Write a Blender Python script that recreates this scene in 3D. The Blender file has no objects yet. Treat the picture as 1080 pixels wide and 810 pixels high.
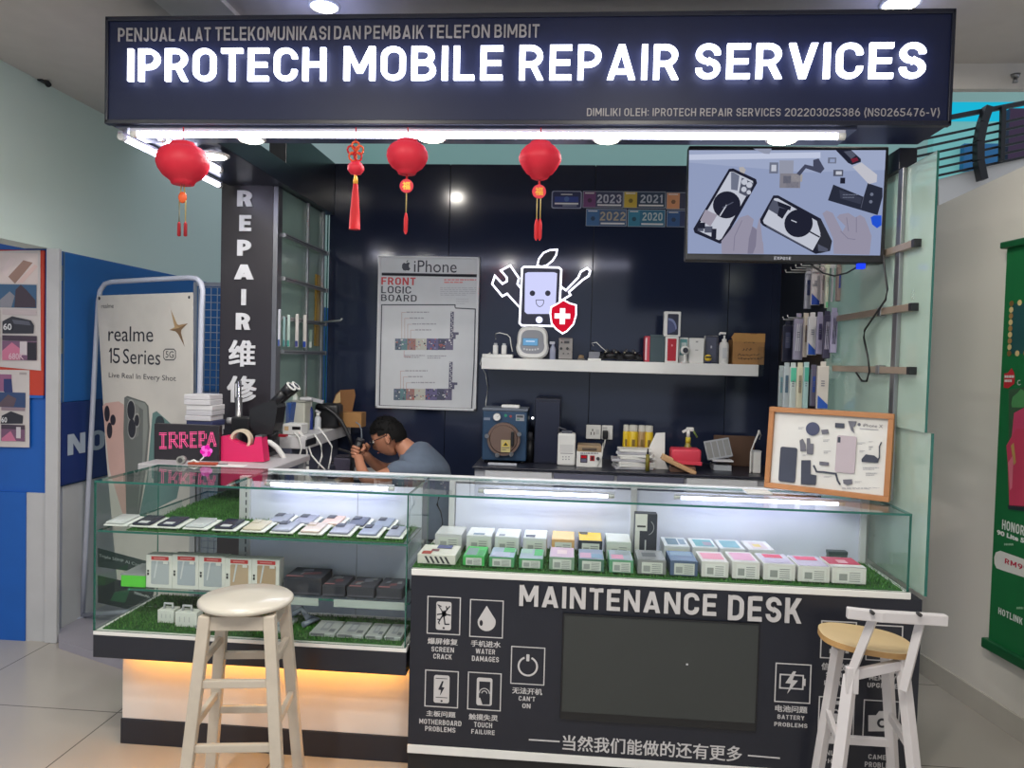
import bpy, bmesh, math, random
from mathutils import Vector as V, Matrix as Mx
random.seed(7)
S = bpy.context.scene
COL = S.collection
PI = math.pi
# ------------------------------------------------------------------ camera
F, CX, CY = 800.0, 540.0, 405.0
d1 = V((10140, 294, -800)).normalized()
d2 = V((64, -25, 800)); d2 = (d2 - d1 * d2.dot(d1)).normalized()
d3 = d1.cross(d2)
if d3.y > 0: d3 = -d3
RW = Mx((d1, d2, d3))                      # image axes -> world axes
CAM = V((0, -2.7, 1.56))
cd = bpy.data.cameras.new('camera'); cam = bpy.data.objects.new('camera', cd); COL.objects.link(cam)
cd.sensor_width = 36; cd.lens = 36 * F / 1080; cd.clip_start = .05
rx, ry, rz = RW @ V((1, 0, 0)), RW @ V((0, -1, 0)), RW @ V((0, 0, -1))
cam.matrix_world = Mx(((rx.x, ry.x, rz.x, CAM.x), (rx.y, ry.y, rz.y, CAM.y), (rx.z, ry.z, rz.z, CAM.z), (0, 0, 0, 1)))
S.camera = cam
S.view_settings.view_transform = 'Standard'; S.view_settings.look = 'None'
S.view_settings.gamma = 1; S.view_settings.use_curve_mapping = False
S.view_settings.exposure = 0.0

def ray(x, y): return RW @ V(((x - CX) / F, (y - CY) / F, 1))
def hit(x, y, o, n):
    r = ray(x, y); return CAM + r * ((V(o) - CAM).dot(n) / r.dot(n))
def aty(x, y, Y): return hit(x, y, (0, Y, 0), V((0, 1, 0)))
def atz(x, y, z): return hit(x, y, (0, 0, z), V((0, 0, 1)))
def atx(x, y, X): return hit(x, y, (X, 0, 0), V((1, 0, 0)))

# ------------------------------------------------------------------ materials
def lin(c):
    c = c / 255
    return c / 12.92 if c <= .04045 else ((c + .055) / 1.055) ** 2.4
def L3(c): return (lin(c[0]), lin(c[1]), lin(c[2]), 1)
MATS = {}
def mat(name, col, rough=.5, metal=0, es=0, ecol=None, var=.08, scale=9, bump=0, spec=.5, coat=0, trans=0):
    if name in MATS: return MATS[name]
    m = bpy.data.materials.new(name); m.use_nodes = True; MATS[name] = m
    nt = m.node_tree; b = nt.nodes['Principled BSDF']
    c = L3(col)
    tc = nt.nodes.new('ShaderNodeTexCoord'); no = nt.nodes.new('ShaderNodeTexNoise'); no.inputs['Scale'].default_value = scale
    no.inputs['Detail'].default_value = 4
    nt.links.new(tc.outputs['Object'], no.inputs['Vector'])
    mx = nt.nodes.new('ShaderNodeMix'); mx.data_type = 'RGBA'
    mx.inputs['A'].default_value = tuple(x * (1 - var) for x in c[:3]) + (1,)
    mx.inputs['B'].default_value = tuple(min(1, x * (1 + var)) for x in c[:3]) + (1,)
    nt.links.new(no.outputs['Fac'], mx.inputs['Factor']); nt.links.new(mx.outputs['Result'], b.inputs['Base Color'])
    b.inputs['Roughness'].default_value = rough; b.inputs['Metallic'].default_value = metal
    b.inputs['Specular IOR Level'].default_value = spec; b.inputs['Coat Weight'].default_value = coat
    b.inputs['Coat Roughness'].default_value = .08
    if trans: b.inputs['Transmission Weight'].default_value = trans
    if es:
        b.inputs['Emission Color'].default_value = L3(ecol or col); b.inputs['Emission Strength'].default_value = es
    if bump:
        bp = nt.nodes.new('ShaderNodeBump'); bp.inputs['Strength'].default_value = bump; bp.inputs['Distance'].default_value = .01
        nt.links.new(no.outputs['Fac'], bp.inputs['Height']); nt.links.new(bp.outputs['Normal'], b.inputs['Normal'])
    return m
def C(r, g, b, **k):
    """plain paint or print of that colour"""
    return mat('paint_%d_%d_%d' % (r, g, b) + ''.join('_%s%s' % (a, v) for a, v in sorted(k.items())), (r, g, b), **k)
def glassmat(name, tint, refl=1.0, f0=1.45, haze=0):
    m = bpy.data.materials.new(name); m.use_nodes = True; nt = m.node_tree
    for n in list(nt.nodes): nt.nodes.remove(n)
    o = nt.nodes.new('ShaderNodeOutputMaterial'); mi = nt.nodes.new('ShaderNodeMixShader'); t = nt.nodes.new('ShaderNodeBsdfTransparent')
    g = nt.nodes.new('ShaderNodeBsdfGlossy'); g.inputs['Roughness'].default_value = .02
    t.inputs['Color'].default_value = tint + (1,)
    fr = nt.nodes.new('ShaderNodeFresnel'); fr.inputs['IOR'].default_value = f0
    ml = nt.nodes.new('ShaderNodeMath'); ml.operation = 'MULTIPLY'; ml.inputs[1].default_value = refl
    ge = nt.nodes.new('ShaderNodeNewGeometry'); sb = nt.nodes.new('ShaderNodeMath'); sb.operation = 'SUBTRACT'; sb.inputs[0].default_value = refl; nt.links.new(ge.outputs['Backfacing'], sb.inputs[1]); sb.use_clamp = True; nt.links.new(sb.outputs[0], ml.inputs[1])
    nt.links.new(fr.outputs[0], ml.inputs[0]); nt.links.new(ml.outputs[0], mi.inputs[0])
    src = t.outputs[0]
    if haze:
        df = nt.nodes.new('ShaderNodeBsdfDiffuse'); df.inputs[0].default_value = L3((190, 212, 200)); m2 = nt.nodes.new('ShaderNodeMixShader'); m2.inputs[0].default_value = haze
        nz = nt.nodes.new('ShaderNodeTexNoise'); nz.inputs['Scale'].default_value = 3; mr = nt.nodes.new('ShaderNodeMapRange'); mr.inputs['To Min'].default_value = haze * .7; mr.inputs['To Max'].default_value = haze * 1.3
        nt.links.new(nz.outputs['Fac'], mr.inputs['Value']); nt.links.new(mr.outputs[0], m2.inputs[0]); nt.links.new(t.outputs[0], m2.inputs[1]); nt.links.new(df.outputs[0], m2.inputs[2]); src = m2.outputs[0]
    nt.links.new(src, mi.inputs[1]); nt.links.new(g.outputs[0], mi.inputs[2]); nt.links.new(mi.outputs[0], o.inputs[0])
    return m
HAZY = glassmat('hazy_glass', (.94, .98, .95), 1.0, 1.45, .45)  # clear glass with patchy pale green diffuse mixed in
GLASS = glassmat('clear_glass', (.96, .985, .97)); GEDGE = mat('glass_edge', (45, 105, 95), rough=.15, var=.1)
CLEAR = glassmat('clear_plastic', (.85, .87, .88), .8)
def emis(name, col, s):
    if name in MATS: return MATS[name]
    m = bpy.data.materials.new(name); m.use_nodes = True; nt = m.node_tree; MATS[name] = m
    for n in list(nt.nodes): nt.nodes.remove(n)
    o = nt.nodes.new('ShaderNodeOutputMaterial'); e = nt.nodes.new('ShaderNodeEmission')
    e.inputs[0].default_value = L3(col); e.inputs[1].default_value = s
    nt.links.new(e.outputs[0], o.inputs[0]); return m
def tilemat():
    m = mat('floor_tiles', (176, 170, 162), rough=.22, var=.05, scale=2)
    nt = m.node_tree; b = nt.nodes['Principled BSDF']; mx = [n for n in nt.nodes if n.type == 'MIX'][0]
    tc = [n for n in nt.nodes if n.type == 'TEX_COORD'][0]
    mp = nt.nodes.new('ShaderNodeMapping'); nt.links.new(tc.outputs['Object'], mp.inputs[0])
    mp.inputs['Location'].default_value = (1.90, -.362, 0)
    br = nt.nodes.new('ShaderNodeTexBrick'); br.offset = 0; br.inputs['Scale'].default_value = 1
    br.inputs['Mortar Size'].default_value = .003; br.inputs['Brick Width'].default_value = .8; br.inputs['Row Height'].default_value = .8
    br.inputs['Mortar Smooth'].default_value = .1
    br.inputs['Mortar'].default_value = L3((105, 100, 96))
    nt.links.new(mp.outputs[0], br.inputs['Vector'])
    nt.links.new(mx.outputs['Result'], br.inputs['Color1']); nt.links.new(mx.outputs['Result'], br.inputs['Color2'])
    nt.links.new(br.outputs['Color'], b.inputs['Base Color'])
    return m

# ------------------------------------------------------------------ object tree
WM = {}
def tag(o, label=None, cat=None, group=None, kind=None):
    for k, v in (('label', label), ('category', cat), ('group', group), ('kind', kind)):
        if v: o[k] = v
    return o
def thing(name, label, cat, loc=(0, 0, 0), rz=0, group=None):
    o = bpy.data.objects.new(name, None); COL.objects.link(o); o.empty_display_size = .05
    o.location = loc; o.rotation_euler = (0, 0, rz)
    WM[o.name] = Mx.Translation(V(loc)) @ Mx.Rotation(rz, 4, 'Z')
    return tag(o, label, cat, group)
EPS = .0007
class B:
    """collects geometry in world coordinates; build() links it as one mesh object"""
    def __init__(s):
        s.bm = bmesh.new(); s.mats = []; s.o = V((0, 0, 0)); s.u = V((1, 0, 0)); s.v = V((0, 0, 1)); s.c = (0, 0, 1); s.M = None; s.dl = 0
    def mi(s, m):
        if m not in s.mats: s.mats.append(m)
        return s.mats.index(m)
    def face(s, pts, m, smooth=False):
        try: f = s.bm.faces.new([s.bm.verts.new(s.M @ V(p) if s.M else p) for p in pts])
        except ValueError: return
        f.material_index = s.mi(m); f.smooth = smooth; return f
    def grab(s, tmp, m, smooth=False, mfun=None):
        vs = [s.bm.verts.new(s.M @ v.co if s.M else v.co) for v in tmp.verts]; tmp.verts.index_update(); i = s.mi(m)
        for f in tmp.faces:
            try: n = s.bm.faces.new([vs[v.index] for v in f.verts])
            except ValueError: continue
            n.material_index = s.mi(mfun(f)) if mfun else i; n.smooth = smooth
        tmp.free(); return s
    def box(s, x0, x1, y0, y1, z0, z1, m, bev=0, M=None, seg=2, mfun=None):
        t = bmesh.new(); bmesh.ops.create_cube(t, size=1)
        for v in t.verts: v.co = V(((x0 + x1) / 2 + v.co.x * (x1 - x0), (y0 + y1) / 2 + v.co.y * (y1 - y0), (z0 + z1) / 2 + v.co.z * (z1 - z0)))
        if bev: bmesh.ops.bevel(t, geom=t.edges[:], offset=min(bev, .45 * min(abs(x1 - x0), abs(y1 - y0), abs(z1 - z0))), segments=seg, affect='EDGES', profile=.5)
        if M: t.transform(M)
        t.normal_update()
        return s.grab(t, m, bev > 0 and seg > 2, mfun)
    def beam(s, p, q, w, d, m, up=(0, 0, 1), bev=.002):
        """square bar from p to q; w across, d along the other axis"""
        p, q = V(p), V(q); z = (q - p); l = z.length; z.normalize(); x = V(up).cross(z)
        if x.length < 1e-4: x = V((1, 0, 0))
        x.normalize(); y = z.cross(x)
        M = Mx(((x.x, y.x, z.x, p.x), (x.y, y.y, z.y, p.y), (x.z, y.z, z.z, p.z), (0, 0, 0, 1)))
        return s.box(-w / 2, w / 2, -d / 2, d / 2, 0, l, m, bev, M)
    def cyl(s, p, q, r, m, r2=None, n=20, caps=True, smooth=True):
        p, q = V(p), V(q); z = q - p; r2 = r if r2 is None else r2
        t = bmesh.new(); bmesh.ops.create_cone(t, cap_ends=caps, segments=n, radius1=max(r, 1e-5), radius2=max(r2, 1e-5), depth=z.length)
        t.transform(Mx.Translation((p + q) / 2) @ z.to_track_quat('Z', 'Y').to_matrix().to_4x4())
        i0 = len(s.bm.faces); s.grab(t, m, False)
        if smooth:
            s.bm.faces.ensure_lookup_table()
            for f in s.bm.faces[i0:]:
                if len(f.verts) == 4: f.smooth = True
        return s
    def lathe(s, c, prof, m, n=28, axis=(0, 0, 1), fr=None, smooth=True):
        c = V(c); q = V(axis).to_track_quat('Z', 'Y').to_matrix()
        rings = []
        for r, z in prof:
            ring = []
            for k in range(n):
                a = 2 * PI * k / n; rr = r * (fr(k, z) if fr else 1)
                p = c + q @ V((rr * math.cos(a), rr * math.sin(a), z)); ring.append(s.bm.verts.new(s.M @ p if s.M else p))
            rings.append(ring)
        i = s.mi(m)
        for a, b in zip(rings, rings[1:]):
            for k in range(n):
                f = s.bm.faces.new((a[k], a[(k + 1) % n], b[(k + 1) % n], b[k])); f.material_index = i; f.smooth = smooth
        for ring, z in ((rings[0], 0), (rings[-1], 1)):
            try: f = s.bm.faces.new(ring); f.material_index = i
            except ValueError: pass
        return s
    def tube(s, pts, r, m, n=8, closed=False):
        pts = [V(p) for p in pts]; rings = []; up = V((0, 0, 1))
        for k, p in enumerate(pts):
            a = pts[k - 1] if (k or closed) else p; b = pts[(k + 1) % len(pts)] if (k < len(pts) - 1 or closed) else p
            t = (b - a).normalized(); x = up.cross(t)
            if x.length < .05: x = V((1, 0, 0)).cross(t)
            x.normalize(); y = t.cross(x); rr = r[k] if isinstance(r, (list, tuple)) else r
            rings.append([s.bm.verts.new((lambda w: s.M @ w if s.M else w)(p + x * rr * math.cos(2 * PI * j / n) + y * rr * math.sin(2 * PI * j / n))) for j in range(n)])
        i = s.mi(m); prs = list(zip(rings, rings[1:])) + ([(rings[-1], rings[0])] if closed else [])
        for a, b in prs:
            for j in range(n):
                f = s.bm.faces.new((a[j], a[(j + 1) % n], b[(j + 1) % n], b[j])); f.material_index = i; f.smooth = True
        if not closed:
            for g in (rings[0][::-1], rings[-1]):
                f = s.bm.faces.new(g); f.material_index = i
        return s
    def ball(s, c, r, m, sc=(1, 1, 1), n=16, M=None):
        t = bmesh.new(); bmesh.ops.create_uvsphere(t, u_segments=n, v_segments=max(6, n // 2), radius=r)
        t.transform(Mx.Translation(V(c)) @ (M or Mx.Identity(4)) @ Mx.Diagonal((*sc, 1))); return s.grab(t, m, True)
    # ---- flat marks on the current plane, in the pixels of a crop (x0, y0, scale)
    def plane(s, o, u=(1, 0, 0), v=(0, 0, 1), crop=(0, 0, 1)):
        s.o, s.u, s.v, s.c = V(o), V(u).normalized(), V(v).normalized(), crop; s.n = s.u.cross(s.v); return s
    def uv(s, x, y):
        p = hit(s.c[0] + x / s.c[2], s.c[1] + y / s.c[2], s.o, s.n) - s.o; return p.dot(s.u), p.dot(s.v)
    def w(s, a, b, l=0): return s.o + s.u * a + s.v * b + s.n * (l * EPS + .0004)
    def pt(s, x, y, l=0): return s.w(*s.uv(x, y), l)
    def poly(s, pts, m, l=1):
        f = s.face([s.pt(x, y, l) for x, y in pts], m); return s
    def rect(s, x0, y0, x1, y1, m, l=1, sq=True, r=0):
        a0, b1 = s.uv(x0, y0); a1, b0 = s.uv(x1, y1)
        if sq:
            (a0, _), (a1, _) = s.uv(x0, (y0 + y1) / 2), s.uv(x1, (y0 + y1) / 2); (_, b1), (_, b0) = s.uv((x0 + x1) / 2, y0), s.uv((x0 + x1) / 2, y1)
        return s.urect(a0, b0, a1, b1, m, l, r)
    def urect(s, a0, b0, a1, b1, m, l=1, r=0):
        if r:
            pts = []
            for cx, cy, t0 in ((a1 - r, b1 - r, 0), (a0 + r, b1 - r, 90), (a0 + r, b0 + r, 180), (a1 - r, b0 + r, 270)):
                for k in range(5): t = math.radians(t0 + k * 22.5); pts.append((cx + r * math.cos(t), cy + r * math.sin(t)))
        else: pts = [(a0, b0), (a1, b0), (a1, b1), (a0, b1)]
        s.face([s.w(a, b, l) for a, b in pts], m); return s
    def circle(s, x, y, r, m, l=1, n=24, ry=None):
        a, b = s.uv(x, y); a2, _ = s.uv(x + r, y); R = abs(a2 - a); Q = R * (ry / r if ry else 1)
        s.face([s.w(a + R * math.cos(2 * PI * k / n), b + Q * math.sin(2 * PI * k / n), l) for k in range(n)], m); return s
    def ring(s, x, y, r, wd, m, l=1, n=28, a0=0, a1=360):
        a, b = s.uv(x, y); a2, _ = s.uv(x + r, y); R = abs(a2 - a); W = R * wd / r / 2
        full = a1 - a0 >= 360
        for k in range(n):
            t, u = math.radians(a0 + (a1 - a0) * k / n), math.radians(a0 + (a1 - a0) * (k + 1) / n)
            s.face([s.w(a + q * math.cos(e), b + q * math.sin(e), l) for q, e in ((R - W, t), (R + W, t), (R + W, u), (R - W, u))], m)
        return s
    def stroke(s, pts, wd, m, l=1, closed=False):
        """line of the given pixel width along pixel points, mitred"""
        P = [V(s.uv(x, y)) for x, y in pts]; a, _ = s.uv(*pts[0]); a2, _ = s.uv(pts[0][0] + wd, pts[0][1]); h = abs(a2 - a) / 2
        n = len(P); E = []
        for k in range(n):
            a = P[k - 1] if (k or closed) else None; b = P[(k + 1) % n] if (k < n - 1 or closed) else None
            t1 = (P[k] - a).normalized() if a is not None else None; t2 = (b - P[k]).normalized() if b is not None else None
            t1 = t1 if t1 is not None else t2; t2 = t2 if t2 is not None else t1
            n1, n2 = V((-t1.y, t1.x)), V((-t2.y, t2.x)); mm = n1 + n2
            mm = n1 if mm.length < .2 else mm.normalized(); k2 = min(2.2, 1 / max(.3, mm.dot(n1))); E.append((P[k] + mm * h * k2, P[k] - mm * h * k2))
        for k in range(n if closed else n - 1):
            (p1, q1), (p2, q2) = E[k], E[(k + 1) % n]
            s.face([s.w(*q1, l), s.w(*q2, l), s.w(*p2, l), s.w(*p1, l)], m)
        return s
    def frame(s, x0, y0, x1, y1, wd, m, l=1):
        (a0, _), (a1, _) = s.uv(x0, (y0 + y1) / 2), s.uv(x1, (y0 + y1) / 2); (_, b1), (_, b0) = s.uv((x0 + x1) / 2, y0), s.uv((x0 + x1) / 2, y1)
        w_ = abs(s.uv(x0 + wd, y0)[0] - s.uv(x0, y0)[0])
        for q in ((a0, b0, a1, b0 + w_), (a0, b1 - w_, a1, b1), (a0, b0 + w_, a0 + w_, b1 - w_), (a1 - w_, b0 + w_, a1, b1 - w_)): s.urect(*q, m, l)
        return s
    def text(s, t, x0, y0, x1, y1, m, l=1, bold=.0, ext=0, shear=0, uvbox=None):
        """writing fitted to the pixel box given (the box as it bounds the slanting row)"""
        if uvbox: a0, b0, a1, b1 = uvbox
        else:
            xm, ym = (x0 + x1) / 2, (y0 + y1) / 2
            a0, b = s.uv(x0, ym); a1, _ = s.uv(x1, ym)
            p, q = s.w(a0, b), s.w(a1, b)
            def px(P):
                c = RW.transposed() @ (P - CAM); return V((c.x / c.z * F, c.y / c.z * F)) * s.c[2]
            P, Q = px(p), px(q); dy = Q.y - P.y; dy = max(-.6 * (y1 - y0), min(.6 * (y1 - y0), dy))
            (_, b1), (_, b0) = (s.uv(x0, y0), s.uv(x1, y1)) if dy > 0 else (s.uv(x1, y0), s.uv(x0, y1))
        vs, fs = textmesh(t, bold, shear)
        X0, X1 = min(v[0] for v in vs), max(v[0] for v in vs); Y0, Y1 = min(v[1] for v in vs), max(v[1] for v in vs)
        P = []
        for p in vs: P.append((a0 + (p[0] - X0) / (X1 - X0) * (a1 - a0), b0 + (p[1] - Y0) / max(1e-6, Y1 - Y0) * (b1 - b0), l + (p[2] / EPS if len(p) > 2 else 0)))
        i = s.mi(m)
        if not ext:
            bv = [s.bm.verts.new(s.w(a, b, c)) for a, b, c in P]
            for f in fs:
                try: g = s.bm.faces.new([bv[k] for k in f]); g.material_index = i
                except ValueError: pass
        else:
            t_ = bmesh.new(); bv = [t_.verts.new(s.w(a, b, c)) for a, b, c in P]
            for f in fs:
                try: t_.faces.new([bv[k] for k in f])
                except ValueError: pass
            r = bmesh.ops.extrude_face_region(t_, geom=t_.faces[:])
            for v in r['geom']:
                if isinstance(v, bmesh.types.BMVert): v.co += s.n * ext
            bmesh.ops.recalc_face_normals(t_, faces=t_.faces[:]); s.grab(t_, m)
        return s
    def scrib(s, x0, y0, x1, y1, m, l=1, rows=3, fill=.5, seed=1):
        """rows of small print too fine to read in the photograph"""
        rr = random.Random(seed); h = (y1 - y0) / rows
        for k in range(rows):
            x = x0; yy = y0 + k * h; end = x0 + (x1 - x0) * (1 if k < rows - 1 else rr.uniform(.5, .9))
            while x < end:
                wd = min(rr.uniform(.05, .16) * (x1 - x0), end - x); s.rect(x, yy, x + wd, yy + h * fill, m, l); x += wd + .025 * (x1 - x0)
        return s
    def build(s, name, parent=None, label=None, cat=None, group=None, loc=None, kind=None, clean=False):
        me = bpy.data.meshes.new(name)
        if clean: bmesh.ops.recalc_face_normals(s.bm, faces=s.bm.faces[:])
        o = bpy.data.objects.new(name, me); COL.objects.link(o)
        if parent is not None:
            W = WM[parent.name]; o.parent = parent
        else:
            if loc is None:
                c = [v.co for v in s.bm.verts]; loc = V(((min(p.x for p in c) + max(p.x for p in c)) / 2, (min(p.y for p in c) + max(p.y for p in c)) / 2, min(p.z for p in c)))
            W = Mx.Translation(V(loc)); o.location = loc
        WM[o.name] = W
        s.bm.transform(W.inverted()); s.bm.to_mesh(me); s.bm.free()
        for m in s.mats: me.materials.append(m)
        return tag(o, label, cat, group, kind)
# ---- an even-stroked engineering letter, drawn here: glyph(ch, t) -> width, quads
def _arc(cx, cy, rx, ry, a0, a1, n=8): return [(cx + rx * math.cos(math.radians(a0 + (a1 - a0) * k / n)), cy + ry * math.sin(math.radians(a0 + (a1 - a0) * k / n))) for k in range(n + 1)]
def _str(P, t, closed=False):
    P = [V(p) for p in P]; n = len(P); h = t / 2; E = []; Q = []
    for k in range(n):
        a = P[k - 1] if (k or closed) else None; b = P[(k + 1) % n] if (k < n - 1 or closed) else None
        t1 = (P[k] - a).normalized() if a is not None else None; t2 = (b - P[k]).normalized() if b is not None else None
        t1 = t1 if t1 is not None else t2; t2 = t2 if t2 is not None else t1
        n1 = V((-t1.y, t1.x)); mm = n1 + V((-t2.y, t2.x)); mm = n1 if mm.length < .2 else mm.normalized(); k2 = min(1.6, 1 / max(.3, mm.dot(n1)))
        E.append((P[k] + mm * h * k2, P[k] - mm * h * k2))
    for k in range(n if closed else n - 1):
        (p1, q1), (p2, q2) = E[k], E[(k + 1) % n]; Q.append([tuple(q1), tuple(q2), tuple(p2), tuple(p1)])
    return Q
def _par(x0, y0, x1, y1, tx):
    q = [(x0, y0), (x0 + tx, y0), (x1 + tx, y1), (x1, y1)]; return [q if y1 > y0 else q[::-1]]
def glyph(ch, t):
    h = t / 2; T = 1 - h; w = .60; R = w - h; m = w / 2; rx = m - h; ry = min(rx, .24); d = t * 1.08
    v = lambda x: _str([(x, 0), (x, 1)], t)
    hz = lambda a, b, y: _str([(a, y), (b, y)], t)
    if ch == ' ': return .26, []
    if ch in 'I|': return t, v(h)
    if ch == '1': return t + .16, v(.16 + h) + _par(0, .72, .16, 1, t * .9)
    if ch == '.': return t, _str([(h, 0), (h, t)], t)
    if ch == ':': return t, _str([(h, .08), (h, .08 + t)], t) + _str([(h, .6), (h, .6 + t)], t)
    if ch == "'": return t, _str([(h, .68), (h, 1)], t)
    if ch == '-': return .34, hz(0, .34, .42)
    if ch == '(': return .26, _str([(.26 - h, 1.08)] + _arc(.36, .44, .36 - h, .5, 130, 230, 6)[0:] + [(.26 - h, -.18)], t)
    if ch == ')': return .26, _str([(h, 1.08)] + _arc(-.10, .44, .36 - h, .5, 50, -50, 6) + [(h, -.18)], t)
    bowl = lambda y0, y1, xr: _str([(h, y1)] + _arc(xr - (y1 - y0) / 2, (y0 + y1) / 2, (y1 - y0) / 2, (y1 - y0) / 2, 90, -90, 10) + [(h, y0)], t)
    if ch == 'P': return .57, v(h) + bowl(.43, T, .57 - h)
    if ch == 'R': return .60, v(h) + bowl(.45, T, .58 - h) + _par(.60 - d, 0, .25, .45, d)
    if ch == 'B': return .60, v(h) + bowl(.52, T, .56 - h) + bowl(h, .52, .60 - h)
    if ch == 'D': return w, v(h) + _str([(h, T)] + _arc(R - .24, T - .24, .24, .24, 90, 0, 6) + _arc(R - .24, h + .24, .24, .24, 0, -90, 6) + [(h, h)], t)
    if ch in 'O0Q': return w, _str(_arc(m, T - ry, rx, ry, 0, 180, 12) + _arc(m, h + ry, rx, ry, 180, 360, 12), t, True)
    if ch in 'CG':
        e = [(R, .34)] if ch == 'C' else [(R, .50 - h), (m, .50 - h)]
        return w, _str([(R, .68)] + _arc(m, T - ry, rx, ry, 0, 180, 12) + _arc(m, h + ry, rx, ry, 180, 360, 12) + e, t)
    if ch == 'U': return w, _str([(h, 1)] + _arc(m, h + ry, rx, ry, 180, 360, 12) + [(R, 1)], t)
    if ch == 'J': return .45, _str([(h, .25)] + _arc(.45 / 2, h + .2, .45 / 2 - h, .2, 180, 360, 10) + [(.45 - h, 1)], t)
    if ch == 'T': return .56, hz(0, .56, T) + v(.28)
    if ch == 'L': return .50, v(h) + hz(0, .50, h)
    if ch == 'E': return .54, v(h) + hz(0, .54, T) + hz(0, .50, .5) + hz(0, .54, h)
    if ch == 'F': return .53, v(h) + hz(0, .53, T) + hz(0, .48, .48)
    if ch == 'H': return w, v(h) + v(R) + hz(0, w, .5)
    if ch == 'N': return .64, v(h) + v(.64 - h) + _par(.64 - d, 0, 0, 1, d)
    if ch == 'M': return .78, v(h) + v(.78 - h) + _par(.39 - d / 2, .22, 0, 1, d) + _par(.39 - d / 2, .22, .78 - d, 1, d)
    if ch == 'K': return .62, v(h) + _par(t * .5, .36, .60 - d, 1, d) + _par(.62 - d, 0, .20, .55, d)
    if ch == 'A': return .68, _par(0, 0, .34 - d / 2, 1, d) + _par(.68 - d, 0, .34 - d / 2, 1, d) + hz(.12, .56, .16 + h)
    if ch == 'V': return .66, _par(.33 - d / 2, 0, 0, 1, d) + _par(.33 - d / 2, 0, .66 - d, 1, d)
    if ch == 'W': return .96, _par(.25 - d / 2, 0, 0, 1, d) + _par(.25 - d / 2, 0, .48 - d / 2, 1, d) + _par(.71 - d / 2, 0, .48 - d / 2, 1, d) + _par(.71 - d / 2, 0, .96 - d, 1, d)
    if ch == 'Y': return .62, _par(.31 - d / 2, .40, 0, 1, d) + _par(.31 - d / 2, .40, .62 - d, 1, d) + _str([(.31, 0), (.31, .42)], t)
    if ch == 'X': return .62, _par(0, 0, .62 - d, 1, d) + _par(.62 - d, 0, 0, 1, d)
    if ch == 'Z': return .56, hz(0, .56, T) + hz(0, .56, h) + _par(0, t, .56 - d, 1 - t, d)
    if ch == 'S' or ch == '5':
        q = (T - .5) / 2
        if ch == 'S': return .58, _str([(.58 - h, .70)] + _arc(.29, T - q, .29 - h, q, 0, 270, 16) + _arc(.29, .5 - q, .29 - h, q, 90, -180, 16) + [(h, .30)], t)
        return w, hz(h, .55, T) + _str([(h + .02, T), (h, .55)], t) + _str([(h, .56)] + _arc(m - .04, h + .24, rx + .04, .24, 100, -170, 14), t)
    if ch == '2': return w, _str([(h, .70)] + _arc(m, T - .22, rx, .22, 180, -20, 10) + [(h + .02, t)], t) + hz(0, w, h)
    if ch == '3': return w, _str([(h, .74)] + _arc(m, T - .2, rx * .95, .2, 170, -80, 12), t) + _str(_arc(m, h + .24, rx, .24, 80, -170, 14) + [(h, .26)], t)
    if ch == '8': return w, _str(_arc(m, T - .2, rx * .92, .2, 0, 345, 16), t, True) + _str(_arc(m, h + .24, rx, .24, 0, 345, 16), t, True)
    if ch in '69':
        q = _str(_arc(m, h + .26, rx, .26, 0, 345, 16), t, True) + _str([(h, h + .26), (h + .03, .62), (.60 * m + .2, 1)], t)
        return w, q if ch == '6' else [[(w - x, 1 - y) for x, y in f] for f in q]
    if ch == '4': return .64, hz(0, .64, .24) + _par(0, .24, .30, 1, d) + _str([(.46, 0), (.46, .5)], t)
    if ch == '7': return .56, hz(0, .56, T) + _par(.12, 0, .56 - d, 1, d)
    return .5, v(h)
def dinmesh(txt, t):
    vs, fs, x = [], [], 0
    for ch in txt:
        w, q = glyph(ch, t)
        for f in q:
            fs.append(tuple(range(len(vs), len(vs) + len(f)))); vs += [(x + a, b, (len(fs) % 9) * 6e-5) for a, b in f]
        x += w + (.15 if ch != ' ' else .07)
    return vs, fs
_TM = {}
def textmesh(t, bold, shear=0):
    k = (t, bold, shear)
    if bold >= .1:
        if k not in _TM: _TM[k] = dinmesh(t, bold)
        return _TM[k]
    if k not in _TM:
        c = bpy.data.curves.new('writing', 'FONT'); c.body = t; c.size = 1; c.resolution_u = 3; cjk = ord(t[0]) > 9999; c.offset = 0 if cjk else bold; c.shear = shear
        o = bpy.data.objects.new('writing', c); COL.objects.link(o)
        dg = bpy.context.evaluated_depsgraph_get(); m = o.evaluated_get(dg).to_mesh()
        _TM[k] = ([(v.co.x, v.co.y) for v in m.vertices], [tuple(p.vertices) for p in m.polygons])
        o.evaluated_get(dg).to_mesh_clear(); bpy.data.objects.remove(o); bpy.data.curves.remove(c)
        if cjk and bold:
            vs, fs = _TM[k]; n = len(vs); sh = [(a * bold, b_ * bold * .6) for a in (-1, 0, 1) for b_ in (-1, 1)]
            _TM[k] = ([(x + a, y + b_, j * 6e-5) for j, (a, b_) in enumerate(sh) for x, y in vs], [tuple(i + j * n for i in f) for j in range(len(sh)) for f in fs])
    return _TM[k]
def struct(b, name): return b.build(name, kind='structure', loc=(0, 0, 0))
def bb(x0, y0, x1, y1, Y):
    a, b = aty(x0, y1, Y), aty(x1, y0, Y); return a.x, b.x, min(a.z, b.z), max(a.z, b.z)

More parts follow.
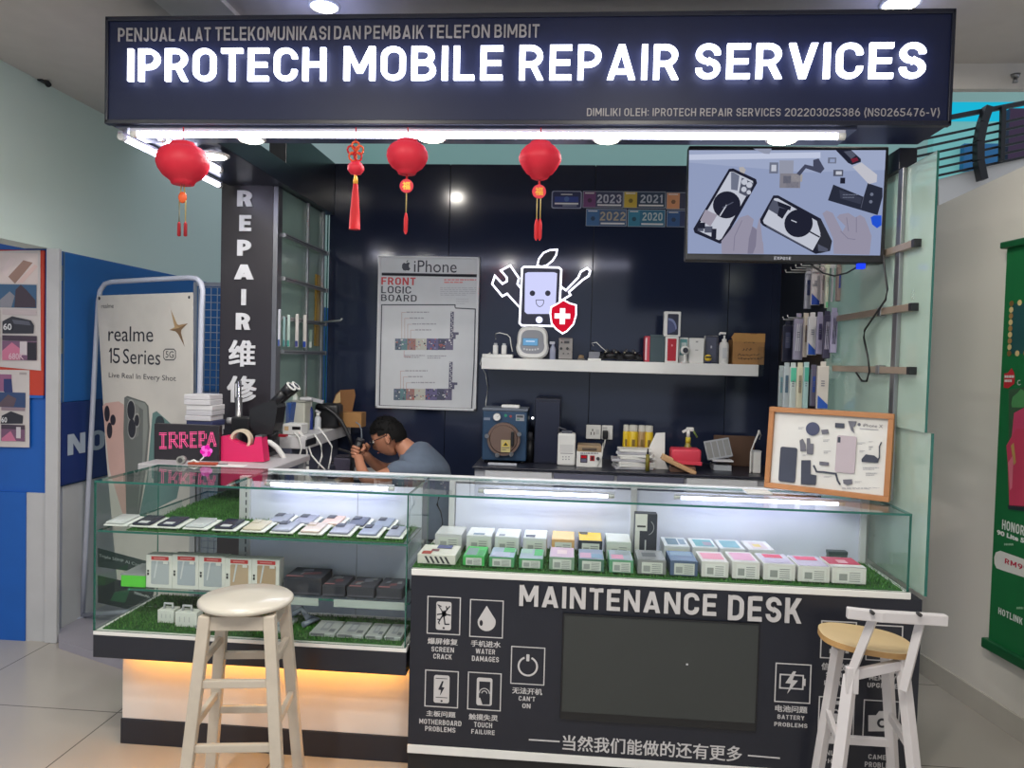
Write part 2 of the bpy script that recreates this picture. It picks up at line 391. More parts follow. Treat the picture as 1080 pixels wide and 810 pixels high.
# shared finishes
BLACK = mat('black_plastic', (24, 25, 29), rough=.4); DARK = mat('dark_laminate', (26, 30, 42), rough=.28)
WHITE = mat('white_paint', (228, 228, 226), rough=.45); WPRINT = C(222, 222, 220, rough=.6); ALU = mat('brushed_aluminium', (165, 168, 170), rough=.35, metal=.8)
CHROME = mat('chrome', (200, 200, 205), rough=.15, metal=1); STEEL = mat('steel', (150, 150, 152), rough=.3, metal=.9)
RED = mat('lantern_red_paper', (214, 34, 58), rough=.55, var=.12, trans=0); GOLD = mat('gold_print', (225, 165, 60), rough=.35, metal=.4)
CARD = mat('cardboard', (160, 118, 72), rough=.8, var=.12, scale=14); GREEN = mat('grass_backing', (40, 92, 36), rough=.9, var=.35, scale=60)
TUBE = emis('tube_light', (226, 228, 255), 14.0); TUBE2 = emis('case_tube_light', (226, 230, 255), 14.0); LAMP = emis('lamp_disc', (255, 250, 228), 14.0)
# ================================================================== THE SETTING
ZC, XL = 2.9, -2.72
b = B(); b.box(-7, 6, -6, 9, -.1, 0, tilemat()); struct(b, 'floor')
b = B(); b.box(-7, 1.28, -6, 1.9, ZC, ZC + .1, mat('ceiling_paint', (196, 190, 186), rough=.8)); b.box(1.28, 6, -6, .8, ZC, ZC + .1, mat('ceiling_paint', (196, 190, 186))); struct(b, 'ceiling')
b = B(); b.box(1.28, 6, .8, .84, 2.79, 3.3, mat('ceiling_drop_paint', (205, 200, 194), rough=.8)); struct(b, 'trim_1')
b = B(); b.box(-1.62, -1.36, -6, 1.2, ZC - .02, ZC, mat('ceiling_panel_paint', (226, 222, 218), rough=.7)); struct(b, 'trim_2')
WGREEN = mat('wall_paint_pale_green', (212, 226, 218), rough=.7, var=.03, scale=1.5)
b = B(); b.box(XL - .15, XL, -6, 6.5, 2.068, 4.2, WGREEN); b.box(XL - .15, XL + .01, 1.15, 6.5, 0, .81, mat('grey_white_panel', (190, 190, 192), rough=.6)); b.box(XL - .15, XL, 1.15, 6.5, .81, 2.068, mat('shop_blue_wall', (28, 92, 165), rough=.5)); struct(b, 'wall_left')
b = B(); b.box(-7, 6, 6.4, 6.6, 0, 5.2, mat('atrium_wall', (165, 205, 192), rough=.7, var=.05, scale=1)); struct(b, 'wall_far')
b = B(); b.box(-7, XL - .005, 1.07, 1.15, 0, 2.9, mat('shop_blue_board', (22, 92, 180), rough=.45)); struct(b, 'wall_shop')
b = B(); b.box(aty(47.3, 500, 1.04).x, aty(60.5, 500, 1.04).x, 1.04, 1.066, 0, 2.067, mat('grey_white_panel', (190, 190, 192)), .004); struct(b, 'trim_3')
b = B(); PG = mat('plinth_grey', (158, 154, 164), rough=.5); q = [atz(62, 684, 0), atz(128, 706, 0), V((-1.80, .62, 0)), V((-1.80, 1.7, 0)), V((XL + .012, 1.7, 0)), V((XL + .012, 1.12, 0))]; r = [p + V((0, 0, .045)) for p in q]
b.face(r, PG)
for i in range(6): b.face([q[i], q[(i + 1) % 6], r[(i + 1) % 6], r[i]], PG)
b.build('trim_5', kind='structure', loc=(0, 0, 0), clean=True)
# the wall beside the kiosk runs off at a slight angle; it ends in a sloping parapet
wr0, wr1 = V((1.836, 1.331, 0)), V((2.42, -2.6, 0)); wd = (wr1 - wr0).normalized(); wn = V((wd.y, -wd.x, 0))
if wn.x > 0: wn = -wn
wrE = wr0 - wd * .75
MW = mat('wall_paint_warm_grey', (228, 222, 214), rough=.65, var=.04, scale=2)
b = B()
za, zb = 2.33, 2.40
pa = hit(998, 213, wr0, wn); pb = hit(1078, 176, wr0, wn)
def zt(p):
    return pa.z + (pb.z - pa.z) * ((p - pa).dot(wd)) / ((pb - pa).dot(wd))
T = [wrE, wr1]
o2 = wn * -.18
for (A, Bq) in ((T[0], T[1]),):
    q = [A, Bq, Bq + V((0, 0, min(2.88, zt(Bq)))), A + V((0, 0, max(1.9, zt(A))))]
    r = [p + o2 for p in q]
    b.face(q, MW); b.face(r[::-1], MW)
    for i in range(4): b.face([q[i], r[i], r[(i + 1) % 4], q[(i + 1) % 4]], MW)
b.build('wall_right', kind='structure', loc=(0, 0, 0), clean=True)
b = B(); b.beam(wrE + wn * .004 + V((0, 0, .05)), wr1 + wn * .004 + V((0, 0, .05)), .016, .1, mat('skirting', (196, 190, 180), rough=.5), up=(0, 0, 1)); struct(b, 'baseboard_right')
# upper gallery seen over the parapet: a balustrade, a fascia, turquoise shop glow
YG = 2.9
t = thing('gallery_balustrade', 'dark metal balustrade of the upper gallery over the grey wall', 'railing', aty(1040, 195, YG))
b = B(); b.beam(aty(955, 133, YG), aty(1100, 105, YG), .04, .03, BLACK); b.build('handrail', t)
for k in range(6):
    b = B(); y0, y1 = 146 + k * 8.3, 122 + k * 8.3; b.beam(aty(955, y0 + 5, YG), aty(1100, y1 - 2, YG), .016, .016, BLACK); b.build('rail', t)
b = B(); pts = [aty(x, y, YG - .05) for x, y in ((1042, 113), (1036, 130), (1032, 150), (1032, 170), (1036, 190))]
for p, q in zip(pts, pts[1:]): b.beam(p, q, .07, .05, BLACK)
b.build('post', t)
b = B(); b.beam(aty(1058, 112, YG - .04), aty(1056, 170, YG - .04), .035, .03, BLACK); b.build('post', t)
b = B(); q = [aty(990, 189, YG + .02), aty(1100, 160, YG + .02), aty(1100, 215, YG + .02), aty(990, 240, YG + .02)]; r = [p + V((0, .5, 0)) for p in q]
for f in (q, r[::-1], [q[0], r[0], r[1], q[1]], [q[2], r[2], r[3], q[3]]): b.face(f, MW)
b.build('fascia', t, clean=True)
t = thing('gallery_shopfront', 'turquoise lit shopfront on the upper gallery behind the balustrade', 'shopfront', aty(1040, 190, 4.2))
b = B(); x0, x1, z0, z1 = bb(985, 205, 1110, 128, 4.2); b.box(x0, x1, 4.2, 4.3, z0, z1, mat('gallery_wall_glow', (120, 190, 185), rough=.6, es=.35)); b.build('wall_panel', t)  # no lamp: the turquoise light on this wall is put in as emission
b = B(); x0, x1, z0, z1 = bb(985, 128, 1110, 108, 4.2); b.box(x0, x1, 4.19, 4.3, z0, z1, emis('gallery_sign_light', (30, 190, 225), .9)); b.build('light_band', t)
b = B(); x0, x1, z0, z1 = bb(1016, 180, 1054, 152, 4.15); b.box(x0, x1, 4.13, 4.2, z0, z1, C(35, 120, 175)); b.build('poster_panel', t)
b = B(); x0, x1, z0, z1 = bb(1064, 170, 1095, 115, 4.15); b.box(x0, x1, 4.13, 4.2, z0, z1, C(70, 40, 75)); b.build('curtain_panel', t)
# ------------------------------------------------------------------ ceiling lamps, seen ones and added unseen ones
def area(name, loc, e, size, col, rot=(0, 0, 0), sy=None, spread=PI):
    l = bpy.data.lights.new(name, 'AREA'); l.energy = e; l.size = size; l.color = col; l.spread = spread
    if sy: l.shape = 'RECTANGLE'; l.size_y = sy
    else: l.shape = 'DISK'
    o = bpy.data.objects.new(name, l); COL.objects.link(o); o.location = loc; o.rotation_euler = rot; return o
def downlight(loc, r, label, group=None, e=10, col=(1, .95, .86)):
    t = thing('downlight', label, 'ceiling light', loc, group=group)
    b = B(); b.lathe(loc, [(r * 1.18, 0), (r * 1.18, -.006), (r, -.010), (r * .97, -.004), (r * .97, 0)], WHITE); b.build('trim_ring', t)
    b = B(); b.lathe(loc, [(r * .95, -.002), (r * .9, -.012), (r * .5, -.018), (.001, -.019)], LAMP); b.build('diffuser', t)
    if e: area('downlight_lamp', (loc[0], loc[1], loc[2] - .03), e, r * 2, col)
p = atz(342, 5, ZC); downlight(p, .052, 'round ceiling downlight above the first half of the shop sign', e=9)
p = atz(950, 2, ZC); downlight(p, .062, 'round ceiling downlight above the last word of the shop sign', e=9)
k = 0
for (x, y) in ((497, 241.7), (635.7, 244), (373, 252), (760, 300), (250, 240)):  # unseen walkway lamps, added to light the scene
    r = ray(x, y); s_ = (ZC - CAM.z) / r.z; p = CAM + r * s_; p.y = 2 * 1.85 - p.y
    downlight((p.x, max(-5.8, p.y), ZC), .085, 'round ceiling downlight added out in the walkway', group='added walkway downlights', e=20)
for (x, y) in ((502, 249.7), (635, 252.3)):  # second added row, also out of view, for more light
    r = ray(x, y); s_ = (ZC - CAM.z) / r.z; p = CAM + r * s_; p.y = 2 * 1.85 - p.y
    downlight((p.x, p.y, ZC), .085, 'round ceiling downlight added out in the walkway', group='added walkway downlights', e=20)
w = bpy.data.worlds.new('mall_air'); S.world = w; w.use_nodes = True
w.node_tree.nodes['Background'].inputs[0].default_value = (.78, .86, 1.0, 1); w.node_tree.nodes['Background'].inputs[1].default_value = .72
b = B(); pp = aty(1068, 84, .79)
t = thing('sprinkler', 'small fire sprinkler under the dropped ceiling', 'sprinkler', pp)
b.cyl(pp + V((0, -.02, .016)), pp + V((0, -.02, 0)), .02, STEEL, .013, 12); b.build('escutcheon', t)
b = B(); b.cyl(pp + V((0, -.02, 0)), pp + V((0, -.02, -.02)), .006, STEEL, .011, 10); b.build('nozzle', t)
pp = atx(43, 84, XL)
b = B(); b.box(pp.x, pp.x + .03, pp.y - .03, pp.y + .03, pp.z - .015, pp.z + .02, BLACK, .005); b.cyl(pp + V((.02, 0, 0)), pp + V((.05, -.01, -.03)), .014, BLACK); b.build('security_camera', label='small dark camera on the pale green wall near the ceiling', cat='camera')

# ================================================================== SIGN BOX
SX0, SX1, SZ0, SZ1 = -1.743, 1.25, 2.389, 2.77
t = thing('shop_sign', 'long navy shop sign with lit white lettering above the kiosk', 'sign', (-.25, 0, SZ0))
NAVY = mat('sign_navy', (28, 35, 66), rough=.45, var=.05, spec=.3)
b = B(); b.box(SX0, SX1, 0, .24, SZ0, SZ1, NAVY, .006)
for a, c, d, e in ((SX0, SX1, SZ1 - .012, SZ1 + .004), (SX0, SX1, SZ0 - .004, SZ0 + .012)): b.box(a, c, -.008, .02, d, e, mat('sign_trim', (24, 28, 45), rough=.35), .002)
for a in (SX0, SX1 - .012): b.box(a, a + .012, -.008, .02, SZ0, SZ1, mat('sign_trim', (24, 28, 45)), .002)
b.build('casing', t)
LET = emis('lit_letter', (226, 230, 255), 5.0)
for s_, x0, y0, x1, y1 in (('IPROTECH', 136.5, 51.5, 344.5, 86.5), ('MOBILE', 363.5, 49.5, 530.5, 85.5), ('REPAIR', 548, 48, 715.5, 85), ('SERVICES', 733.5, 46, 975, 84)):
    b = B().plane((0, -.012, 0)); b.text(s_, x0, y0, x1, y1, LET, 1, .14, ext=.012); b.build('lit_word', t)
GRY = C(158, 154, 156, rough=.5)
for s_, xa, xb in (('PENJUAL', 125.3, 185), ('ALAT', 189.3, 222.7), ('TELEKOMUNIKASI', 227.7, 348.3), ('DAN', 352.7, 380.7), ('PEMBAIK', 385, 447.3), ('TELEFON', 451.7, 516.7), ('BIMBIT', 521.7, 569)):
    b = B().plane((0, -.001, 0)); b.text(s_, xa, 30.2 - 4.2 * (xb - 125) / 444, xb, 44.2 - 4.6 * (xa - 125) / 444, GRY, 1, .14, ext=.004); b.build('upper_word', t)
b = B().plane((0, -.001, 0)); b.text('DIMILIKI OLEH: IPROTECH REPAIR SERVICES 202203025386 (NS0265476-V)', 619, 113.5, 991, 124.5, GRY, 1, .14); b.build('owner_lettering', t)
b = B(); b.box(SX0 + .03, SX1 - .3, .015, .21, SZ0 - .012, SZ0 - .001, mat('soffit_navy', (60, 66, 90), rough=.3)); b.build('soffit_panel', t)
# light tubes
def tube_light(name, p, q, label, r=.012, m=TUBE, par=None):
    p, q = V(p), V(q); t = thing(name, label, 'light', p.lerp(q, .5)); d = (q - p).normalized()
    b = B(); b.cyl(p + d * .02, q - d * .02, r, m, n=12); b.build('tube', t)
    for a, e in ((p, p + d * .025), (q, q - d * .025)):
        b = B(); b.cyl(a, e, r * 1.15, WHITE, n=12); b.build('end_cap', t)
    b = B(); up = V((0, 0, r * 1.2)); b.beam(p + up, q + up, r * 1.8, r * 1.0, mat('tube_batten', (205, 205, 222), rough=.4)); b.build('batten', t)
    return t
tube_light('tube_light', (-1.66, .03, 2.358), (.915, .03, 2.358), 'long white light tube under the front edge of the sign')
tube_light('tube_light', (-1.735, .08, 2.365), (-1.735, .90, 2.365), 'white light tube under the outer edge of the side beam')
tube_light('tube_light', (-1.59, .10, 2.365), (-1.59, .60, 2.365), 'shorter white light tube beside the outer one under the side beam')
for (x, y), r, lb in (((265, 145.5), .046, 'round downlight in the sign underside near the red lantern'), ((225, 163), .055, 'round downlight in the side beam behind the first lantern'), ((455, 144), .05, 'round downlight in the sign underside above the middle lantern'), ((640, 145.5), .046, 'round downlight in the sign underside between last lantern and screen'), ((825, 146), .05, 'round downlight in the sign underside above the screen')):
    p = atz(x, y, SZ0 - .012); p.y = min(p.y, .17) if p.x > -1.4 else p.y; downlight(p, r, lb, e=3, col=(1, .97, .92))
# side beams and posts of the kiosk
t = thing('kiosk_frame', 'dark navy overhead beams joining the sign to the back wall', 'frame', (-1.6, 1, 2.39))
b = B(); b.box(-1.743, -1.44, .242, 1.06, 2.39, 2.5, DARK, .003); b.build('side_beam', t)
b = B(); b.box(-1.56, -1.47, 1.062, 1.848, 2.405, 2.717, DARK, .003); b.build('side_header', t)
b = B(); b.box(1.185, 1.25, .242, 1.9, 2.30, 2.38, DARK, .003); b.build('narrow_beam', t)

# ================================================================== BACK WALL
GLOSS = mat('gloss_black_panel', (34, 41, 62), rough=.12, var=.03, spec=.55)
b = B()
for x0, x1 in ((-1.5, -.764), (-.761, .103), (.106, .90), (.903, 1.15)): b.box(x0, x1, 1.85, 1.88, 0, 2.717, GLOSS, .0015)
b.box(-1.5, 1.15, 1.875, 1.9, 0, 2.715, DARK)
struct(b, 'wall_back')
b = B(); b.box(1.20, 1.215, 1.05, 1.85, 0, 2.30, mat('dark_slat_panel', (24, 28, 34), rough=.35)); b.box(1.15, 1.215, 1.85, 1.9, 0, 2.717, GLOSS); struct(b, 'wall_side')

# lanterns and the knot
CORD = mat('red_cord', (190, 25, 35), rough=.7)
def lantern(px, py, rpx, hpx, label, kind):
    Y = -.035; c = aty(px, py, Y); k = 2.68 / F; r, h = rpx * k, hpx * k
    t = thing('paper_lantern', label, 'lantern', (c.x, c.y, c.z - h / 2 - .12), group='red paper lanterns under the sign')
    H = h / 2; pr = [(.34, -H), (.42, -H * .98), (.46, -H * .86), (.52, -H * .78), (.74, -H * .6), (.92, -H * .3), (1, 0), (.97, H * .3), (.84, H * .58), (.66, H * .74), (.50, H * .8), (.50, H * .86), (.42, H * .98), (.34, H)]
    if kind == 'fold': pr = [(.2, -H), (.38, -H * .92), (.5, -H * .72), (.62, -H * .66), (.82, -H * .36), (.98, -H * .02), (1, H * .15), (.9, H * .45), (.7, H * .7), (.5, H * .85), (.46, H * .95), (.3, H)]
    b = B(); amp = .075 if kind != 'fold' else .12; b.lathe(c, [(q * r, z) for q, z in pr], RED, 72, fr=lambda j, z: 1 + amp * (.5 if j % 2 else -.5)); b.build('paper_body', t)
    b = B(); b.tube([c + V((0, 0, H)), c + V((.002, 0, H + .012)), V((c.x, c.y, 2.365))], .0022, CORD, 6); b.build('hanging_cord', t)
    zm = c.z - H
    if kind == 'plain':
        for dx in (-.012, .012):
            b = B(); b.tube([(c.x + dx * .4, c.y, zm), (c.x + dx, c.y, zm - .06), (c.x + dx, c.y, zm - .135)], .0022, mat('gold_cord', (170, 150, 90), rough=.6), 6); b.build('cord', t)
            b = B(); b.lathe((c.x + dx, c.y, zm - .185), [(.003, 0), (.0065, .002), (.006, .045), (.003, .052)], mat('tassel_dark_red', (150, 25, 35), rough=.8), 12); b.build('tassel', t)
        b = B(); b.ball((c.x, c.y, zm - .045), .016, mat('orange_bead', (225, 95, 45), rough=.5), (1, .6, 1.3)); b.build('bead', t)
    else:
        b = B(); b.cyl((c.x, c.y - .004, zm - .04), (c.x, c.y + .004, zm - .04), .024, RED, n=24)
        b.plane((c.x, c.y - .0045, zm - .04)); b.text('福', 0, 0, 1, 1, GOLD, 1, .02, uvbox=(-.014, -.014, .014, .014)); b.build('medallion', t)
        b = B(); b.tube([(c.x, c.y, zm + .002), (c.x, c.y, zm - .018)], .004, CORD, 6); b.build('loop', t)
        for dx in ((0,) if kind == 'round' else (-.006, .006)):
            b = B(); b.tube([(c.x + dx, c.y, zm - .062), (c.x + dx, c.y, zm - .135)], .0022, mat('gold_cord', (170, 150, 90)), 6); b.build('cord', t)
            b = B(); b.lathe((c.x + dx, c.y, zm - .21), [(.0015, 0), (.007, .01), (.0075, .055), (.004, .072), (.002, .076)], CORD, 12); b.build('tassel', t)
lantern(193, 172.5, 26.5, 46, 'largest red ribbed paper lantern, at the sign end near the REPAIR post', 'plain')
lantern(429.5, 165.5, 21, 37, 'round red paper lantern in the middle with a gold character medallion', 'round')
lantern(569.5, 169.5, 21, 40, 'red paper lantern tapering like a bud nearest the year stickers', 'fold')
c = aty(375, 160, -.035)
t = thing('knot_ornament', 'red knotted charm with small ball and long tassel between two lanterns', 'ornament', aty(375, 242, -.035))
b = B(); b.tube([c + V((0, 0, .03)), (c.x, c.y, 2.365)], .002, CORD, 6); b.build('hanging_cord', t)
b = B()
for k in range(5):
    a = PI / 2 + k * 2 * PI / 5; q = c + V((.016 * math.cos(a), 0, .016 * math.sin(a) * 1.3))
    b.tube([q + V((.013 * math.cos(j * PI / 5), .004 * math.sin(j), .015 * math.sin(j * PI / 5))) for j in range(10)], .0038, CORD if k % 2 else mat('orange_cord', (225, 90, 45), rough=.6), 6, closed=True)
b.build('knot', t)
cb = aty(375.3, 177.5, -.035); b = B(); b.lathe(cb, [(.004, -.024), (.018, -.02), (.028, -.006), (.028, .006), (.018, .02), (.004, .024)], RED, 40, fr=lambda j, z: 1 + .05 * (j % 2)); b.build('ball', t)
cg = aty(375, 189, -.035); b = B(); b.lathe(cg, [(.004, -.018), (.009, -.014), (.008, .0), (.005, .012), (.003, .02)], GOLD, 14); b.build('gold_cap', t)
p, q = aty(375.5, 194, -.035), aty(374, 242, -.035); b = B(); b.lathe(q, [(.019, 0), (.0165, (p.z - q.z) * .35), (.011, (p.z - q.z) * .8), (.008, p.z - q.z)], CORD, 48, fr=lambda j, z: 1 + .06 * (j % 2)); b.build('tassel', t)

# ================================================================== LIT LOGO ON THE BACK WALL
t = thing('lit_logo_sign', 'lit smiling phone logo with wrench, screwdriver and red cross shield', 'sign', aty(570, 345, 1.83))
K = (480, 220, 4.5); NEON = emis('neon_white', (240, 240, 255), 2.4); SCR = emis('logo_screen_light', (205, 208, 248), 1.05); FACE = C(44, 46, 72, rough=.3)
def plate(name, pts, edge, fill, wd=9, depth=.018, y=1.845, yf=None):
    yf = yf or y - depth
    b = B().plane((0, yf, 0), crop=K); b.poly(pts, fill, 1); b.stroke(pts, wd, edge, 2, True)
    ps = [b.pt(x, q, 0) for x, q in pts]
    for i in range(len(ps)):
        p, q = ps[i], ps[(i + 1) % len(ps)]; b.face([p, q, q + V((0, depth, 0)), p + V((0, depth, 0))], FACE)
    return b
wr = [(216, 296), (263, 270), (306, 335), (292, 352), (312, 376), (318, 470), (248, 406), (222, 416), (175, 358), (190, 318), (224, 356), (247, 343), (243, 326)]
wr = [(217, 294), (262, 270), (303, 330), (296, 358), (318, 384), (318, 482), (247, 404), (224, 416), (176, 358), (189, 319), (225, 357), (246, 345), (246, 328)]
plate('w', wr, NEON, FACE).build('wrench', t)
sd = [(505, 372), (526, 388), (584, 328), (596, 300), (627, 282), (641, 296), (634, 320), (606, 338), (540, 396), (548, 410), (500, 440), (495, 400)]
plate('s', sd, NEON, FACE).build('screwdriver', t)
leaf = [(390, 270), (398, 238), (420, 210), (450, 197), (484, 195), (480, 220), (462, 248), (434, 270), (410, 276)]
plate('l', leaf, NEON, C(26, 30, 48, rough=.3), 8).build('leaf', t)
ph = [(318, 284), (328, 276), (492, 280), (504, 290), (498, 420), (495, 548), (484, 558), (316, 554), (306, 544), (312, 420)]
b = plate('p', ph, NEON, FACE, 9, .026)
b.poly([(332, 308), (345, 302), (470, 302), (484, 308), (476, 492), (466, 500), (342, 500), (330, 490)], SCR, 3)
for x in (367, 440): b.circle(x, 402, 13, FACE, 4)
b.stroke([(384, 434), (420, 434)], 3, FACE, 4); b.stroke([(384, 434), (386, 452), (394, 463), (402, 466), (412, 462), (420, 450), (421, 434)], 3, FACE, 4)
b.circle(399, 528, 16, emis('neon_button', (220, 222, 255), 1.6), 3); b.build('phone_body', t)
sh = [(513, 433), (545, 450), (574, 458), (574, 505), (562, 548), (530, 582), (510, 593), (480, 572), (458, 545), (452, 500), (456, 468), (488, 450)]
b = plate('h', sh, NEON, emis('shield_red', (214, 24, 52), .95), 7, .034)
WX = emis('cross_white', (240, 240, 255), 1.5)
for q in ((472, 498, 546, 522), (497, 473, 522, 549)): b.rect(*q, WX, 3)
b.build('shield', t)

# ================================================================== BOARD POSTER
PY = 1.815; PK = (280, 250, 4.5); PR = C(196, 199, 204, rough=.5)
t = thing('framed_poster', 'white framed circuit board poster hanging on the black back wall', 'poster', aty(450, 432, PY))
A, Z = aty(399.3, 269.6, PY), aty(501.5, 433.5, PY)
x0, x1, z0, z1 = A.x, aty(506, 272, PY).x, Z.z, A.z
b = B(); b.box(x0 + .004, x1 - .004, PY + .002, PY + .03, z0 + .004, z1 - .004, PR); b.plane((0, PY + .002, 0), crop=PK); PB = C(50, 52, 66)
ap = [(667, 126), (676, 120), (686, 124), (680, 134), (682, 144), (688, 150), (680, 160), (672, 158), (664, 160), (655, 158), (648, 146), (649, 130), (657, 122)]
b.poly(ap, PB, 1); b.poly([(668, 118), (676, 108), (677, 114), (671, 120)], PB, 1)
b.text('iPhone', 705, 110, 908, 170, PB, 1, .0); b.rect(552, 173, 1003, 187, PB, 1); b.rect(552, 178, 1003, 183, PB, 1)
b.text('FRONT', 550, 190, 713, 229, C(190, 62, 68), 1, .17); b.text('LOGIC', 550, 232, 692, 269, PB, 1, .14); b.text('BOARD', 549, 272, 718, 307, PB, 1, .14)
b.scrib(848, 200, 1000, 224, C(214, 130, 132), 1, 2, .5, 3); b.scrib(830, 240, 1000, 282, C(170, 172, 180), 1, 5, .4, 4); b.scrib(905, 292, 965, 325, C(182, 184, 190), 1, 3, .5, 5)
b.stroke([(900, 335), (900, 322), (552, 322), (541, 800)], 5, PB, 1); b.stroke([(900, 337), (996, 342), (990, 600), (978, 815), (541, 800)], 5, PB, 1)
rr = random.Random(4)
for y, o_ in ((482, 0), (720, 1)):
    xs = 615 - o_ * 6
    for x, c_ in ((0, (84, 98, 116)), (30, (92, 126, 132)), (58, (148, 112, 108)), (98, (176, 176, 168)), (150, (94, 88, 128)), (205, (70, 74, 96)), (240, (96, 92, 120))):
        b.rect(xs + x, y, xs + x + {0: 30, 30: 28, 58: 40, 98: 52, 150: 55, 205: 35, 240: 36}[x], y + 54, C(*c_), 1)
    for k in range(70): xx, yy = xs + rr.uniform(0, 266), y + rr.uniform(0, 46); b.rect(xx, yy, xx + rr.uniform(3, 9), yy + rr.uniform(3, 9), C(*rr.choice(((52, 54, 74), (200, 200, 200), (120, 118, 150), (168, 90, 84)))), 2)
    b.rect(xs + 262, y - 128, xs + 278, y + 4, C(84, 84, 108), 1); b.rect(xs + 276, y - 30, xs + 302, y - 18, C(84, 84, 108), 1); b.rect(xs + 276, y - 18, xs + 288, y + 2, C(84, 84, 108), 1)
    for k in range(16): yy = y - 126 + k * 8; b.rect(xs + 264 + (k % 3) * 3, yy, xs + 271 + (k % 3) * 3, yy + 4, C(190, 190, 196), 2)
    for k in range(4 - o_):
        yy = y - 124 + k * 28 + o_ * 40; xx = xs + 32 + k * 14; b.stroke([(xx, y), (xx, yy), (xx + 20, yy)], 2.4, C(176, 150, 146), 1); b.scrib(xx + 22, yy - 4, xx + 150, yy + 4, C(150, 150, 158), 1, 1, .7, k)
b.stroke([(658, 538), (658, 568), (690, 568)], 2, C(176, 120, 120), 1); b.scrib(660, 560, 755, 578, C(150, 150, 160), 1, 2, .5, 9); b.scrib(768, 562, 860, 582, C(150, 150, 160), 1, 2, .5, 8)
b.build('print', t)
b = B(); fm = mat('poster_frame_white', (206, 208, 212), rough=.35)
for q in ((x0, x1, z0, z0 + .014), (x0, x1, z1 - .01, z1)): b.box(q[0], q[1], PY - .006, PY + .032, q[2], q[3], fm, .002)
for q in ((x0, x0 + .012), (x1 - .014, x1)): b.box(q[0], q[1], PY - .006, PY + .032, z0, z1, fm, .002)
b.build('frame', t)

# ================================================================== YEAR STICKERS
SK = (560, 180, 6); SY = 1.848
def sticker(q, base, badge, word, wc, label, wbox=None, under=True):
    b = B().plane((0, SY, 0), crop=SK); x0, y0, x1, y1 = q
    b.rect(x0, y0, x1, y1, C(150, 160, 176), 1, r=.002); b.rect(x0 + 4, y0 + 4, x1 - 4, y1 - 4, C(*base), 2)
    if badge: b.rect(x0 + 4, y0 + 4, x0 + (x1 - x0) * .32, y1 - 4, C(*badge), 3); b.circle(x0 + (x1 - x0) * .17, (y0 + y1) / 2 + 6, 15, C(*[int(v * .6) for v in badge]), 4, 6); b.rect(x0 + 14, y0 + 10, x0 + (x1 - x0) * .28, y0 + 16, WPRINT, 4)
    if word: b.text(word, *(wbox or (x0 + (x1 - x0) * .36, y0 + 18, x1 - 8, y1 - 32)), C(*wc), 4, .18)
    if under: b.rect(x0 + (x1 - x0) * .36, y1 - 22, x1 - 14, y1 - 12, WPRINT, 4)
    b.build('year_sticker', label=label, cat='sticker', group='year stickers on the back wall')
b = B().plane((0, SY, 0), crop=SK); b.rect(130, 128, 322, 240, C(150, 156, 178), 1, r=.012); b.rect(137, 134, 315, 234, C(38, 44, 84), 2, r=.01); b.rect(150, 165, 300, 200, C(44, 66, 140), 3)
b.circle(226, 180, 16, C(80, 110, 170), 4); b.rect(190, 148, 262, 154, WPRINT, 4); b.rect(150, 204, 300, 214, WPRINT, 4); b.rect(200, 216, 290, 228, C(110, 116, 140), 4); b.build('year_sticker', label='dark blue round-cornered sticker first in the top row of stickers', cat='sticker', group='year stickers on the back wall')
sticker((328, 130, 585, 236), (56, 62, 92), (110, 62, 112), '2023', (186, 190, 204), 'sticker with white 2023 beside a purple badge', (418, 150, 572, 207))
sticker((586, 132, 852, 238), (38, 58, 84), (196, 168, 62), '2021', (180, 186, 200), 'sticker with white 2021 beside a yellow badge', (692, 152, 832, 206))
sticker((348, 243, 606, 352), (66, 92, 128), (58, 104, 152), '2022', (170, 160, 140), 'sticker with tan 2022 under the purple badge one', (436, 260, 598, 318))
sticker((612, 246, 850, 356), (40, 108, 140), (48, 128, 158), '2020', (180, 196, 200), 'light blue sticker with white 2020 in the lower row', (705, 265, 832, 318))
sticker((856, 138, 1120, 246), (40, 44, 78), (214, 150, 106), None, None, 'sticker with an orange badge half behind the screen, upper row', under=False)
sticker((858, 252, 1120, 358), (28, 46, 92), (36, 84, 140), None, None, 'navy sticker half behind the screen, lower row', under=False)

# ================================================================== TV
TX0, TX1, TZ0, TZ1, TY = .424, 1.171, 1.958, 2.40, .3
t = thing('tv', 'wall screen under the sign showing opened phones and gloved hands', 'television', (.8, TY, TZ0))
b = B(); b.box(TX0, TX1, TY, TY + .05, TZ0, TZ1, BLACK, .006); b.box(.6, 1.0, TY + .05, TY + .08, TZ0 + .08, TZ1 - .08, BLACK, .006); b.build('casing', t)
TVK = (720, 130, 3.857)
def EM(r, g, b_): return emis('tv_light_%d_%d_%d' % (r, g, b_), (r, g, b_), .92)
b = B().plane((0, TY - .002, 0), crop=TVK)
bg = EM(148, 160, 194); b.poly([(26, 110), (826, 110), (803, 538), (20, 530)], bg, 0)
b.poly([(26, 110), (826, 110), (822, 190), (500, 200), (26, 160)], EM(160, 171, 202), 1)
b.poly([(26, 128), (560, 118), (560, 142), (26, 150)], EM(196, 204, 228), 2)
dk, sl, lt, gl, mid = EM(34, 36, 52), EM(112, 118, 138), EM(196, 200, 214), EM(158, 152, 168), EM(84, 88, 106)
b.poly([(188, 186), (205, 184), (298, 228), (302, 244), (164, 486), (150, 490), (48, 446), (43, 430)], dk, 3)
b.poly([(192, 198), (205, 198), (285, 236), (286, 248), (158, 470), (146, 476), (64, 438), (60, 424)], lt, 4)
b.poly([(196, 200), (206, 200), (230, 214), (222, 275), (196, 270)], sl, 5); b.poly([(240, 222), (288, 246), (262, 300), (228, 284)], mid, 5)
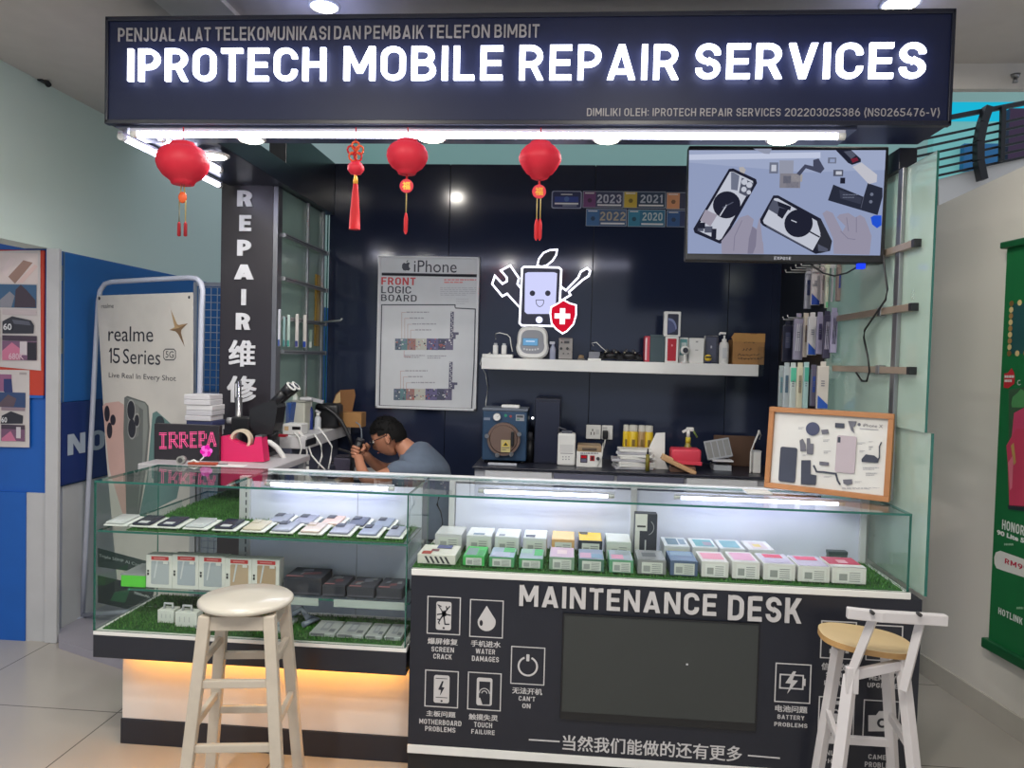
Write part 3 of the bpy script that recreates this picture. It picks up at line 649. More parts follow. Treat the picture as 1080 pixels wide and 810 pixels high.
for q in ((250, 240, 12), (270, 252, 12), (248, 270, 11), (268, 282, 9)): b.circle(*q, lt, 6)
b.circle(178, 333, 56, dk, 6); b.stroke([(178, 333), (150, 378)], 5, lt, 7); b.stroke([(160, 345), (205, 322)], 4, mid, 7)
b.poly([(92, 352), (140, 374), (112, 420), (70, 396)], gl, 6); b.poly([(144, 392), (192, 414), (160, 462), (130, 438)], lt, 6)
for k, q in enumerate(((60, 405, 90, 430), (88, 420, 120, 446), (116, 430, 136, 470), (60, 428, 84, 440), (196, 356, 220, 372))): b.rect(*q, (dk, mid, dk, mid, dk)[k], 7)
b.poly([(228, 180), (246, 178), (256, 190), (250, 206), (232, 198)], EM(180, 176, 176), 4)
b.poly([(368, 294), (388, 294), (560, 388), (606, 480), (598, 520), (540, 532), (325, 416), (310, 398)], dk, 3)
b.poly([(372, 306), (386, 306), (545, 398), (560, 460), (528, 518), (330, 408), (326, 396)], lt, 4)
b.poly([(366, 312), (430, 336), (404, 384), (346, 350)], mid, 5); b.poly([(392, 344), (428, 352), (404, 390), (384, 376)], dk, 6); b.poly([(384, 318), (440, 340), (436, 356), (388, 338)], dk, 6)
b.circle(470, 408, 58, dk, 6); b.stroke([(440, 395), (462, 404)], 4, lt, 7); b.stroke([(512, 440), (556, 464)], 6, dk, 6); b.poly([(528, 405), (556, 418), (562, 452), (520, 432)], lt, 5)
b.poly([(560, 388), (606, 480), (598, 520), (556, 530), (540, 505), (562, 460), (545, 400)], EM(46, 48, 58), 6); b.stroke([(340, 418), (520, 516)], 5, mid, 6); b.poly([(548, 492), (590, 512), (586, 524), (550, 520)], mid, 7)
b.poly([(612, 250), (735, 300), (752, 244), (812, 264), (812, 300), (792, 374), (590, 314)], EM(42, 46, 62), 3)
b.poly([(636, 272), (728, 304), (722, 330), (640, 306)], EM(58, 62, 80), 4); b.circle(768, 290, 7, sl, 4); b.circle(764, 320, 7, sl, 4); b.scrib(650, 290, 712, 312, sl, 5, 2, .3, 2); b.stroke([(735, 300), (724, 346)], 3, mid, 4)
b.poly([(620, 108), (682, 108), (724, 146), (724, 158), (688, 170), (672, 162)], dk, 3); b.poly([(654, 116), (684, 112), (704, 132), (684, 146)], mid, 4); b.poly([(682, 146), (708, 140), (714, 152), (690, 162)], EM(116, 36, 56), 4); b.poly([(690, 178), (726, 160), (790, 210), (788, 240), (756, 248)], EM(196, 196, 206), 3)
for q, c_ in (((352, 160, 388, 205), sl), ((360, 170, 380, 196), lt), ((392, 152, 450, 205), EM(150, 154, 172)), ((394, 205, 478, 264), EM(132, 130, 140)), ((408, 215, 440, 245), mid), ((440, 208, 486, 238), EM(164, 160, 160)), ((420, 240, 470, 262), mid), ((590, 140, 624, 164), sl), ((598, 146, 618, 160), bg), ((612, 190, 652, 216), mid), ((640, 222, 660, 246), dk), ((622, 196, 646, 210), lt)): b.rect(*q, c_, 3 if c_ is not lt and c_ is not bg else 4)
b.poly([(462, 206), (496, 168), (530, 176), (530, 150), (552, 144), (576, 186), (560, 204), (500, 184), (476, 214)], EM(70, 74, 96), 4); b.poly([(286, 104), (362, 104), (352, 126), (330, 124)], EM(148, 154, 176), 3)
GLV, GL2 = EM(152, 148, 168), EM(128, 124, 146)
b.poly([(566, 368), (584, 356), (608, 366), (648, 442), (660, 420), (625, 384), (636, 372), (672, 366), (700, 384), (720, 374), (738, 386), (756, 430), (766, 460), (758, 536), (612, 532), (610, 470)], GLV, 8)
b.stroke([(664, 384), (672, 440)], 3, GL2, 9); b.stroke([(704, 384), (704, 446)], 3, GL2, 9); b.stroke([(640, 440), (670, 470), (700, 474)], 3, GL2, 9)
b.poly([(158, 532), (156, 480), (188, 440), (232, 384), (264, 374), (288, 392), (282, 420), (300, 430), (312, 380), (322, 470), (326, 532)], GLV, 8)
b.poly([(282, 420), (300, 436), (296, 500), (284, 532), (262, 532), (268, 470)], GL2, 9); b.stroke([(240, 396), (210, 462), (206, 520)], 3, GL2, 9); b.poly([(292, 532), (300, 490), (316, 462), (326, 490), (328, 532)], GLV, 10)
b.poly([(762, 384), (776, 376), (806, 376), (806, 416), (788, 428), (768, 412)], EM(36, 84, 214), 8)
b.build('lit_picture', t)
b = B().plane((0, TY - .002, 0), crop=TVK); b.text('EXPOSE', 372, 543, 440, 556, C(150, 152, 160), 1, .16); b.build('maker_name', t)
b = B(); p = aty(909, 280, TY); b.box(p.x - .015, p.x + .013, TY - .004, TY + .02, TZ0 - .02, TZ0, emis('blue_indicator', (30, 60, 235), 1.4), .002); b.build('indicator_light', t)
q = [aty(x, y, .32) for x, y in ((905, 281), (893, 288), (880, 291), (868, 288), (855, 279))]; b = B(); b.tube(q, .0035, BLACK, 6); b.build('signal_cable', t)
q = [atx(x, y, 1.168) for x, y in ((932, 270), (933, 285), (936, 305), (934, 316), (925, 329), (912, 348), (911, 356), (915, 375), (917, 392), (914, 402), (909, 402), (903, 393))]; b = B(); b.tube(q, .0042, BLACK, 6); b.build('power_cable', t)
# ================================================================== WALL SHELF AND WHAT STANDS ON IT
SHZ = 1.562; SY0, SY1 = 1.6, 1.848
t = thing('wall_shelf', 'thick white floating shelf on the black back wall', 'shelf', (.27, 1.72, 1.497))
xa, xb = aty(507.8, 380, SY0).x, aty(806, 390, SY0).x
b = B(); b.box(xa, xb - .03, SY0, SY1, 1.497, SHZ, WHITE, .003); b.build('shelf_board', t)
b = B(); b.box(xb - .03, xb, SY0 + .004, SY1, 1.499, SHZ + .1, CLEAR); b.build('end_panel', t, label='clear plastic end panel')
def col_x(px, Y, y=370): return aty(px, y, Y).x
def standbox(name, x0, x1, ztop, Y, dep, m, label, cat, z=SHZ, group=None, bev=.003):
    """a box standing on its end with a sleeve line and a face to print on; returns thing, builder and the face"""
    X0, X1 = col_x(x0, Y), col_x(x1, Y); Z1 = aty((x0 + x1) / 2, ztop, Y).z
    t = thing(name, label, cat, ((X0 + X1) / 2, Y, z), group=group)
    b = B(); b.box(X0, X1, Y, Y + dep, z, Z1, m, bev); return t, b, (X0, X1, z, Z1)
G6 = (640, 270, 4.5)
PH = 'phone cartons on the wall shelf'
t, b, q = standbox('phone_carton', 680, 688.5, 354.5, 1.64, .09, C(196, 60, 80), 'narrow pink red carton behind the dark green one on the shelf', 'box', group=PH); b.build('carton', t)
b = B().plane((0, 1.639, 0)); b.urect(q[0] + .002, q[2] + .01, q[0] + .012, q[3] - .01, C(225, 190, 195), 1); b.build('spine_label', t)
t, b, q = standbox('phone_carton', 685.5, 701, 353, 1.625, .07, C(58, 76, 84, rough=.6), 'plain dark grey green carton standing on the shelf', 'box', group=PH); b.build('carton', t)
b = B(); b.box(q[0] + .001, q[1] - .001, 1.6235, 1.626, q[2] + .14, q[2] + .142, C(40, 52, 60)); b.build('lid_seam', t)
def phonecarton(x0, x1, y1, Y, z, label, pic):
    t, b, q = standbox('phone_carton', x0, x1, y1, Y, .045, WPRINT, label, 'box', z=z, group=PH); b.build('carton', t)
    b = B().plane((0, Y, 0)); pic(b, q); b.build('front_print', t); return q
def pic_red(b, q):
    w, h = q[1] - q[0], q[3] - q[2]; b.urect(q[0] + w * .17, q[2] + h * .06, q[1] - w * .17, q[3] - h * .08, C(178, 26, 48), 1, .004)
    b.urect(q[0] + w * .5 - .004, q[2] + h * .62, q[0] + w * .5 + .004, q[2] + h * .7, C(226, 160, 165), 2, .003)
qr = phonecarton(701.5, 715.5, 355, 1.62, SHZ, 'white carton with a red phone on the front, on the shelf', pic_red)
def pic_earth(b, q):
    w, h = q[1] - q[0], q[3] - q[2]; b.urect(q[0] + w * .2, q[2] + h * .06, q[1] - w * .14, q[3] - h * .1, C(40, 44, 66), 1, .005)
    cx, cz = q[0] + w * .36, q[2] + h * .3
    pts = [(q[0] + w * .24, q[2] + h * .1)] + [(cx + w * .4 * math.cos(a), cz + h * .42 * math.sin(a)) for a in [k * PI / 2 / 8 for k in range(9)]] + [(q[0] + w * .24, q[2] + h * .74)]
    b.face([b.w(u, v, 2) for u, v in pts], C(120, 130, 172)); pts2 = [(u - .006 if k else u, v - .012 if k else v) for k, (u, v) in enumerate(pts)]; b.face([b.w(max(u, q[0] + w * .24), v, 3) for u, v in pts2], C(72, 80, 120))
phonecarton(699.5, 717, 328.5, 1.622, qr[3] + .001, 'white carton with a dark moon picture, on top of the red phone carton', pic_earth)
def pic_teal(b, q):
    w, h = q[1] - q[0], q[3] - q[2]; b.urect(q[0] + w * .1, q[2] + h * .3, q[1] - w * .1, q[3] - h * .06, C(96, 150, 152), 1, .003); b.urect(q[0] + w * .25, q[2] + h * .45, q[1] - w * .2, q[3] - h * .2, C(190, 205, 205), 2, .003)
phonecarton(716, 725.5, 356, 1.66, SHZ, 'white carton with a teal picture behind the round webcam', pic_teal)
def pic_plain(b, q):
    w, h = q[1] - q[0], q[3] - q[2]; b.urect(q[0] + w * .42, q[2] + h * .82, q[0] + w * .58, q[2] + h * .88, C(150, 150, 152), 1); b.urect(q[0] + w * .4, q[2] + h * .5, q[0] + w * .6, q[2] + h * .54, C(170, 170, 172), 1)
phonecarton(727, 742.5, 356.5, 1.625, SHZ, 'plain white carton with tiny grey marks next to the dark one', pic_plain)
def pic_dark(b, q):
    w, h = q[1] - q[0], q[3] - q[2]; b.urect(q[0] + .001, q[2] + .001, q[1] - .001, q[3] - .001, C(52, 56, 72), 1); b.urect(q[0] + w * .1, q[2] + h * .05, q[1] - w * .14, q[3] - h * .06, C(74, 78, 98), 2, .003); b.urect(q[0] + w * .42, q[2] + h * .55, q[0] + w * .54, q[2] + h * .64, C(176, 178, 190), 3, .002)
phonecarton(743.5, 757, 354, 1.65, SHZ, 'dark grey carton behind the yellow smiley figure', pic_dark)
# round webcam toy
c = aty(722.5, 369.5, 1.61); t = thing('round_webcam', 'small round white webcam with a dark lens on the shelf', 'camera', (c.x, c.y, SHZ))
b = B(); b.ball((c.x, c.y, c.z), .026, WPRINT, (1, .7, 1)); b.build('body', t)
b = B(); b.cyl((c.x, c.y - .021, c.z), (c.x, c.y - .015, c.z), .015, C(40, 42, 50, rough=.2), n=24); b.build('lens', t)
b = B(); b.lathe((c.x, c.y, SHZ), [(.018, 0), (.02, .004), (.008, .012), (.006, c.z - SHZ)], WPRINT); b.build('foot', t)
# smiley figure
c = aty(747, 373, 1.61); t = thing('smiley_figure', 'little yellow smiley head with sunglasses in front of the dark carton', 'toy', (c.x, c.y, SHZ))
b = B(); b.box(c.x - .017, c.x + .017, c.y - .012, c.y + .012, SHZ, SHZ + .012, C(34, 44, 90), .003); b.build('base', t)
b = B(); b.ball((c.x, c.y, SHZ + .031), .02, C(232, 196, 62), (1, .8, 1)); b.build('head', t)
b = B(); b.box(c.x - .017, c.x + .017, c.y - .019, c.y - .008, SHZ + .031, SHZ + .04, BLACK, .003); b.build('sunglasses', t)
# pump bottle
c = aty(763, 383, 1.64); h = aty(763, 350, 1.64).z - SHZ; r = .026
t = thing('pump_bottle', 'white pump bottle beside the brown carton', 'bottle', (c.x, c.y, SHZ))
b = B(); b.lathe((c.x, c.y, SHZ), [(r * .9, 0), (r, .006), (r, h * .58), (r * .85, h * .66), (r * .4, h * .7)], WPRINT); b.build('bottle', t)
b = B(); b.lathe((c.x, c.y, SHZ + h * .69), [(r * .5, 0), (r * .5, h * .08), (r * .2, h * .1), (r * .2, h * .2)], WHITE); b.build('collar', t)
b = B(); b.beam((c.x + .008, c.y, SHZ + h * .95), (c.x - .026, c.y, SHZ + h * .96), .014, .012, WHITE); b.beam((c.x - .024, c.y, SHZ + h * .96), (c.x - .028, c.y, SHZ + h * .9), .009, .009, WHITE); b.build('pump_head', t)
b = B().plane((c.x, c.y - r - .0005, 0)); b.urect(-.012, SHZ + .03, .012, SHZ + h * .5, C(196, 198, 202), 0); b.build('label', t)
# brown carton with handwriting
t, b, q = standbox('brown_carton', 773, 806.5, 358.5, 1.63, .14, CARD, 'brown cardboard carton with handwriting and an open notched lid', 'box'); b.build('carton', t)
b = B(); zt_ = aty(790, 351.5, 1.63).z; X0 = col_x(771, 1.63); b.face([(X0 + .012, 1.628, q[3] - .012), (q[1], 1.628, q[3] - .012), (q[1], 1.63, zt_), (q[0] + .13, 1.63, zt_), (q[0] + .125, 1.63, zt_ - .006), (q[0] + .095, 1.63, zt_ - .006), (q[0] + .09, 1.63, zt_), (X0 + .015, 1.63, zt_), (X0 - .002, 1.628, q[3] + .012)], C(172, 128, 74, rough=.8))
b.face([(X0 + .012, 1.634, q[3] - .012), (q[1], 1.634, q[3] - .012), (q[1], 1.634, zt_), (X0 + .015, 1.634, zt_)], C(150, 108, 62, rough=.8)); b.build('lid_flap', t)
b = B().plane((0, 1.63, 0), crop=G6); INK = C(70, 52, 40)
for k, (x0, y0, x1) in enumerate(((652, 410, 705), (645, 444, 690), (622, 470, 735), (622, 486, 738))):
    rr = random.Random(k); xx = x0
    while xx < x1 - 8:
        n = rr.uniform(8, 16); b.stroke([(xx, y0 + rr.uniform(-5, 5)), (xx + n * .4, y0 + rr.uniform(-7, 7)), (xx + n * .6, y0 + rr.uniform(-6, 6)), (xx + n, y0 + rr.uniform(-5, 5))], 3, INK, 1); xx += n + 4
b.build('handwriting', t)
# round clock speaker
KK = (480, 220, 4.5); Yc = 1.64
c = aty(561.5, 361, Yc); rr_ = aty(579, 361, Yc).x - c.x
t = thing('clock_speaker', 'round-shouldered white device with a blue display under the lit logo', 'speaker', (c.x, Yc, SHZ))
pts = []
for k in range(40):
    a = 2 * PI * k / 40; e = .62; pts.append((math.copysign(abs(math.cos(a)) ** e, math.cos(a)) * rr_ * (1.0 if math.sin(a) < 0 else .93), math.copysign(abs(math.sin(a)) ** e, math.sin(a)) * (c.z - SHZ + .0)))
zc = c.z
b = B()
for i in range(40):
    (u, v), (u2, v2) = pts[i], pts[(i + 1) % 40]
    b.face([(c.x + u * .9, Yc, zc + v * .9), (c.x + u2 * .9, Yc, zc + v2 * .9), (c.x + u2, Yc + .02, zc + v2), (c.x + u, Yc + .02, zc + v)], WPRINT, True); b.face([(c.x + u, Yc + .02, zc + v), (c.x + u2, Yc + .02, zc + v2), (c.x + u2 * .9, Yc + .1, zc + v2 * .9 - .0), (c.x + u * .9, Yc + .1, zc + v * .9)], WPRINT, True)
b.face([(c.x + u * .9, Yc, zc + v * .9) for u, v in pts], WPRINT); b.face([(c.x + u * .9, Yc + .1, zc + v * .9) for u, v in pts][::-1], WPRINT); b.build('housing', t, clean=True)
b = B().plane((0, Yc - .001, 0), crop=KK); b.face([b.w(c.x + u * .74, zc + v * .72 + .002, 0) for u, v in pts], C(140, 142, 150)); b.build('grey_face', t)
b = B().plane((0, Yc - .001, 0), crop=KK); b.rect(318, 614, 396, 652, C(96, 128, 150), 1, r=.004); b.rect(323, 617, 391, 649, emis('blue_display', (120, 178, 224), .8), 2); b.rect(336, 628, 378, 632, emis('display_digit', (225, 240, 255), 1), 3); b.build('display', t)
for k in range(6):
    b = B().plane((0, Yc - .001, 0), crop=KK); b.circle(328 + k * 13, 666 + (6 if k in (0, 5) else 9 if k in (1, 4) else 10) - 6, 4.5, C(200, 202, 206), 1); b.build('button', t)
# chargers in a power strip
t = thing('power_strip', 'white power strip lying on the shelf end with two plugs', 'power strip', (col_x(524, 1.64), 1.64, SHZ))
b = B(); b.box(col_x(509, 1.64), col_x(541, 1.64), 1.62, 1.67, SHZ, SHZ + .022, WPRINT, .004); b.build('body', t)
for px in (522.5, 531.5):
    b = B(); x = col_x(px, 1.64); b.box(x - .014, x + .014, 1.63, 1.66, SHZ + .022, SHZ + .075, WPRINT, .006); b.box(x - .009, x + .009, 1.632, 1.658, SHZ + .075, SHZ + .085, C(170, 172, 178), .002); b.build('plug_charger', t)
q = [aty(x, y, 1.645) for x, y in ((523, 358), (522.5, 352), (527, 351), (535, 353), (538, 356), (539, 364), (540.5, 371))]; b = B(); b.tube(q, .003, WPRINT, 6); b.build('cable', t)
q = [aty(x, y, 1.6) for x, y in ((517, 372), (508, 377), (506, 384), (507.5, 395), (510, 410), (508, 425), (507, 440))]; b = B(); b.tube([(p.x, p.y + (.22 if k > 2 else .02), p.z) for k, p in enumerate(q)], .003, WPRINT, 6); b.build('hanging_cable', t)
# small bits
c = aty(583, 375, 1.66); t = thing('small_spray_bottle', 'small clear spray bottle between white device and meter box', 'bottle', (c.x, c.y, SHZ))
b = B(); b.lathe((c.x, c.y, SHZ), [(.017, 0), (.018, .06), (.009, .078), (.007, .086)], mat('clear_bottle', (150, 155, 178), rough=.2)); b.build('bottle', t)
b = B(); b.box(c.x - .02, c.x + .01, c.y - .006, c.y + .006, SHZ + .086, SHZ + .102, C(190, 192, 205), .003); b.build('spray_head', t)
x0, x1 = col_x(589, 1.64), col_x(604, 1.64); zt_ = aty(596, 356, 1.64).z
t = thing('meter_box', 'small grey bench power box with knobs on the shelf', 'power supply', ((x0 + x1) / 2, 1.64, SHZ))
b = B(); b.box(x0, x1, 1.645, 1.76, SHZ, zt_, BLACK, .004); b.build('case', t)
b = B(); b.box(x0 + .002, x1 - .002, 1.64, 1.646, SHZ + .004, zt_ - .004, C(148, 144, 142), .002); b.build('front_panel', t)
b = B().plane((0, 1.639, 0), crop=KK); b.rect(518, 628, 542, 640, C(60, 60, 66), 1); b.rect(500, 618, 545, 622, C(90, 90, 95), 1); b.build('display', t)
for (x, y, r) in ((506, 635, 5), (503, 664, 8), (533, 664, 8), (514, 688, 4), (536, 688, 4)):
    b = B(); p = aty(480 + x / 4.5, 220 + y / 4.5, 1.64); b.cyl(p, p + V((0, -.012, 0)), r * .0009, C(50, 50, 54)); b.build('knob', t)
b = B(); c = aty(613, 373, 1.64); t = thing('charger_dock', 'tiny grey gadget with brown rim beside the meter box', 'gadget', (c.x, c.y, SHZ))
b.box(c.x - .02, c.x + .02, c.y - .02, c.y + .02, SHZ, SHZ + .012, C(90, 84, 80), .003); b.build('base', t); b = B(); b.lathe((c.x, c.y, SHZ + .012), [(.016, 0), (.014, .014), (.006, .018)], C(140, 118, 90)); b.build('dial', t)
x0, x1 = col_x(621, 1.63), col_x(633, 1.63); t = thing('grey_adapter', 'grey square adapter standing on a white strip on the shelf', 'adapter', ((x0 + x1) / 2, 1.65, SHZ))
b = B(); b.box(x0, x1, 1.63, 1.66, SHZ + .012, SHZ + .05, C(120, 122, 132), .004); b.build('body', t); b = B(); b.box(x0 - .004, x1 + .006, 1.62, 1.67, SHZ, SHZ + .012, WPRINT, .002); b.build('strip', t)
q = [aty(x, y, 1.65) for x, y in ((626, 365), (624, 362), (629, 361), (634, 366), (640, 371))]; b = B(); b.tube(q, .0025, WPRINT, 6); b.build('cable', t)
# game controllers and loose cables
for k, (px, sc_, lb) in enumerate(((644, .9, 'black game controller lying in the cable tangle, next to the adapter'), (664, 1.0, 'black game controller lying in the cable tangle, next to the cartons'))):
    x = col_x(px, 1.68); t = thing('game_controller', lb, 'controller', (x, 1.68, SHZ))
    b = B(); b.ball((x, 1.68, SHZ + .032), .045 * sc_, BLACK, (1, .75, .5), 20); b.build('body', t)
    for s_ in (-1, 1):
        b = B(); b.tube([(x + s_ * .03, 1.68, SHZ + .03), (x + s_ * .05, 1.66, SHZ + .024), (x + s_ * .056, 1.625, SHZ + .015)], [.02, .019, .012], BLACK, 12); b.build('grip', t)
        b = B(); b.cyl((x + s_ * .02, 1.665, SHZ + .048), (x + s_ * .02, 1.66, SHZ + .066), .009, C(60, 60, 66), n=14); b.build('thumb_stick', t)
        b = B(); b.ball((x + s_ * .03, 1.65, SHZ + .05), .005, C(150, 146, 130)); b.build('button', t)
rr = random.Random(11)
for k in range(4):
    x = col_x(632 + k * 11, 1.7); t_ = [V((x + rr.uniform(-.05, .06), 1.7 + rr.uniform(-.05, .05), SHZ + .008 + .05 * abs(math.sin(j * 1.3 + k)))) for j in range(9)]
    b = B(); b.tube(t_, .004, BLACK, 6); b.build('loose_cable', label='loose black cable coiled among the game controllers', cat='cable', group='loose black cables on the shelf')

# ================================================================== BACK COUNTER
CZ, CY0 = .975, 1.34
x0, x1 = aty(500, 492, CY0).x, 1.14
t = thing('back_cabinet', 'low white cabinet with drawers under the dark worktop along the back wall', 'cabinet', ((x0 + x1) / 2, 1.6, 0))
b = B(); b.box(x0, x1, CY0 + .03, 1.845, .05, CZ - .0125, mat('cabinet_grey_white', (176, 178, 188), rough=.5), .003); b.build('body', t)
b = B(); b.box(x0 + .02, x1 - .02, CY0 + .08, 1.84, 0, .05, BLACK); b.build('plinth', t)
for pa_, pb_ in ((511, 582), (584, 648), (651, 722), (725, 800)):
    X0, X1 = aty(pa_, 500, CY0).x, aty(pb_, 500, CY0).x
    b = B(); b.box(X0, X1, CY0 + .01, CY0 + .03, .7, CZ - .02, mat('drawer_white', (196, 198, 204), rough=.45) if pa_ in (511, 725) else C(96, 98, 118), .003); d = b.build('drawer', t)
    b = B(); b.box((X0 + X1) / 2 - .06, (X0 + X1) / 2 + .06, CY0, CY0 + .01, .86, .868, STEEL); b.build('handle', d)
    b = B(); b.box(X0, X1, CY0 + .01, CY0 + .03, .08, .69, mat('drawer_white', (196, 198, 204)), .003); d = b.build('door', t)
b = B(); b.box(x0 - .01, x1, CY0, 1.845, CZ - .012, CZ, mat('worktop_dark', (34, 36, 50), rough=.35), .003); b.build('dark_worktop', label='dark worktop on the white cabinet along the back wall', cat='worktop')
K3 = (480, 400, 4.5); K4 = (640, 420, 4.5)
def cx3(x, Y, k=K3): return aty(k[0] + x / k[2], k[1] + 300 / k[2], Y).x
def cz3(x, y, Y, k=K3): return aty(k[0] + x / k[2], k[1] + y / k[2], Y).z
# vacuum chamber
Y = 1.5; X0, X1 = cx3(128, Y), cx3(338, Y); Z1 = cz3(230, 150, Y); BLUE = mat('machine_blue', (38, 66, 96), rough=.4)
t = thing('debubbling_machine', 'dark blue vacuum chamber with a round brown door and gauge', 'machine', ((X0 + X1) / 2, Y, CZ))
b = B(); b.box(X0, X1, Y, Y + .26, CZ + .015, Z1, BLUE, .006); b.build('cabinet', t)
b = B(); b.box(X0 - .002, X1 + .004, Y - .006, Y + .2, Z1, Z1 + .014, C(104, 112, 126), .003); b.build('top_plate', t)
c = aty(480 + 232 / 4.5, 400 + 282 / 4.5, Y); r = (cx3(310, Y) - cx3(155, Y)) / 2
b = B(); b.cyl(c, c + V((0, -.035, 0)), r, mat('door_brown', (112, 92, 84), rough=.45, metal=.2), n=40); b.cyl(c + V((0, -.035, 0)), c + V((0, -.042, 0)), r * .86, mat('door_brown', (112, 92, 84)), r * .8, n=40); d = b.build('round_door', t)
for a in (170, 20, 300, 250):
    b = B(); q = c + V((math.cos(math.radians(a)) * r * 1.02, -.03, math.sin(math.radians(a)) * r * 1.02)); b.cyl(q, q + V((0, -.02, 0)), .012, STEEL, n=12); b.build('clamp_knob', d)
b = B(); q = aty(480 + 272 / 4.5, 400 + 282 / 4.5, Y - .05); b.box(q.x - .008, q.x + .008, q.y - .01, q.y + .008, q.z - .04, q.z + .04, BLACK, .003); b.build('handle', d)
b = B().plane((0, Y - .043, 0), crop=K3); b.rect(218, 288, 262, 346, C(190, 176, 120), 1); b.poly([(240, 293), (258, 318), (222, 318)], C(226, 196, 60), 2); b.poly([(240, 299), (252, 315), (228, 315)], C(60, 56, 40), 3); b.scrib(222, 322, 258, 342, C(120, 112, 90), 2, 2, .5, 1); b.build('warning_label', d)
b = B(); q = aty(480 + 200 / 4.5, 400 + 178 / 4.5, Y); b.cyl(q, q + V((0, -.02, 0)), .022, STEEL, n=24); g = b.build('gauge', t)
b = B(); b.cyl(q + V((0, -.02, 0)), q + V((0, -.021, 0)), .019, WPRINT, n=24); b.beam(q + V((0, -.022, 0)), q + V((.012, -.022, .008)), .002, .001, BLACK, bev=0); b.build('dial', g)
b = B().plane((0, Y, 0), crop=K3); b.rect(288, 168, 328, 198, C(150, 152, 158), 1); b.rect(293, 172, 323, 182, C(60, 64, 72), 2); b.rect(293, 186, 306, 194, C(90, 130, 120), 2); b.rect(136, 182, 166, 194, C(120, 130, 150), 1); b.circle(240, 172, 7, C(40, 140, 110), 1); b.circle(264, 176, 6, C(150, 60, 60), 1); b.build('control_panel', t)
for px in (150, 320):
    b = B(); x = cx3(px, Y); b.cyl((x, Y + .03, CZ), (x, Y + .03, CZ + .016), .014, BLACK, n=12); b.build('rubber_foot', t)
b = B(); b.box(cx3(160, Y - .07), cx3(296, Y - .07), Y - .09, Y - .06, CZ, CZ + .012, C(176, 180, 192), .003); b.build('grey_ruler', label='thin grey bar lying in front of the blue vacuum chamber', cat='bar')
b = B(); b.box(cx3(216, Y + .05), cx3(302, Y + .05), Y + .03, Y + .08, Z1 + .0142, Z1 + .032, WPRINT, .006); b.build('white_remote', label='white slim remote lying on the blue vacuum chamber', cat='remote')
# tall dark tower box
Y = 1.55; X0, X1 = cx3(375, Y), cx3(496, Y); Z1 = cz3(430, 92, Y); t = thing('dark_tower', 'tall plain dark navy cabinet box next to the blue machine', 'cabinet', ((X0 + X1) / 2, Y, CZ))
b = B(); b.box(X0, X1, Y, Y + .25, CZ, Z1, mat('tower_navy', (26, 30, 48), rough=.35), .004); b.build('casing', t)
b = B(); b.box(X0 + .004, X1 - .004, Y - .004, Y, CZ + .01, Z1 - .02, mat('tower_navy_front', (30, 34, 54), rough=.3), .002); b.build('front_panel', t)
b = B(); q = aty(480 + 368 / 4.5, 400 + 184 / 4.5, 1.843); b.ball(q, .008, emis('wall_led', (255, 255, 255), 2)); b.build('indicator_light', label='tiny white indicator light on the black back wall by the tower', cat='light')
b = B(); q = V((cx3(355, 1.6), 1.6, CZ)); b.cyl(q + V((0, 0, .0)), q + V((0, 0, .13)), .028, BLACK, .024); b.cyl(q + V((0, 0, .13)), q + V((0, 0, .17)), .02, C(60, 60, 66), .012); b.build('black_canister', label='dark canister between blue machine and navy tower', cat='canister')
# white adapter unit
Y = 1.5; X0, X1 = cx3(487, Y), cx3(572, Y); Z1 = cz3(530, 258, Y); t = thing('ultrasonic_unit', 'tall white bench unit with tools in the top, before the navy tower', 'device', ((X0 + X1) / 2, Y, CZ))
b = B(); b.box(X0, X1, Y, Y + .09, CZ, Z1, WPRINT, .01); b.build('body', t)
b = B().plane((0, Y, 0), crop=K3); b.rect(500, 350, 560, 354, C(150, 150, 156), 1)
for k in range(6): b.circle(512 + (k % 3) * 14, 368 + (k // 3) * 12, 3, C(130, 130, 140), 1)
b.rect(497, 310, 560, 346, C(205, 205, 205), 1); b.build('key_panel', t)
b = B(); q = V(((X0 + X1) / 2, Y + .03, Z1)); b.tube([q + V((.01, 0, -.01)), q + V((-.01, 0, .02)), q + V((-.045, 0, .03)), q + V((-.05, 0, .0))], .006, C(60, 62, 74)); b.box(q.x - .03, q.x + .03, q.y - .02, q.y + .02, q.z, q.z + .014, C(80, 84, 98), .004); b.build('tool_rest', t)
# power supply with red digits
Y = 1.47; X0, X1 = cx3(578, Y), cx3(700, Y); Z1 = cz3(640, 346, Y); t = thing('bench_power_supply', 'white bench supply with red display and a tan top on the back worktop', 'power supply', ((X0 + X1) / 2, Y, CZ))
b = B(); b.box(X0, X1, Y, Y + .15, CZ, Z1, WPRINT, .004); b.build('case', t)
b = B(); b.box(X0 + .004, X1 - .004, Y + .01, Y + .15, Z1, Z1 + .035, C(150, 128, 100), .006); b.box(X0 + .03, X1 - .03, Y + .006, Y + .03, Z1 + .008, Z1 + .022, C(84, 72, 62), .003); b.build('top_tray', t)
b = B().plane((0, Y, 0), crop=K3); b.rect(594, 358, 628, 396, C(60, 44, 60), 1); b.rect(598, 362, 624, 374, emis('red_digits', (190, 30, 40), .7), 2); b.rect(598, 378, 624, 392, C(96, 96, 120), 2); b.rect(640, 362, 662, 388, C(170, 34, 40), 1); b.rect(646, 366, 656, 384, C(60, 16, 20), 2); b.scrib(594, 348, 690, 356, C(140, 140, 150), 1, 1, .8, 2); b.build('front_panel', t)
b = B(); q = aty(480 + 678 / 4.5, 400 + 376 / 4.5, Y); b.cyl(q, q + V((0, -.014, 0)), .009, C(70, 70, 76)); b.build('knob', t)
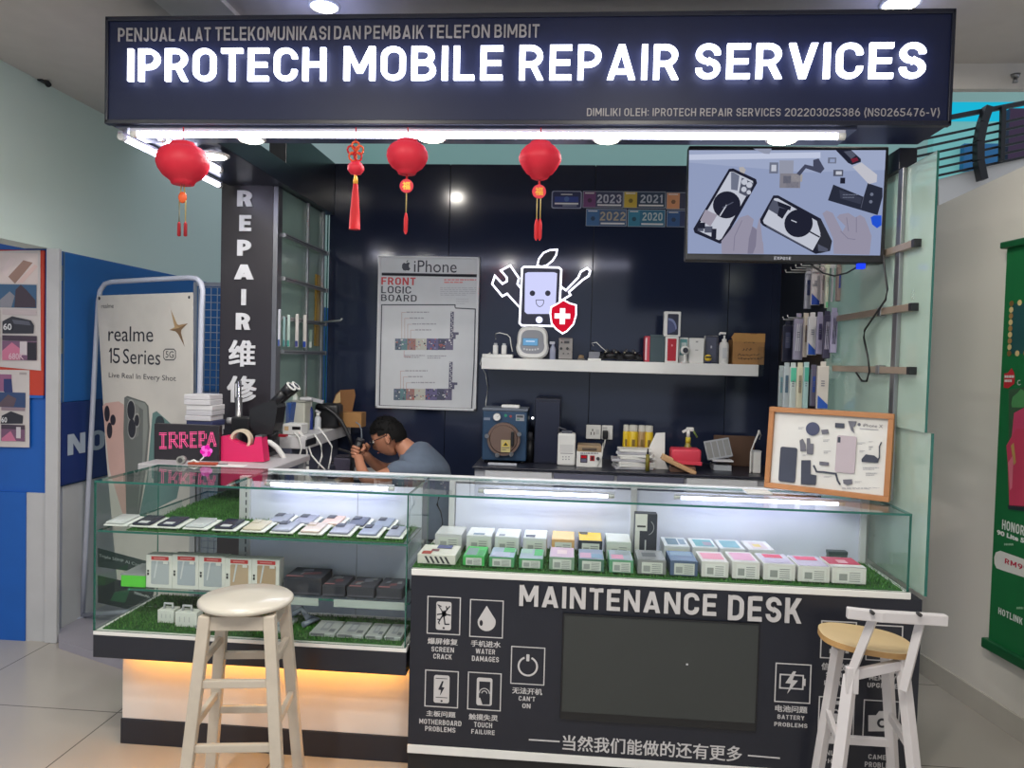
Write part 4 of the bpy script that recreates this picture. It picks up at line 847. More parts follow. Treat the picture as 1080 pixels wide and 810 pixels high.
q = [aty(x, y, 1.46) for x, y in ((636, 470), (635, 481), (630, 492))]; b = B(); b.tube([(p.x, p.y - .0, max(p.z, CZ + .004)) for p in q], .0028, WPRINT, 6); b.build('lead', t)
# wall sockets
Y = 1.848
for k, (a, c_) in enumerate(((620, 690), (694, 746))):
    X0, X1 = cx3(a, Y), cx3(c_, Y); z0, z1 = cz3(680, 284, Y), cz3(680, 217, Y); t = thing('wall_socket', ('white wall socket with switch above the white bench unit', 'white wall socket with a black plug in it')[k], 'socket', ((X0 + X1) / 2, Y, z0), group=None)
    b = B(); b.box(X0, X1, Y - .012, Y, z0, z1, WPRINT, .004); b.build('plate', t)
    b = B().plane((0, Y - .012, 0), crop=K3)
    if k == 0:
        for x in (645, 660): b.rect(x - 2, 250, x + 2, 264, BLACK, 1)
        b.rect(650, 236, 655, 246, BLACK, 1); b.rect(668, 238, 684, 262, C(200, 200, 200), 1)
        b.build('socket_face', t)
    else:
        b.rect(700, 226, 722, 238, C(190, 190, 190), 1); b.build('switch', t); b = B(); q = aty(480 + 714 / 4.5, 400 + 262 / 4.5, Y - .02); b.box(q.x - .018, q.x + .014, Y - .045, Y - .012, q.z - .025, q.z + .025, BLACK, .006); p = b.build('plug', t)
        b = B(); b.tube([(q.x, Y - .03, q.z - .02), (q.x - .01, Y - .035, q.z - .08), (q.x - .012, Y - .04, CZ + .1), (q.x - .03, Y - .1, CZ + .02), (q.x - .05, Y - .25, CZ + .01)], .004, WPRINT, 6); b.build('cord', p)
# spray cans (four in a row with clear caps)
Y = 1.62; YEL = mat('can_yellow', (214, 182, 40), rough=.35)
for k, (a, c_) in enumerate(((797, 826), (822, 870), (868, 906), (900, 942))):
    X0, X1 = cx3(a, Y), cx3(c_, Y); r = min((X1 - X0) / 2, .027); x = (X0 + X1) / 2; z1 = cz3(870, 246, Y); zc = cz3(870, 216, Y)
    t = thing('spray_can', ('yellow spray can at the socket end of the row of four cans', 'yellow spray can second from the socket, with the widest label', 'spray can with a brown and yellow label, third from the socket', 'yellow spray can at the far end from the socket, behind the white card')[k], 'spray can', (x, Y + .03, CZ), group='spray cans on the back worktop')
    b = B(); b.lathe((x, Y + .03, CZ), [(r * .96, 0), (r, .004), (r, z1 - CZ - .012), (r * .8, z1 - CZ)], YEL if k != 2 else mat('can_brown', (166, 134, 88), rough=.35)); b.build('can', t)
    b = B(); b.lathe((x, Y + .03, z1 - .004), [(r * .92, 0), (r * .92, zc - z1 - .004), (r * .7, zc - z1)], mat('cap_clear_grey', (188, 186, 178), rough=.25)); b.build('cap', t)
    b = B().plane((x, Y + .03 - r - .0008, 0)); h = z1 - CZ; b.urect(-r * .5, CZ + h * .28, r * .5, CZ + h * .48, C(236, 222, 130), 0); b.urect(-r * .3, CZ + h * .55, r * .35, CZ + h * .75, C(120, 96, 40), 0); b.build('label', t)
# paper pile
rr = random.Random(5)
for k in range(8):
    x = cx3(845 + rr.uniform(-22, 14), 1.5); z = CZ + .002 + k * .0135
    b = B(); M = Mx.Translation((x, 1.5, z)) @ Mx.Rotation(rr.uniform(-.25, .25), 4, 'Z'); b.box(-.105 + .004 * k, .1, -.07, .07, 0, .0128, WPRINT if k % 3 else C(176, 176, 184), .002, M); b.build('paper_pad', label='white paper pad lying in the loose pile before the spray cans', cat='paper', group='paper pads on the back worktop')
b = B(); c = aty(480 + 914 / 4.5, 400 + 372 / 4.5, 1.42); b.cyl((c.x, 1.42, CZ), (c.x, 1.42, CZ + .09), .012, C(120, 112, 40), .01); b.cyl((c.x, 1.42, CZ + .09), (c.x, 1.42, CZ + .12), .006, BLACK, .003); b.build('flux_bottle', label='little olive squeeze bottle standing before the paper pile', cat='bottle')
b = B(); q = [(cx3(922, 1.5), cz3(922, 330, 1.5)), (cx3(955, 1.5), cz3(955, 258, 1.5)), (cx3(998, 1.5), cz3(998, 256, 1.5)), (cx3(998, 1.5), CZ + .045), (cx3(1018, 1.5), CZ + .001), (cx3(922, 1.5), CZ + .001)]
f = [V((x, 1.5 + (z - CZ) * .15, z)) for x, z in q]; g = [p + V((0, .012, 0)) for p in f]; b.face(f, WPRINT); b.face(g[::-1], WPRINT)
for i in range(6): b.face([f[i], g[i], g[(i + 1) % 6], f[(i + 1) % 6]], WPRINT)
b.build('folded_card', label='cream folded card propped up beside the paper pile', cat='card', clean=True)
b = B(); x0, x1 = cx3(305, 1.46, K4), cx3(445, 1.46, K4); zz = cz3(370, 240, 1.46, K4)
PINK = mat('pink_pouch', (214, 62, 84), rough=.45); b.box(x0, x1, 1.44, 1.56, CZ + .05, zz, PINK, .012, seg=3); b.beam((x0 + .01, 1.45, CZ + .05), (x1 + .005, 1.45, CZ + .045), .02, .02, PINK); b.build('pink_pouch', label='bright pink pouch on the back worktop below the spray bottle', cat='pouch')
b = B(); M = Mx.Translation((cx3(340, 1.4, K4), 1.4, CZ + .04)) @ Mx.Rotation(.42, 4, 'Y'); b.box(-.1, .1, -.03, .03, -.012, .012, C(196, 156, 116), .006, M); b.box(-.1, -.04, -.03, .03, .01, .02, C(214, 176, 132), .004, M); b.build('sponge_tool', label='tan wooden scraper leaning on the pink pouch', cat='tool')
b = B(); b.box(cx3(300, 1.43, K4), cx3(420, 1.43, K4), 1.405, 1.47, CZ, CZ + .03, C(104, 76, 62), .004); b.build('brown_tray', label='brown tray under the tan scraper on the back worktop', cat='tray')
# trigger spray bottle
Y = 1.58; x = cx3(382, Y, K4); z0 = CZ; zt_ = cz3(390, 138, Y, K4); zn = cz3(380, 195, Y, K4)
t = thing('trigger_spray_bottle', 'trigger spray bottle with white head and yellow nozzle behind the pink pouch', 'bottle', (x, Y, CZ))
b = B(); b.lathe((x, Y, CZ), [(.034, 0), (.036, .01), (.036, .09), (.014, zn - CZ - .03), (.012, zn - CZ)], mat('bottle_olive', (150, 140, 70), rough=.3)); b.build('bottle', t)
b = B(); b.cyl((x, Y, zn - .02), (x, Y, zn + .012), .014, C(205, 190, 60)); b.build('collar', t)
b = B(); b.box(x - .012, x + .03, Y - .01, Y + .01, zt_ - .022, zt_, WPRINT, .006); b.beam((x - .01, Y, zt_ - .016), (x - .032, Y, zt_ - .028), .016, .014, WPRINT); b.cyl((x, Y, zn + .01), (x, Y, zt_ - .015), .01, WPRINT); b.build('spray_head', t)
b = B(); b.tube([(x + .026, Y, zt_ - .014), (x + .034, Y, zt_ - .03), (x + .05, Y, zt_ - .055)], .005, C(120, 140, 70)); b.build('trigger', t)
# parts organiser boxes, brown board, cup
Y = 1.52
X0, X1 = cx3(505, Y, K4), cx3(600, Y, K4); t = thing('parts_box', 'translucent plastic parts box lying on the back worktop', 'box', ((X0 + X1) / 2, Y, CZ))
b = B(); b.box(X0, X1, Y, Y + .14, CZ, CZ + .05, CLEAR, .004); b.box(X0 + .006, X1 - .006, Y + .01, Y + .13, CZ + .001, CZ + .03, C(196, 198, 206)); b.build('tray', t)
b = B(); b.box(X0 - .002, X1 + .002, Y - .002, Y + .142, CZ + .05, CZ + .058, C(206, 208, 214), .002); b.build('lid', t)
t = thing('open_parts_box', 'clear divided box propped open on the flat parts box', 'box', ((X0 + X1) / 2, Y, CZ + .0585))
M = Mx.Translation(((X0 + X1) / 2 - .005, Y + .045, CZ + .06)) @ Mx.Rotation(-.2, 4, 'Y') @ Mx.Rotation(-.35, 4, 'X')
b = B(); b.box(-.07, .07, 0, .02, .004, .115, mat('frosted_box', (152, 156, 164), rough=.25), .004, M); b.build('tray', t)
for k in range(4):
    b = B(); b.box(-.063 + k * .033, -.036 + k * .033, -.002, .004, .014, .105, C(118, 120, 122), .002, M); b.build('compartment', t)
b = B(); x0, x1 = cx3(505, 1.74, K4), cx3(700, 1.74, K4); zz = cz3(600, 178, 1.74, K4); b.box(x0, x1, 1.74, 1.76, CZ, zz, mat('brown_board', (88, 64, 50), rough=.7), .004); b.build('brown_board', label='dark brown board leaning on the back wall behind the parts boxes', cat='board')
Y = 1.5; x = cx3(709, Y, K4); zt_ = cz3(709, 248, Y, K4); t = thing('tool_cup', 'white square cup on the back worktop', 'cup', (x, Y, CZ))
b = B(); w_ = .021; b.box(x - w_, x + w_, Y - .02, Y + .02, CZ, zt_, WPRINT, .004); b.build('cup', t)
b = B(); b.box(x - w_ - .001, x + w_ + .001, Y - .021, Y + .021, zt_ - .008, zt_ + .001, C(200, 202, 206), .002); b.build('rim', t)
b = B(); p = [aty(640 + a / 4.5, 420 + c_ / 4.5, Y - .03) for a, c_ in ((684, 252), (700, 210), (720, 165))]; b.beam((p[0].x, p[0].y, CZ + .001), p[0], .008, .006, WPRINT); b.beam(p[0], p[1], .008, .006, WPRINT); b.beam(p[1], p[2], .012, .008, WPRINT); p2 = [aty(640 + a / 4.5, 420 + c_ / 4.5, Y - .03) for a, c_ in ((722, 152), (731, 176), (724, 196))]; b.tube(p2, .004, WPRINT, 6); b.beam(p[2], p2[0], .014, .008, WPRINT); b.build('white_hand_tool', label='white hand tool leaning on the square cup', cat='tool')

# ================================================================== GLASS SIDE NEAR THE TV
def pane(name, pts_box, label, cat='glass panel', mat_=None):
    b = B(); x0, x1, y0, y1, z0, z1 = pts_box
    d = [x1 - x0, y1 - y0, z1 - z0]; ax = d.index(min(d))
    b.box(x0, x1, y0, y1, z0, z1, mat_ or HAZY, 0, mfun=lambda f: (mat_ or HAZY) if abs(f.normal[ax]) > .9 else GEDGE); return b
gsw = thing('glass_side_wall', 'hazy green tinted glass side wall with a metal upright, beside the wall screen', 'glass wall', (1.21, .5, .767))
pane('g', (1.202, 1.21, -.02, 1.04, 1.345, 2.298), '').build('upper_pane', gsw)
pane('g', (1.212, 1.222, -.045, .45, .79, 1.345), '').build('lower_pane', gsw)
b = B(); b.box(1.186, 1.2015, .205, .245, 1.07, 2.298, STEEL, .002); b.build('upright', gsw)
RAILM = mat('rail_metal', (176, 158, 140), rough=.3, metal=.6)
for (pf, pb_, lb) in (((965, 257), (905, 279), 'uppermost short display rail on the glass beside the wall screen'), ((962, 324), (885, 336), 'middle display rail on the glass beside the wall screen'), ((960, 391), (880, 392), 'lowest display rail on the glass, above the framed phone parts')):
    p, q = atx(*pf, 1.19), atx(*pb_, 1.19); q.z = p.z
    t = thing('display_rail', lb, 'rail', (1.19, (p.y + q.y) / 2, p.z), group='display rails on the glass side')
    b = B(); b.box(1.178, 1.20, p.y, q.y, p.z - .013, p.z + .013, RAILM, .002); b.build('bar', t)
    b = B(); b.box(1.176, 1.202, p.y - .025, p.y, p.z - .014, p.z + .014, BLACK, .002); b.build('end_cap', t)
    b = B(); yy = p.y + .24; b.box(1.174, 1.2, yy, yy + .03, p.z - .018, p.z + .018, STEEL, .002); b.build('clamp', t)
# packs hanging on hooks at the back of that side: screen protectors in narrow sleeves
HKM = mat('hook_wire', (205, 205, 205), rough=.3, metal=.7)
H7 = (790, 250, 4.26)
for k, ((x0, y0), (x1, y1)) in enumerate((((166, 158), (262, 168)), ((190, 148), (270, 158)), ((212, 138), (282, 150)), ((236, 128), (292, 142)), ((155, 370), (205, 378)), ((176, 362), (214, 370)))):
    Yh = 1.2 - (.06 * (k % 4)); p, q = aty(790 + x0 / 4.26, 250 + y0 / 4.26, Yh), aty(790 + x1 / 4.26, 250 + y1 / 4.26, Yh); q.z = p.z
    b = B(); b.tube([p + V((-.004, 0, .014)), p, (1.198, Yh, p.z)], .0032, HKM, 6); b.build('wire_hook', label='bare wire display hook pointing out from the dark side panel', cat='hook', group='wire hooks on the side panel')
packs = [  # crop x0, y0, x1, y1, colour, accent, depth Y
 (250, 150, 285, 322, (176, 176, 188), (60, 70, 110), 1.16, 'slim grey pack hung first in the upper row'), (278, 130, 330, 306, (196, 190, 192), (38, 70, 160), 1.10, 'pinkish white pack with a blue corner in the upper row'),
 (322, 128, 345, 300, (190, 176, 178), (150, 130, 130), 1.04, 'narrow mauve pack in the upper row'), (342, 126, 378, 318, (200, 204, 186), (110, 190, 140), .98, 'cream pack with a green foot in the upper row'),
 (372, 126, 420, 290, (190, 188, 192), (36, 72, 170), .92, 'white pack with a blue corner near the glass in the upper row'), (412, 126, 446, 285, (150, 132, 128), (40, 66, 150), .86, 'brownish pack last in the upper row'),
 (148, 385, 200, 560, (30, 32, 52), (70, 74, 100), 1.22, 'dark navy pack hung first in the middle row'), (198, 350, 248, 552, (150, 146, 168), (200, 200, 210), 1.14, 'lilac striped pack in the middle row'),
 (244, 348, 268, 540, (196, 184, 172), (120, 100, 90), 1.08, 'narrow cream pack in the middle row'), (262, 346, 310, 530, (205, 202, 204), (36, 80, 170), 1.02, 'white pack with small print and a blue foot in the middle row'),
 (302, 344, 338, 526, (150, 144, 170), (60, 54, 90), .96, 'violet pack in the middle row'), (332, 340, 372, 545, (64, 60, 84), (180, 176, 196), .90, 'dark pack with pale stripes in the middle row'), (366, 326, 420, 520, (160, 154, 184), (40, 40, 70), .84, 'wide lilac pack nearest the glass in the middle row'),
 (132, 585, 160, 762, (170, 182, 184), (110, 150, 160), 1.20, 'grey green pack hung first in the lowest row'), (152, 572, 186, 768, (182, 192, 196), (84, 110, 130), 1.14, 'pale grey pack second in the lowest row'),
 (180, 572, 216, 770, (196, 206, 204), (92, 190, 160), 1.08, 'white pack with a mint top in the lowest row'), (212, 572, 246, 770, (206, 202, 180), (150, 140, 120), 1.02, 'cream pack in the lowest row'),
 (242, 570, 272, 770, (160, 190, 190), (80, 170, 150), .96, 'teal topped pack in the lowest row'), (276, 582, 306, 760, (96, 92, 112), (40, 70, 150), .92, 'dark violet pack in the lowest row'), (304, 568, 362, 772, (206, 198, 192), (36, 84, 178), .86, 'broad cream pack with a blue corner last in the lowest row')]
for k, (x0, y0, x1, y1, c_, a_, Yp, lb) in enumerate(packs):
    p0, p1 = aty(790 + x0 / 4.26, 250 + y1 / 4.26, Yp), aty(790 + x1 / 4.26, 250 + y0 / 4.26, Yp)
    X0, X1, Z0, Z1 = p0.x, min(p1.x, 1.19), p0.z, p1.z
    t = thing('hanging_pack', lb, 'pack', ((X0 + X1) / 2, Yp, Z0), group='screen protector packs on the side panel')
    b = B(); b.box(X0, X1, Yp, Yp + .022, Z0, Z1 - .012, C(*c_, rough=.35), .003); b.build('sleeve', t)
    b = B(); b.box((X0 + X1) / 2 - .012, (X0 + X1) / 2 + .012, Yp + .008, Yp + .012, Z1 - .014, Z1 + .008, C(*c_, rough=.35), .001); b.build('hang_tab', t)
    b = B().plane((0, Yp, 0)); w_, h_ = X1 - X0, Z1 - Z0; A = C(*a_)
    if 'blue' in lb: b.face([b.w(X0 + .002, Z0 + .003, 1), b.w(X1 - .002, Z0 + .003, 1), b.w(X1 - .002, Z0 + h_ * .1, 1), b.w(X0 + .002, Z0 + h_ * .3, 1)], A)
    elif 'strip' in lb or 'lilac' in lb:
        for j in range(3): b.face([b.w(X0 + w_ * (.15 + .22 * j), Z0 + h_ * .2, 1), b.w(X0 + w_ * (.28 + .22 * j), Z0 + h_ * .2, 1), b.w(X0 + w_ * (.4 + .2 * j), Z0 + h_ * .8, 1), b.w(X0 + w_ * (.3 + .2 * j), Z0 + h_ * .8, 1)], A)
    elif 'mint' in lb or 'teal' in lb: b.urect(X0 + .002, Z0 + h_ * .6, X1 - .002, Z1 - h_ * .08, A, 1)
    elif 'green foot' in lb: b.urect(X0 + .002, Z0 + .002, X1 - .002, Z0 + h_ * .14, A, 1)
    else: b.urect(X0 + w_ * .25, Z0 + h_ * .35, X1 - w_ * .25, Z0 + h_ * .75, A, 1, .003)
    b.build('print', t); b = B().plane((0, Yp, 0))
    for j in range(3): b.urect(X0 + w_ * .3, Z0 + h_ * (.5 + .05 * j), X0 + w_ * .62, Z0 + h_ * (.52 + .05 * j), C(110, 110, 124), 2)
    b.build('small_print', t)

# framed phone parts on the case
P0, P1 = V((.788, .42, 1.07)), V((1.176, .175, 1.07))
fu = (P1 - P0).normalized(); fn = V((fu.y, -fu.x, 0)); fn = fn if fn.y < 0 else -fn
fv = (V((0, 0, 1)) - fn * .10).normalized(); W_, H_ = (P1 - P0).length, .325
FM = Mx(((fu.x, -fn.x, fv.x, P0.x), (fu.y, -fn.y, fv.y, P0.y), (fu.z, -fn.z, fv.z, P0.z), (0, 0, 0, 1)))
t = thing('framed_phone_parts', 'wooden frame with the parts of a taken apart phone, leaning on the glass case', 'picture frame', P0.lerp(P1, .5))
WOOD = mat('frame_wood', (166, 112, 68), rough=.5, var=.15, scale=22)
b = B(); e = .02
for q in ((0, W_, 0, e), (0, W_, H_ - e, H_), (0, e, e, H_ - e), (W_ - e, W_, e, H_ - e)): b.box(q[0], q[1], -.012, .018, q[2], q[3], WOOD, .002, FM)
b.build('frame', t)
FK = (780, 380, 4.5); fo = P0 - fn * .004
b = B(); b.box(e, W_ - e, .004, .014, e, H_ - e, C(206, 205, 202, rough=.6), 0, FM); b.build('backing_card', t)
DK, DG, LG = C(56, 60, 76, rough=.35), C(96, 96, 108), C(150, 150, 158)
def fpart(name, fn_, lab=None, th=.008):
    b = B().plane(fo + (-fn) * .0 + fn * .002, fu, fv, FK); fn_(b)
    r = bmesh.ops.extrude_face_region(b.bm, geom=b.bm.faces[:])
    for v in r['geom']:
        if isinstance(v, bmesh.types.BMVert): v.co += fn * th * .4
    b.build(name, t, lab, clean=True)
def lift(b, l=5): return b
fpart('screen', lambda b: b.rect(190, 412, 270, 578, DK, 0, r=.008)); fpart('battery', lambda b: b.poly([(294, 474), (338, 474), (338, 540), (366, 546), (362, 592), (292, 588)], DK, 0))
fpart('charging_coil', lambda b: b.circle(348, 325, 33, C(60, 66, 96), 0)); fpart('rear_shell', lambda b: b.rect(458, 358, 552, 534, C(176, 164, 172), 0, r=.008))
fpart('camera_bump', lambda b: b.rect(467, 364, 480, 390, DK, 3)); fpart('logic_board', lambda b: b.poly([(286, 380), (300, 372), (314, 400), (316, 430), (290, 432)], DG, 0)); fpart('logic_board', lambda b: b.poly([(320, 370), (334, 370), (336, 395), (352, 396), (350, 446), (320, 444)], DG, 0))
fpart('flex_cable', lambda b: b.stroke([(352, 498), (366, 528), (400, 530), (458, 538), (466, 570), (478, 590)], 8, DK, 0)); fpart('flex_cable', lambda b: b.poly([(516, 288), (556, 290), (550, 310), (538, 318), (546, 346), (530, 332), (524, 312)], DG, 0))
fpart('flex_cable', lambda b: b.stroke([(674, 388), (664, 410), (664, 462), (652, 480)], 5, DK, 0)); fpart('camera_module', lambda b: b.rect(454, 298, 498, 320, DK, 0, r=.002)); fpart('speaker_module', lambda b: b.poly([(388, 330), (420, 328), (424, 348), (392, 350)], DG, 0))
fpart('dock_connector', lambda b: b.poly([(580, 468), (600, 446), (640, 452), (662, 470), (656, 486), (580, 482)], DK, 0)); fpart('vibration_motor', lambda b: b.rect(380, 482, 424, 498, DG, 0)); fpart('sensor_module', lambda b: b.poly([(492, 566), (534, 564), (536, 586), (512, 592), (494, 584)], DG, 0))
b = B().plane(fo, fu, fv, FK); b.text('iPhone X', 586, 300, 680, 322, C(104, 102, 112), 2, .0); b.circle(568, 305, 8, DG, 2); b.rect(570, 325, 660, 329, LG, 2); b.build('title', t)
for k, q in enumerate(((280, 318, 306, 330), (300, 448, 326, 456), (398, 376, 428, 390), (400, 430, 434, 446), (560, 390, 596, 402), (570, 428, 596, 440), (614, 384, 634, 390), (614, 408, 634, 432), (586, 508, 664, 524), (600, 534, 654, 552), (400, 550, 440, 558), (548, 574, 580, 584), (486, 604, 664, 614), (200, 300, 280, 380))):
    if k < 13: b = B().plane(fo, fu, fv, FK); b.scrib(*q, LG, 2, 2, .45, k); b.build('caption', t)
t_ = pane('g', (0, W_, -.012, -.0115, 0, H_), '')
t_.bm.free()
# ================================================================== REPAIR POST
CYP = 1.0
x0, x1 = aty(232.3, 300, CYP).x, aty(287, 300, CYP).x; zt_ = aty(260, 188.5, CYP).z
t = thing('vertical_sign', 'tall dark post sign with REPAIR in stacked silver letters and two characters', 'sign', ((x0 + x1) / 2, CYP, 0))
b = B(); b.box(x0, x1, CYP, CYP + .05, 0, zt_, mat('sign_board_grey', (48, 44, 50), rough=.32, metal=.3), .003); b.build('board', t)
b = B(); b.box(x1, x1 + .025, CYP, CYP + .06, 0, min(zt_ + .1, 2.3865), mat('post_steel', (110, 110, 116), rough=.3, metal=.7), .002); b.box(x0, x1 + .025, CYP + .01, CYP + .06, zt_, 2.387, DARK); b.build('edge_post', t)
SIL = mat('letter_silver', (208, 208, 212), rough=.4)
for ch, q in (('R', (250.7, 201, 267, 218)), ('E', (253, 227, 265.5, 244)), ('P', (250.7, 253, 265.5, 270)), ('A', (247.5, 279, 268, 295)), ('I', (255, 305, 260, 322)), ('R', (249.3, 330, 264.5, 348)), ('维', (241.7, 358.5, 270, 387)), ('修', (240, 396, 271, 425))):
    b = B().plane((0, CYP, 0)); b.text(ch, *q, SIL, 1, .22 if ord(ch) < 99 else .03, ext=.006); b.build('letter', t)

# ================================================================== STANDING BANNER
o = aty(100, 312, 1.25); u_ = V((math.cos(.42), -math.sin(.42), 0)); un = u_.cross(V((0, 0, 1)))
BK, BK2, BK3 = (0, 250, 4.5), (80, 390, 4.5), (90, 500, 4.5)
def bp(x, y, l=0): return hit(x, y, o, un) + un * l
t = thing('banner_stand', 'white tube stand holding a cream phone banner beside the dark post', 'banner', bp(145, 650))
TUB = mat('white_tube', (186, 190, 205), rough=.35)
pts = [bp(x, y) for x, y in ((83, 650), (86, 590), (92, 470), (97, 370), (100, 318), (102, 306), (107, 299), (114, 297), (155, 294.5), (196, 292.5), (204, 293.5), (208.5, 298), (210, 306), (209, 330), (206, 470), (204, 640))]
b = B(); b.tube([p + un * -.02 for p in pts], .013, TUB, 12); b.build('tube_frame', t)
b = B(); b.tube([bp(83, 650, -.02), bp(204, 640, -.02)], .012, TUB, 10); b.build('bottom_bar', t)
for x, y in ((83, 650), (204, 640)):
    b = B(); p = bp(x, y, -.02); b.beam(p + un * .04 + V((0, 0, -.012)), p - un * .1 + V((0, 0, -.012)), .03, .02, TUB); b.build('foot', t)
b = B().plane(o, u_, (0, 0, 1), (0, 0, 1)); CREAM = C(205, 200, 192, rough=.55)
def sheet(l): return [b.pt(x, y, l) for x, y in ((102.2, 311.8), (203.3, 308.4), (203.5, 470), (203, 636), (126, 640), (112, 480))]
f = sheet(0); g = [p - un * .003 for p in f]; b.face(f, CREAM); b.face(g[::-1], CREAM)
for i in range(6): b.face([f[i], g[i], g[(i + 1) % 6], f[(i + 1) % 6]], CREAM)
b.c = BK; INK2 = C(34, 34, 44)
b.text('realme', 482, 316, 540, 338, C(90, 88, 92), 1, .0); b.text('realme', 515, 424, 728, 498, INK2, 1, .0); b.text('15', 517, 526, 570, 600, INK2, 1, .12); b.text('Series', 585, 530, 762, 608, INK2, 1, .0)
q = [(786, 532), (826, 532), (834, 542), (834, 572), (826, 583), (786, 583), (777, 572), (777, 542)]; b.stroke(q, 3, INK2, 1, True); b.text('5G', 787, 541, 825, 574, INK2, 1, .0); b.text('Live Real In Every Shot', 517, 642, 836, 692, C(58, 56, 62), 1, .0)
b.poly([(812, 345), (836, 412), (850, 418), (892, 410), (862, 440), (860, 455), (878, 522), (846, 460), (834, 448), (805, 441), (830, 428), (832, 416)], C(120, 92, 62), 1); b.poly([(812, 345), (850, 432), (805, 441), (830, 428)], C(176, 146, 104), 2); b.poly([(892, 410), (850, 432), (836, 412), (850, 418)], C(160, 128, 88), 2)
b.circle(472, 291, 5, C(40, 40, 44), 1); b.circle(898, 286, 5, C(40, 40, 44), 1)
b.c = BK2
b.poly([(365, 206), (384, 196), (480, 280), (520, 420), (480, 610), (300, 700), (340, 500)], C(96, 128, 124), 1); b.circle(400, 252, 22, C(40, 52, 56), 2)
b.poly([(128, 172), (142, 158), (205, 150), (228, 165), (240, 300), (240, 690), (225, 690), (160, 470), (145, 330)], C(204, 168, 158), 2)
for x, y in ((150, 208), (178, 238), (162, 288)): b.circle(x, y, 13, C(44, 40, 48), 3, ry=24 if y != 238 else 16)
b.poly([(232, 132), (246, 124), (330, 152), (346, 172), (352, 270), (335, 470), (300, 700), (242, 700), (236, 470), (228, 300)], C(104, 108, 104), 3); b.poly([(240, 132), (330, 158), (340, 176), (344, 268), (326, 470), (292, 690), (320, 400), (322, 190)], C(132, 136, 130), 4)
b.poly([(250, 162), (262, 154), (296, 166), (305, 180), (302, 310), (288, 322), (256, 318), (248, 304)], C(120, 122, 118), 5)
for x, y, r in ((266, 192, 18), (294, 240, 11), (270, 278, 18)): b.circle(x, y, r + 3, C(160, 160, 156), 6, ry=(r + 3) * 1.6); b.circle(x, y, r, C(36, 36, 42), 7, ry=r * 1.6)
b.c = BK3; DGR = C(34, 58, 52)
b.poly([(60, 350), (290, 412), (280, 470), (60, 440)], DGR, 1); b.text('Triple 50MP AI Camera', 66, 378, 300, 452, C(190, 200, 196), 2, .0); b.poly([(60, 480), (330, 540), (320, 590), (200, 640), (60, 610)], C(28, 44, 44), 1); b.poly([(140, 560), (215, 545), (190, 610), (120, 600)], C(40, 96, 64), 2); b.text('7000mAh', 232, 556, 305, 588, C(205, 210, 208), 2, .02)
b.build('banner_sheet', t)

# wire grid panel behind the banner
YG2 = 1.75; t = thing('wire_grid_panel', 'white wire grid panel in front of the blue shop wall by the dark post', 'grid panel', aty(222, 420, YG2))
xa, xb, za, zb = aty(209, 350, YG2).x, aty(262, 350, YG2).x, .02, aty(220, 303, YG2).z
b = B()
for k in range(9): b.box(xa + k * (xb - xa) / 8 - .0022, xa + k * (xb - xa) / 8 + .0022, YG2 - .002, YG2 + .002, za, zb, TUB)
for k in range(42):
    z = zb - k * .0455
    if z > za: b.box(xa, xb, YG2 + .002, YG2 + .006, z - .0022, z + .0022, TUB)
b.build('wire_mesh', t)
b = B(); b.box(xa - .03, xa - .012, YG2 - .01, YG2 + .01, 0, zb + .03, TUB, .003); b.build('upright', t); b = B(); b.box(xa - .03, xb + .03, YG2 - .008, YG2 + .008, zb + .005, zb + .03, TUB, .003); b.build('top_bar', t)

# ================================================================== NEIGHBOURING SHOP FRONT
XW = XL + .012
def wy(px, py): return atx(px, py, XW)
t = thing('blue_hinged_panel', 'tall blue hinged panel on the shop wall above the navy sign', 'panel', wy(150, 425))
y0, y1 = wy(62, 340).y, 3.9; z0 = wy(64, 425).z + .003; z1 = 2.062
b = B(); b.box(XL + .001, XW, y0, y1, z0, z1, mat('panel_blue', (30, 96, 168), rough=.5, var=.06, scale=3), .002); b.build('panel', t)
b = B(); p = wy(66.6, 340); b.box(XW, XW + .004, p.y - .004, p.y + .004, z0, z1, C(90, 110, 130)); b.build('seam_strip', t)
for (xx, ya, yb) in ((60, 280, 295), (60, 357, 373)):
    b = B(); a, c = wy(57, yb), wy(64, ya); b.box(XW, XW + .012, max(a.y, 1.06), c.y, a.z, c.z, STEEL, .002); h = b.build('hinge', t)
    for zf in (.25, .75):
        b = B(); b.cyl((XW + .012, (max(a.y, 1.06) + c.y) / 2, a.z + (c.z - a.z) * zf), (XW + .015, (max(a.y, 1.06) + c.y) / 2, a.z + (c.z - a.z) * zf), .006, CHROME, n=10); b.build('screw', h)
t = thing('navy_sign_box', 'navy sign box with white block letters on the shop wall, partly behind the banner', 'sign', wy(100, 508))
b = B(); b.box(XL + .011, XW + .02, wy(61, 470).y, 2.4, wy(61, 512).z, wy(61, 425).z, mat('sign_navy_blue', (22, 42, 108), rough=.45), .003); b.build('box', t)
b = B().plane((XW + .021, 0, 0), (0, 1, 0), (0, 0, 1), (0, 250, 3.375)); b.text('NO', 240, 684, 372, 778, C(176, 186, 200), 1, .2); b.build('lettering', t)
b = B(); a = atz(62, 640, .1); b.box(XL + .17, XL + .175, 1.2, 2.4, .0, .001, WHITE); b.bm.free()
YP = 1.062; LK = (0, 250, 4.5); LK2 = (0, 250, 3.375)
t = thing('advert_board', 'orange red backing board on the blue shop corner behind the adverts', 'board', aty(20, 417, YP))
b = B(); x0 = -3.6; x1 = aty(46.7, 340, YP).x; b.box(x0, x1, YP - .004, 1.069, aty(40, 417, YP).z, aty(40, 264, YP).z, mat('board_orange_red', (196, 62, 40), rough=.5), .001); b.build('board', t)
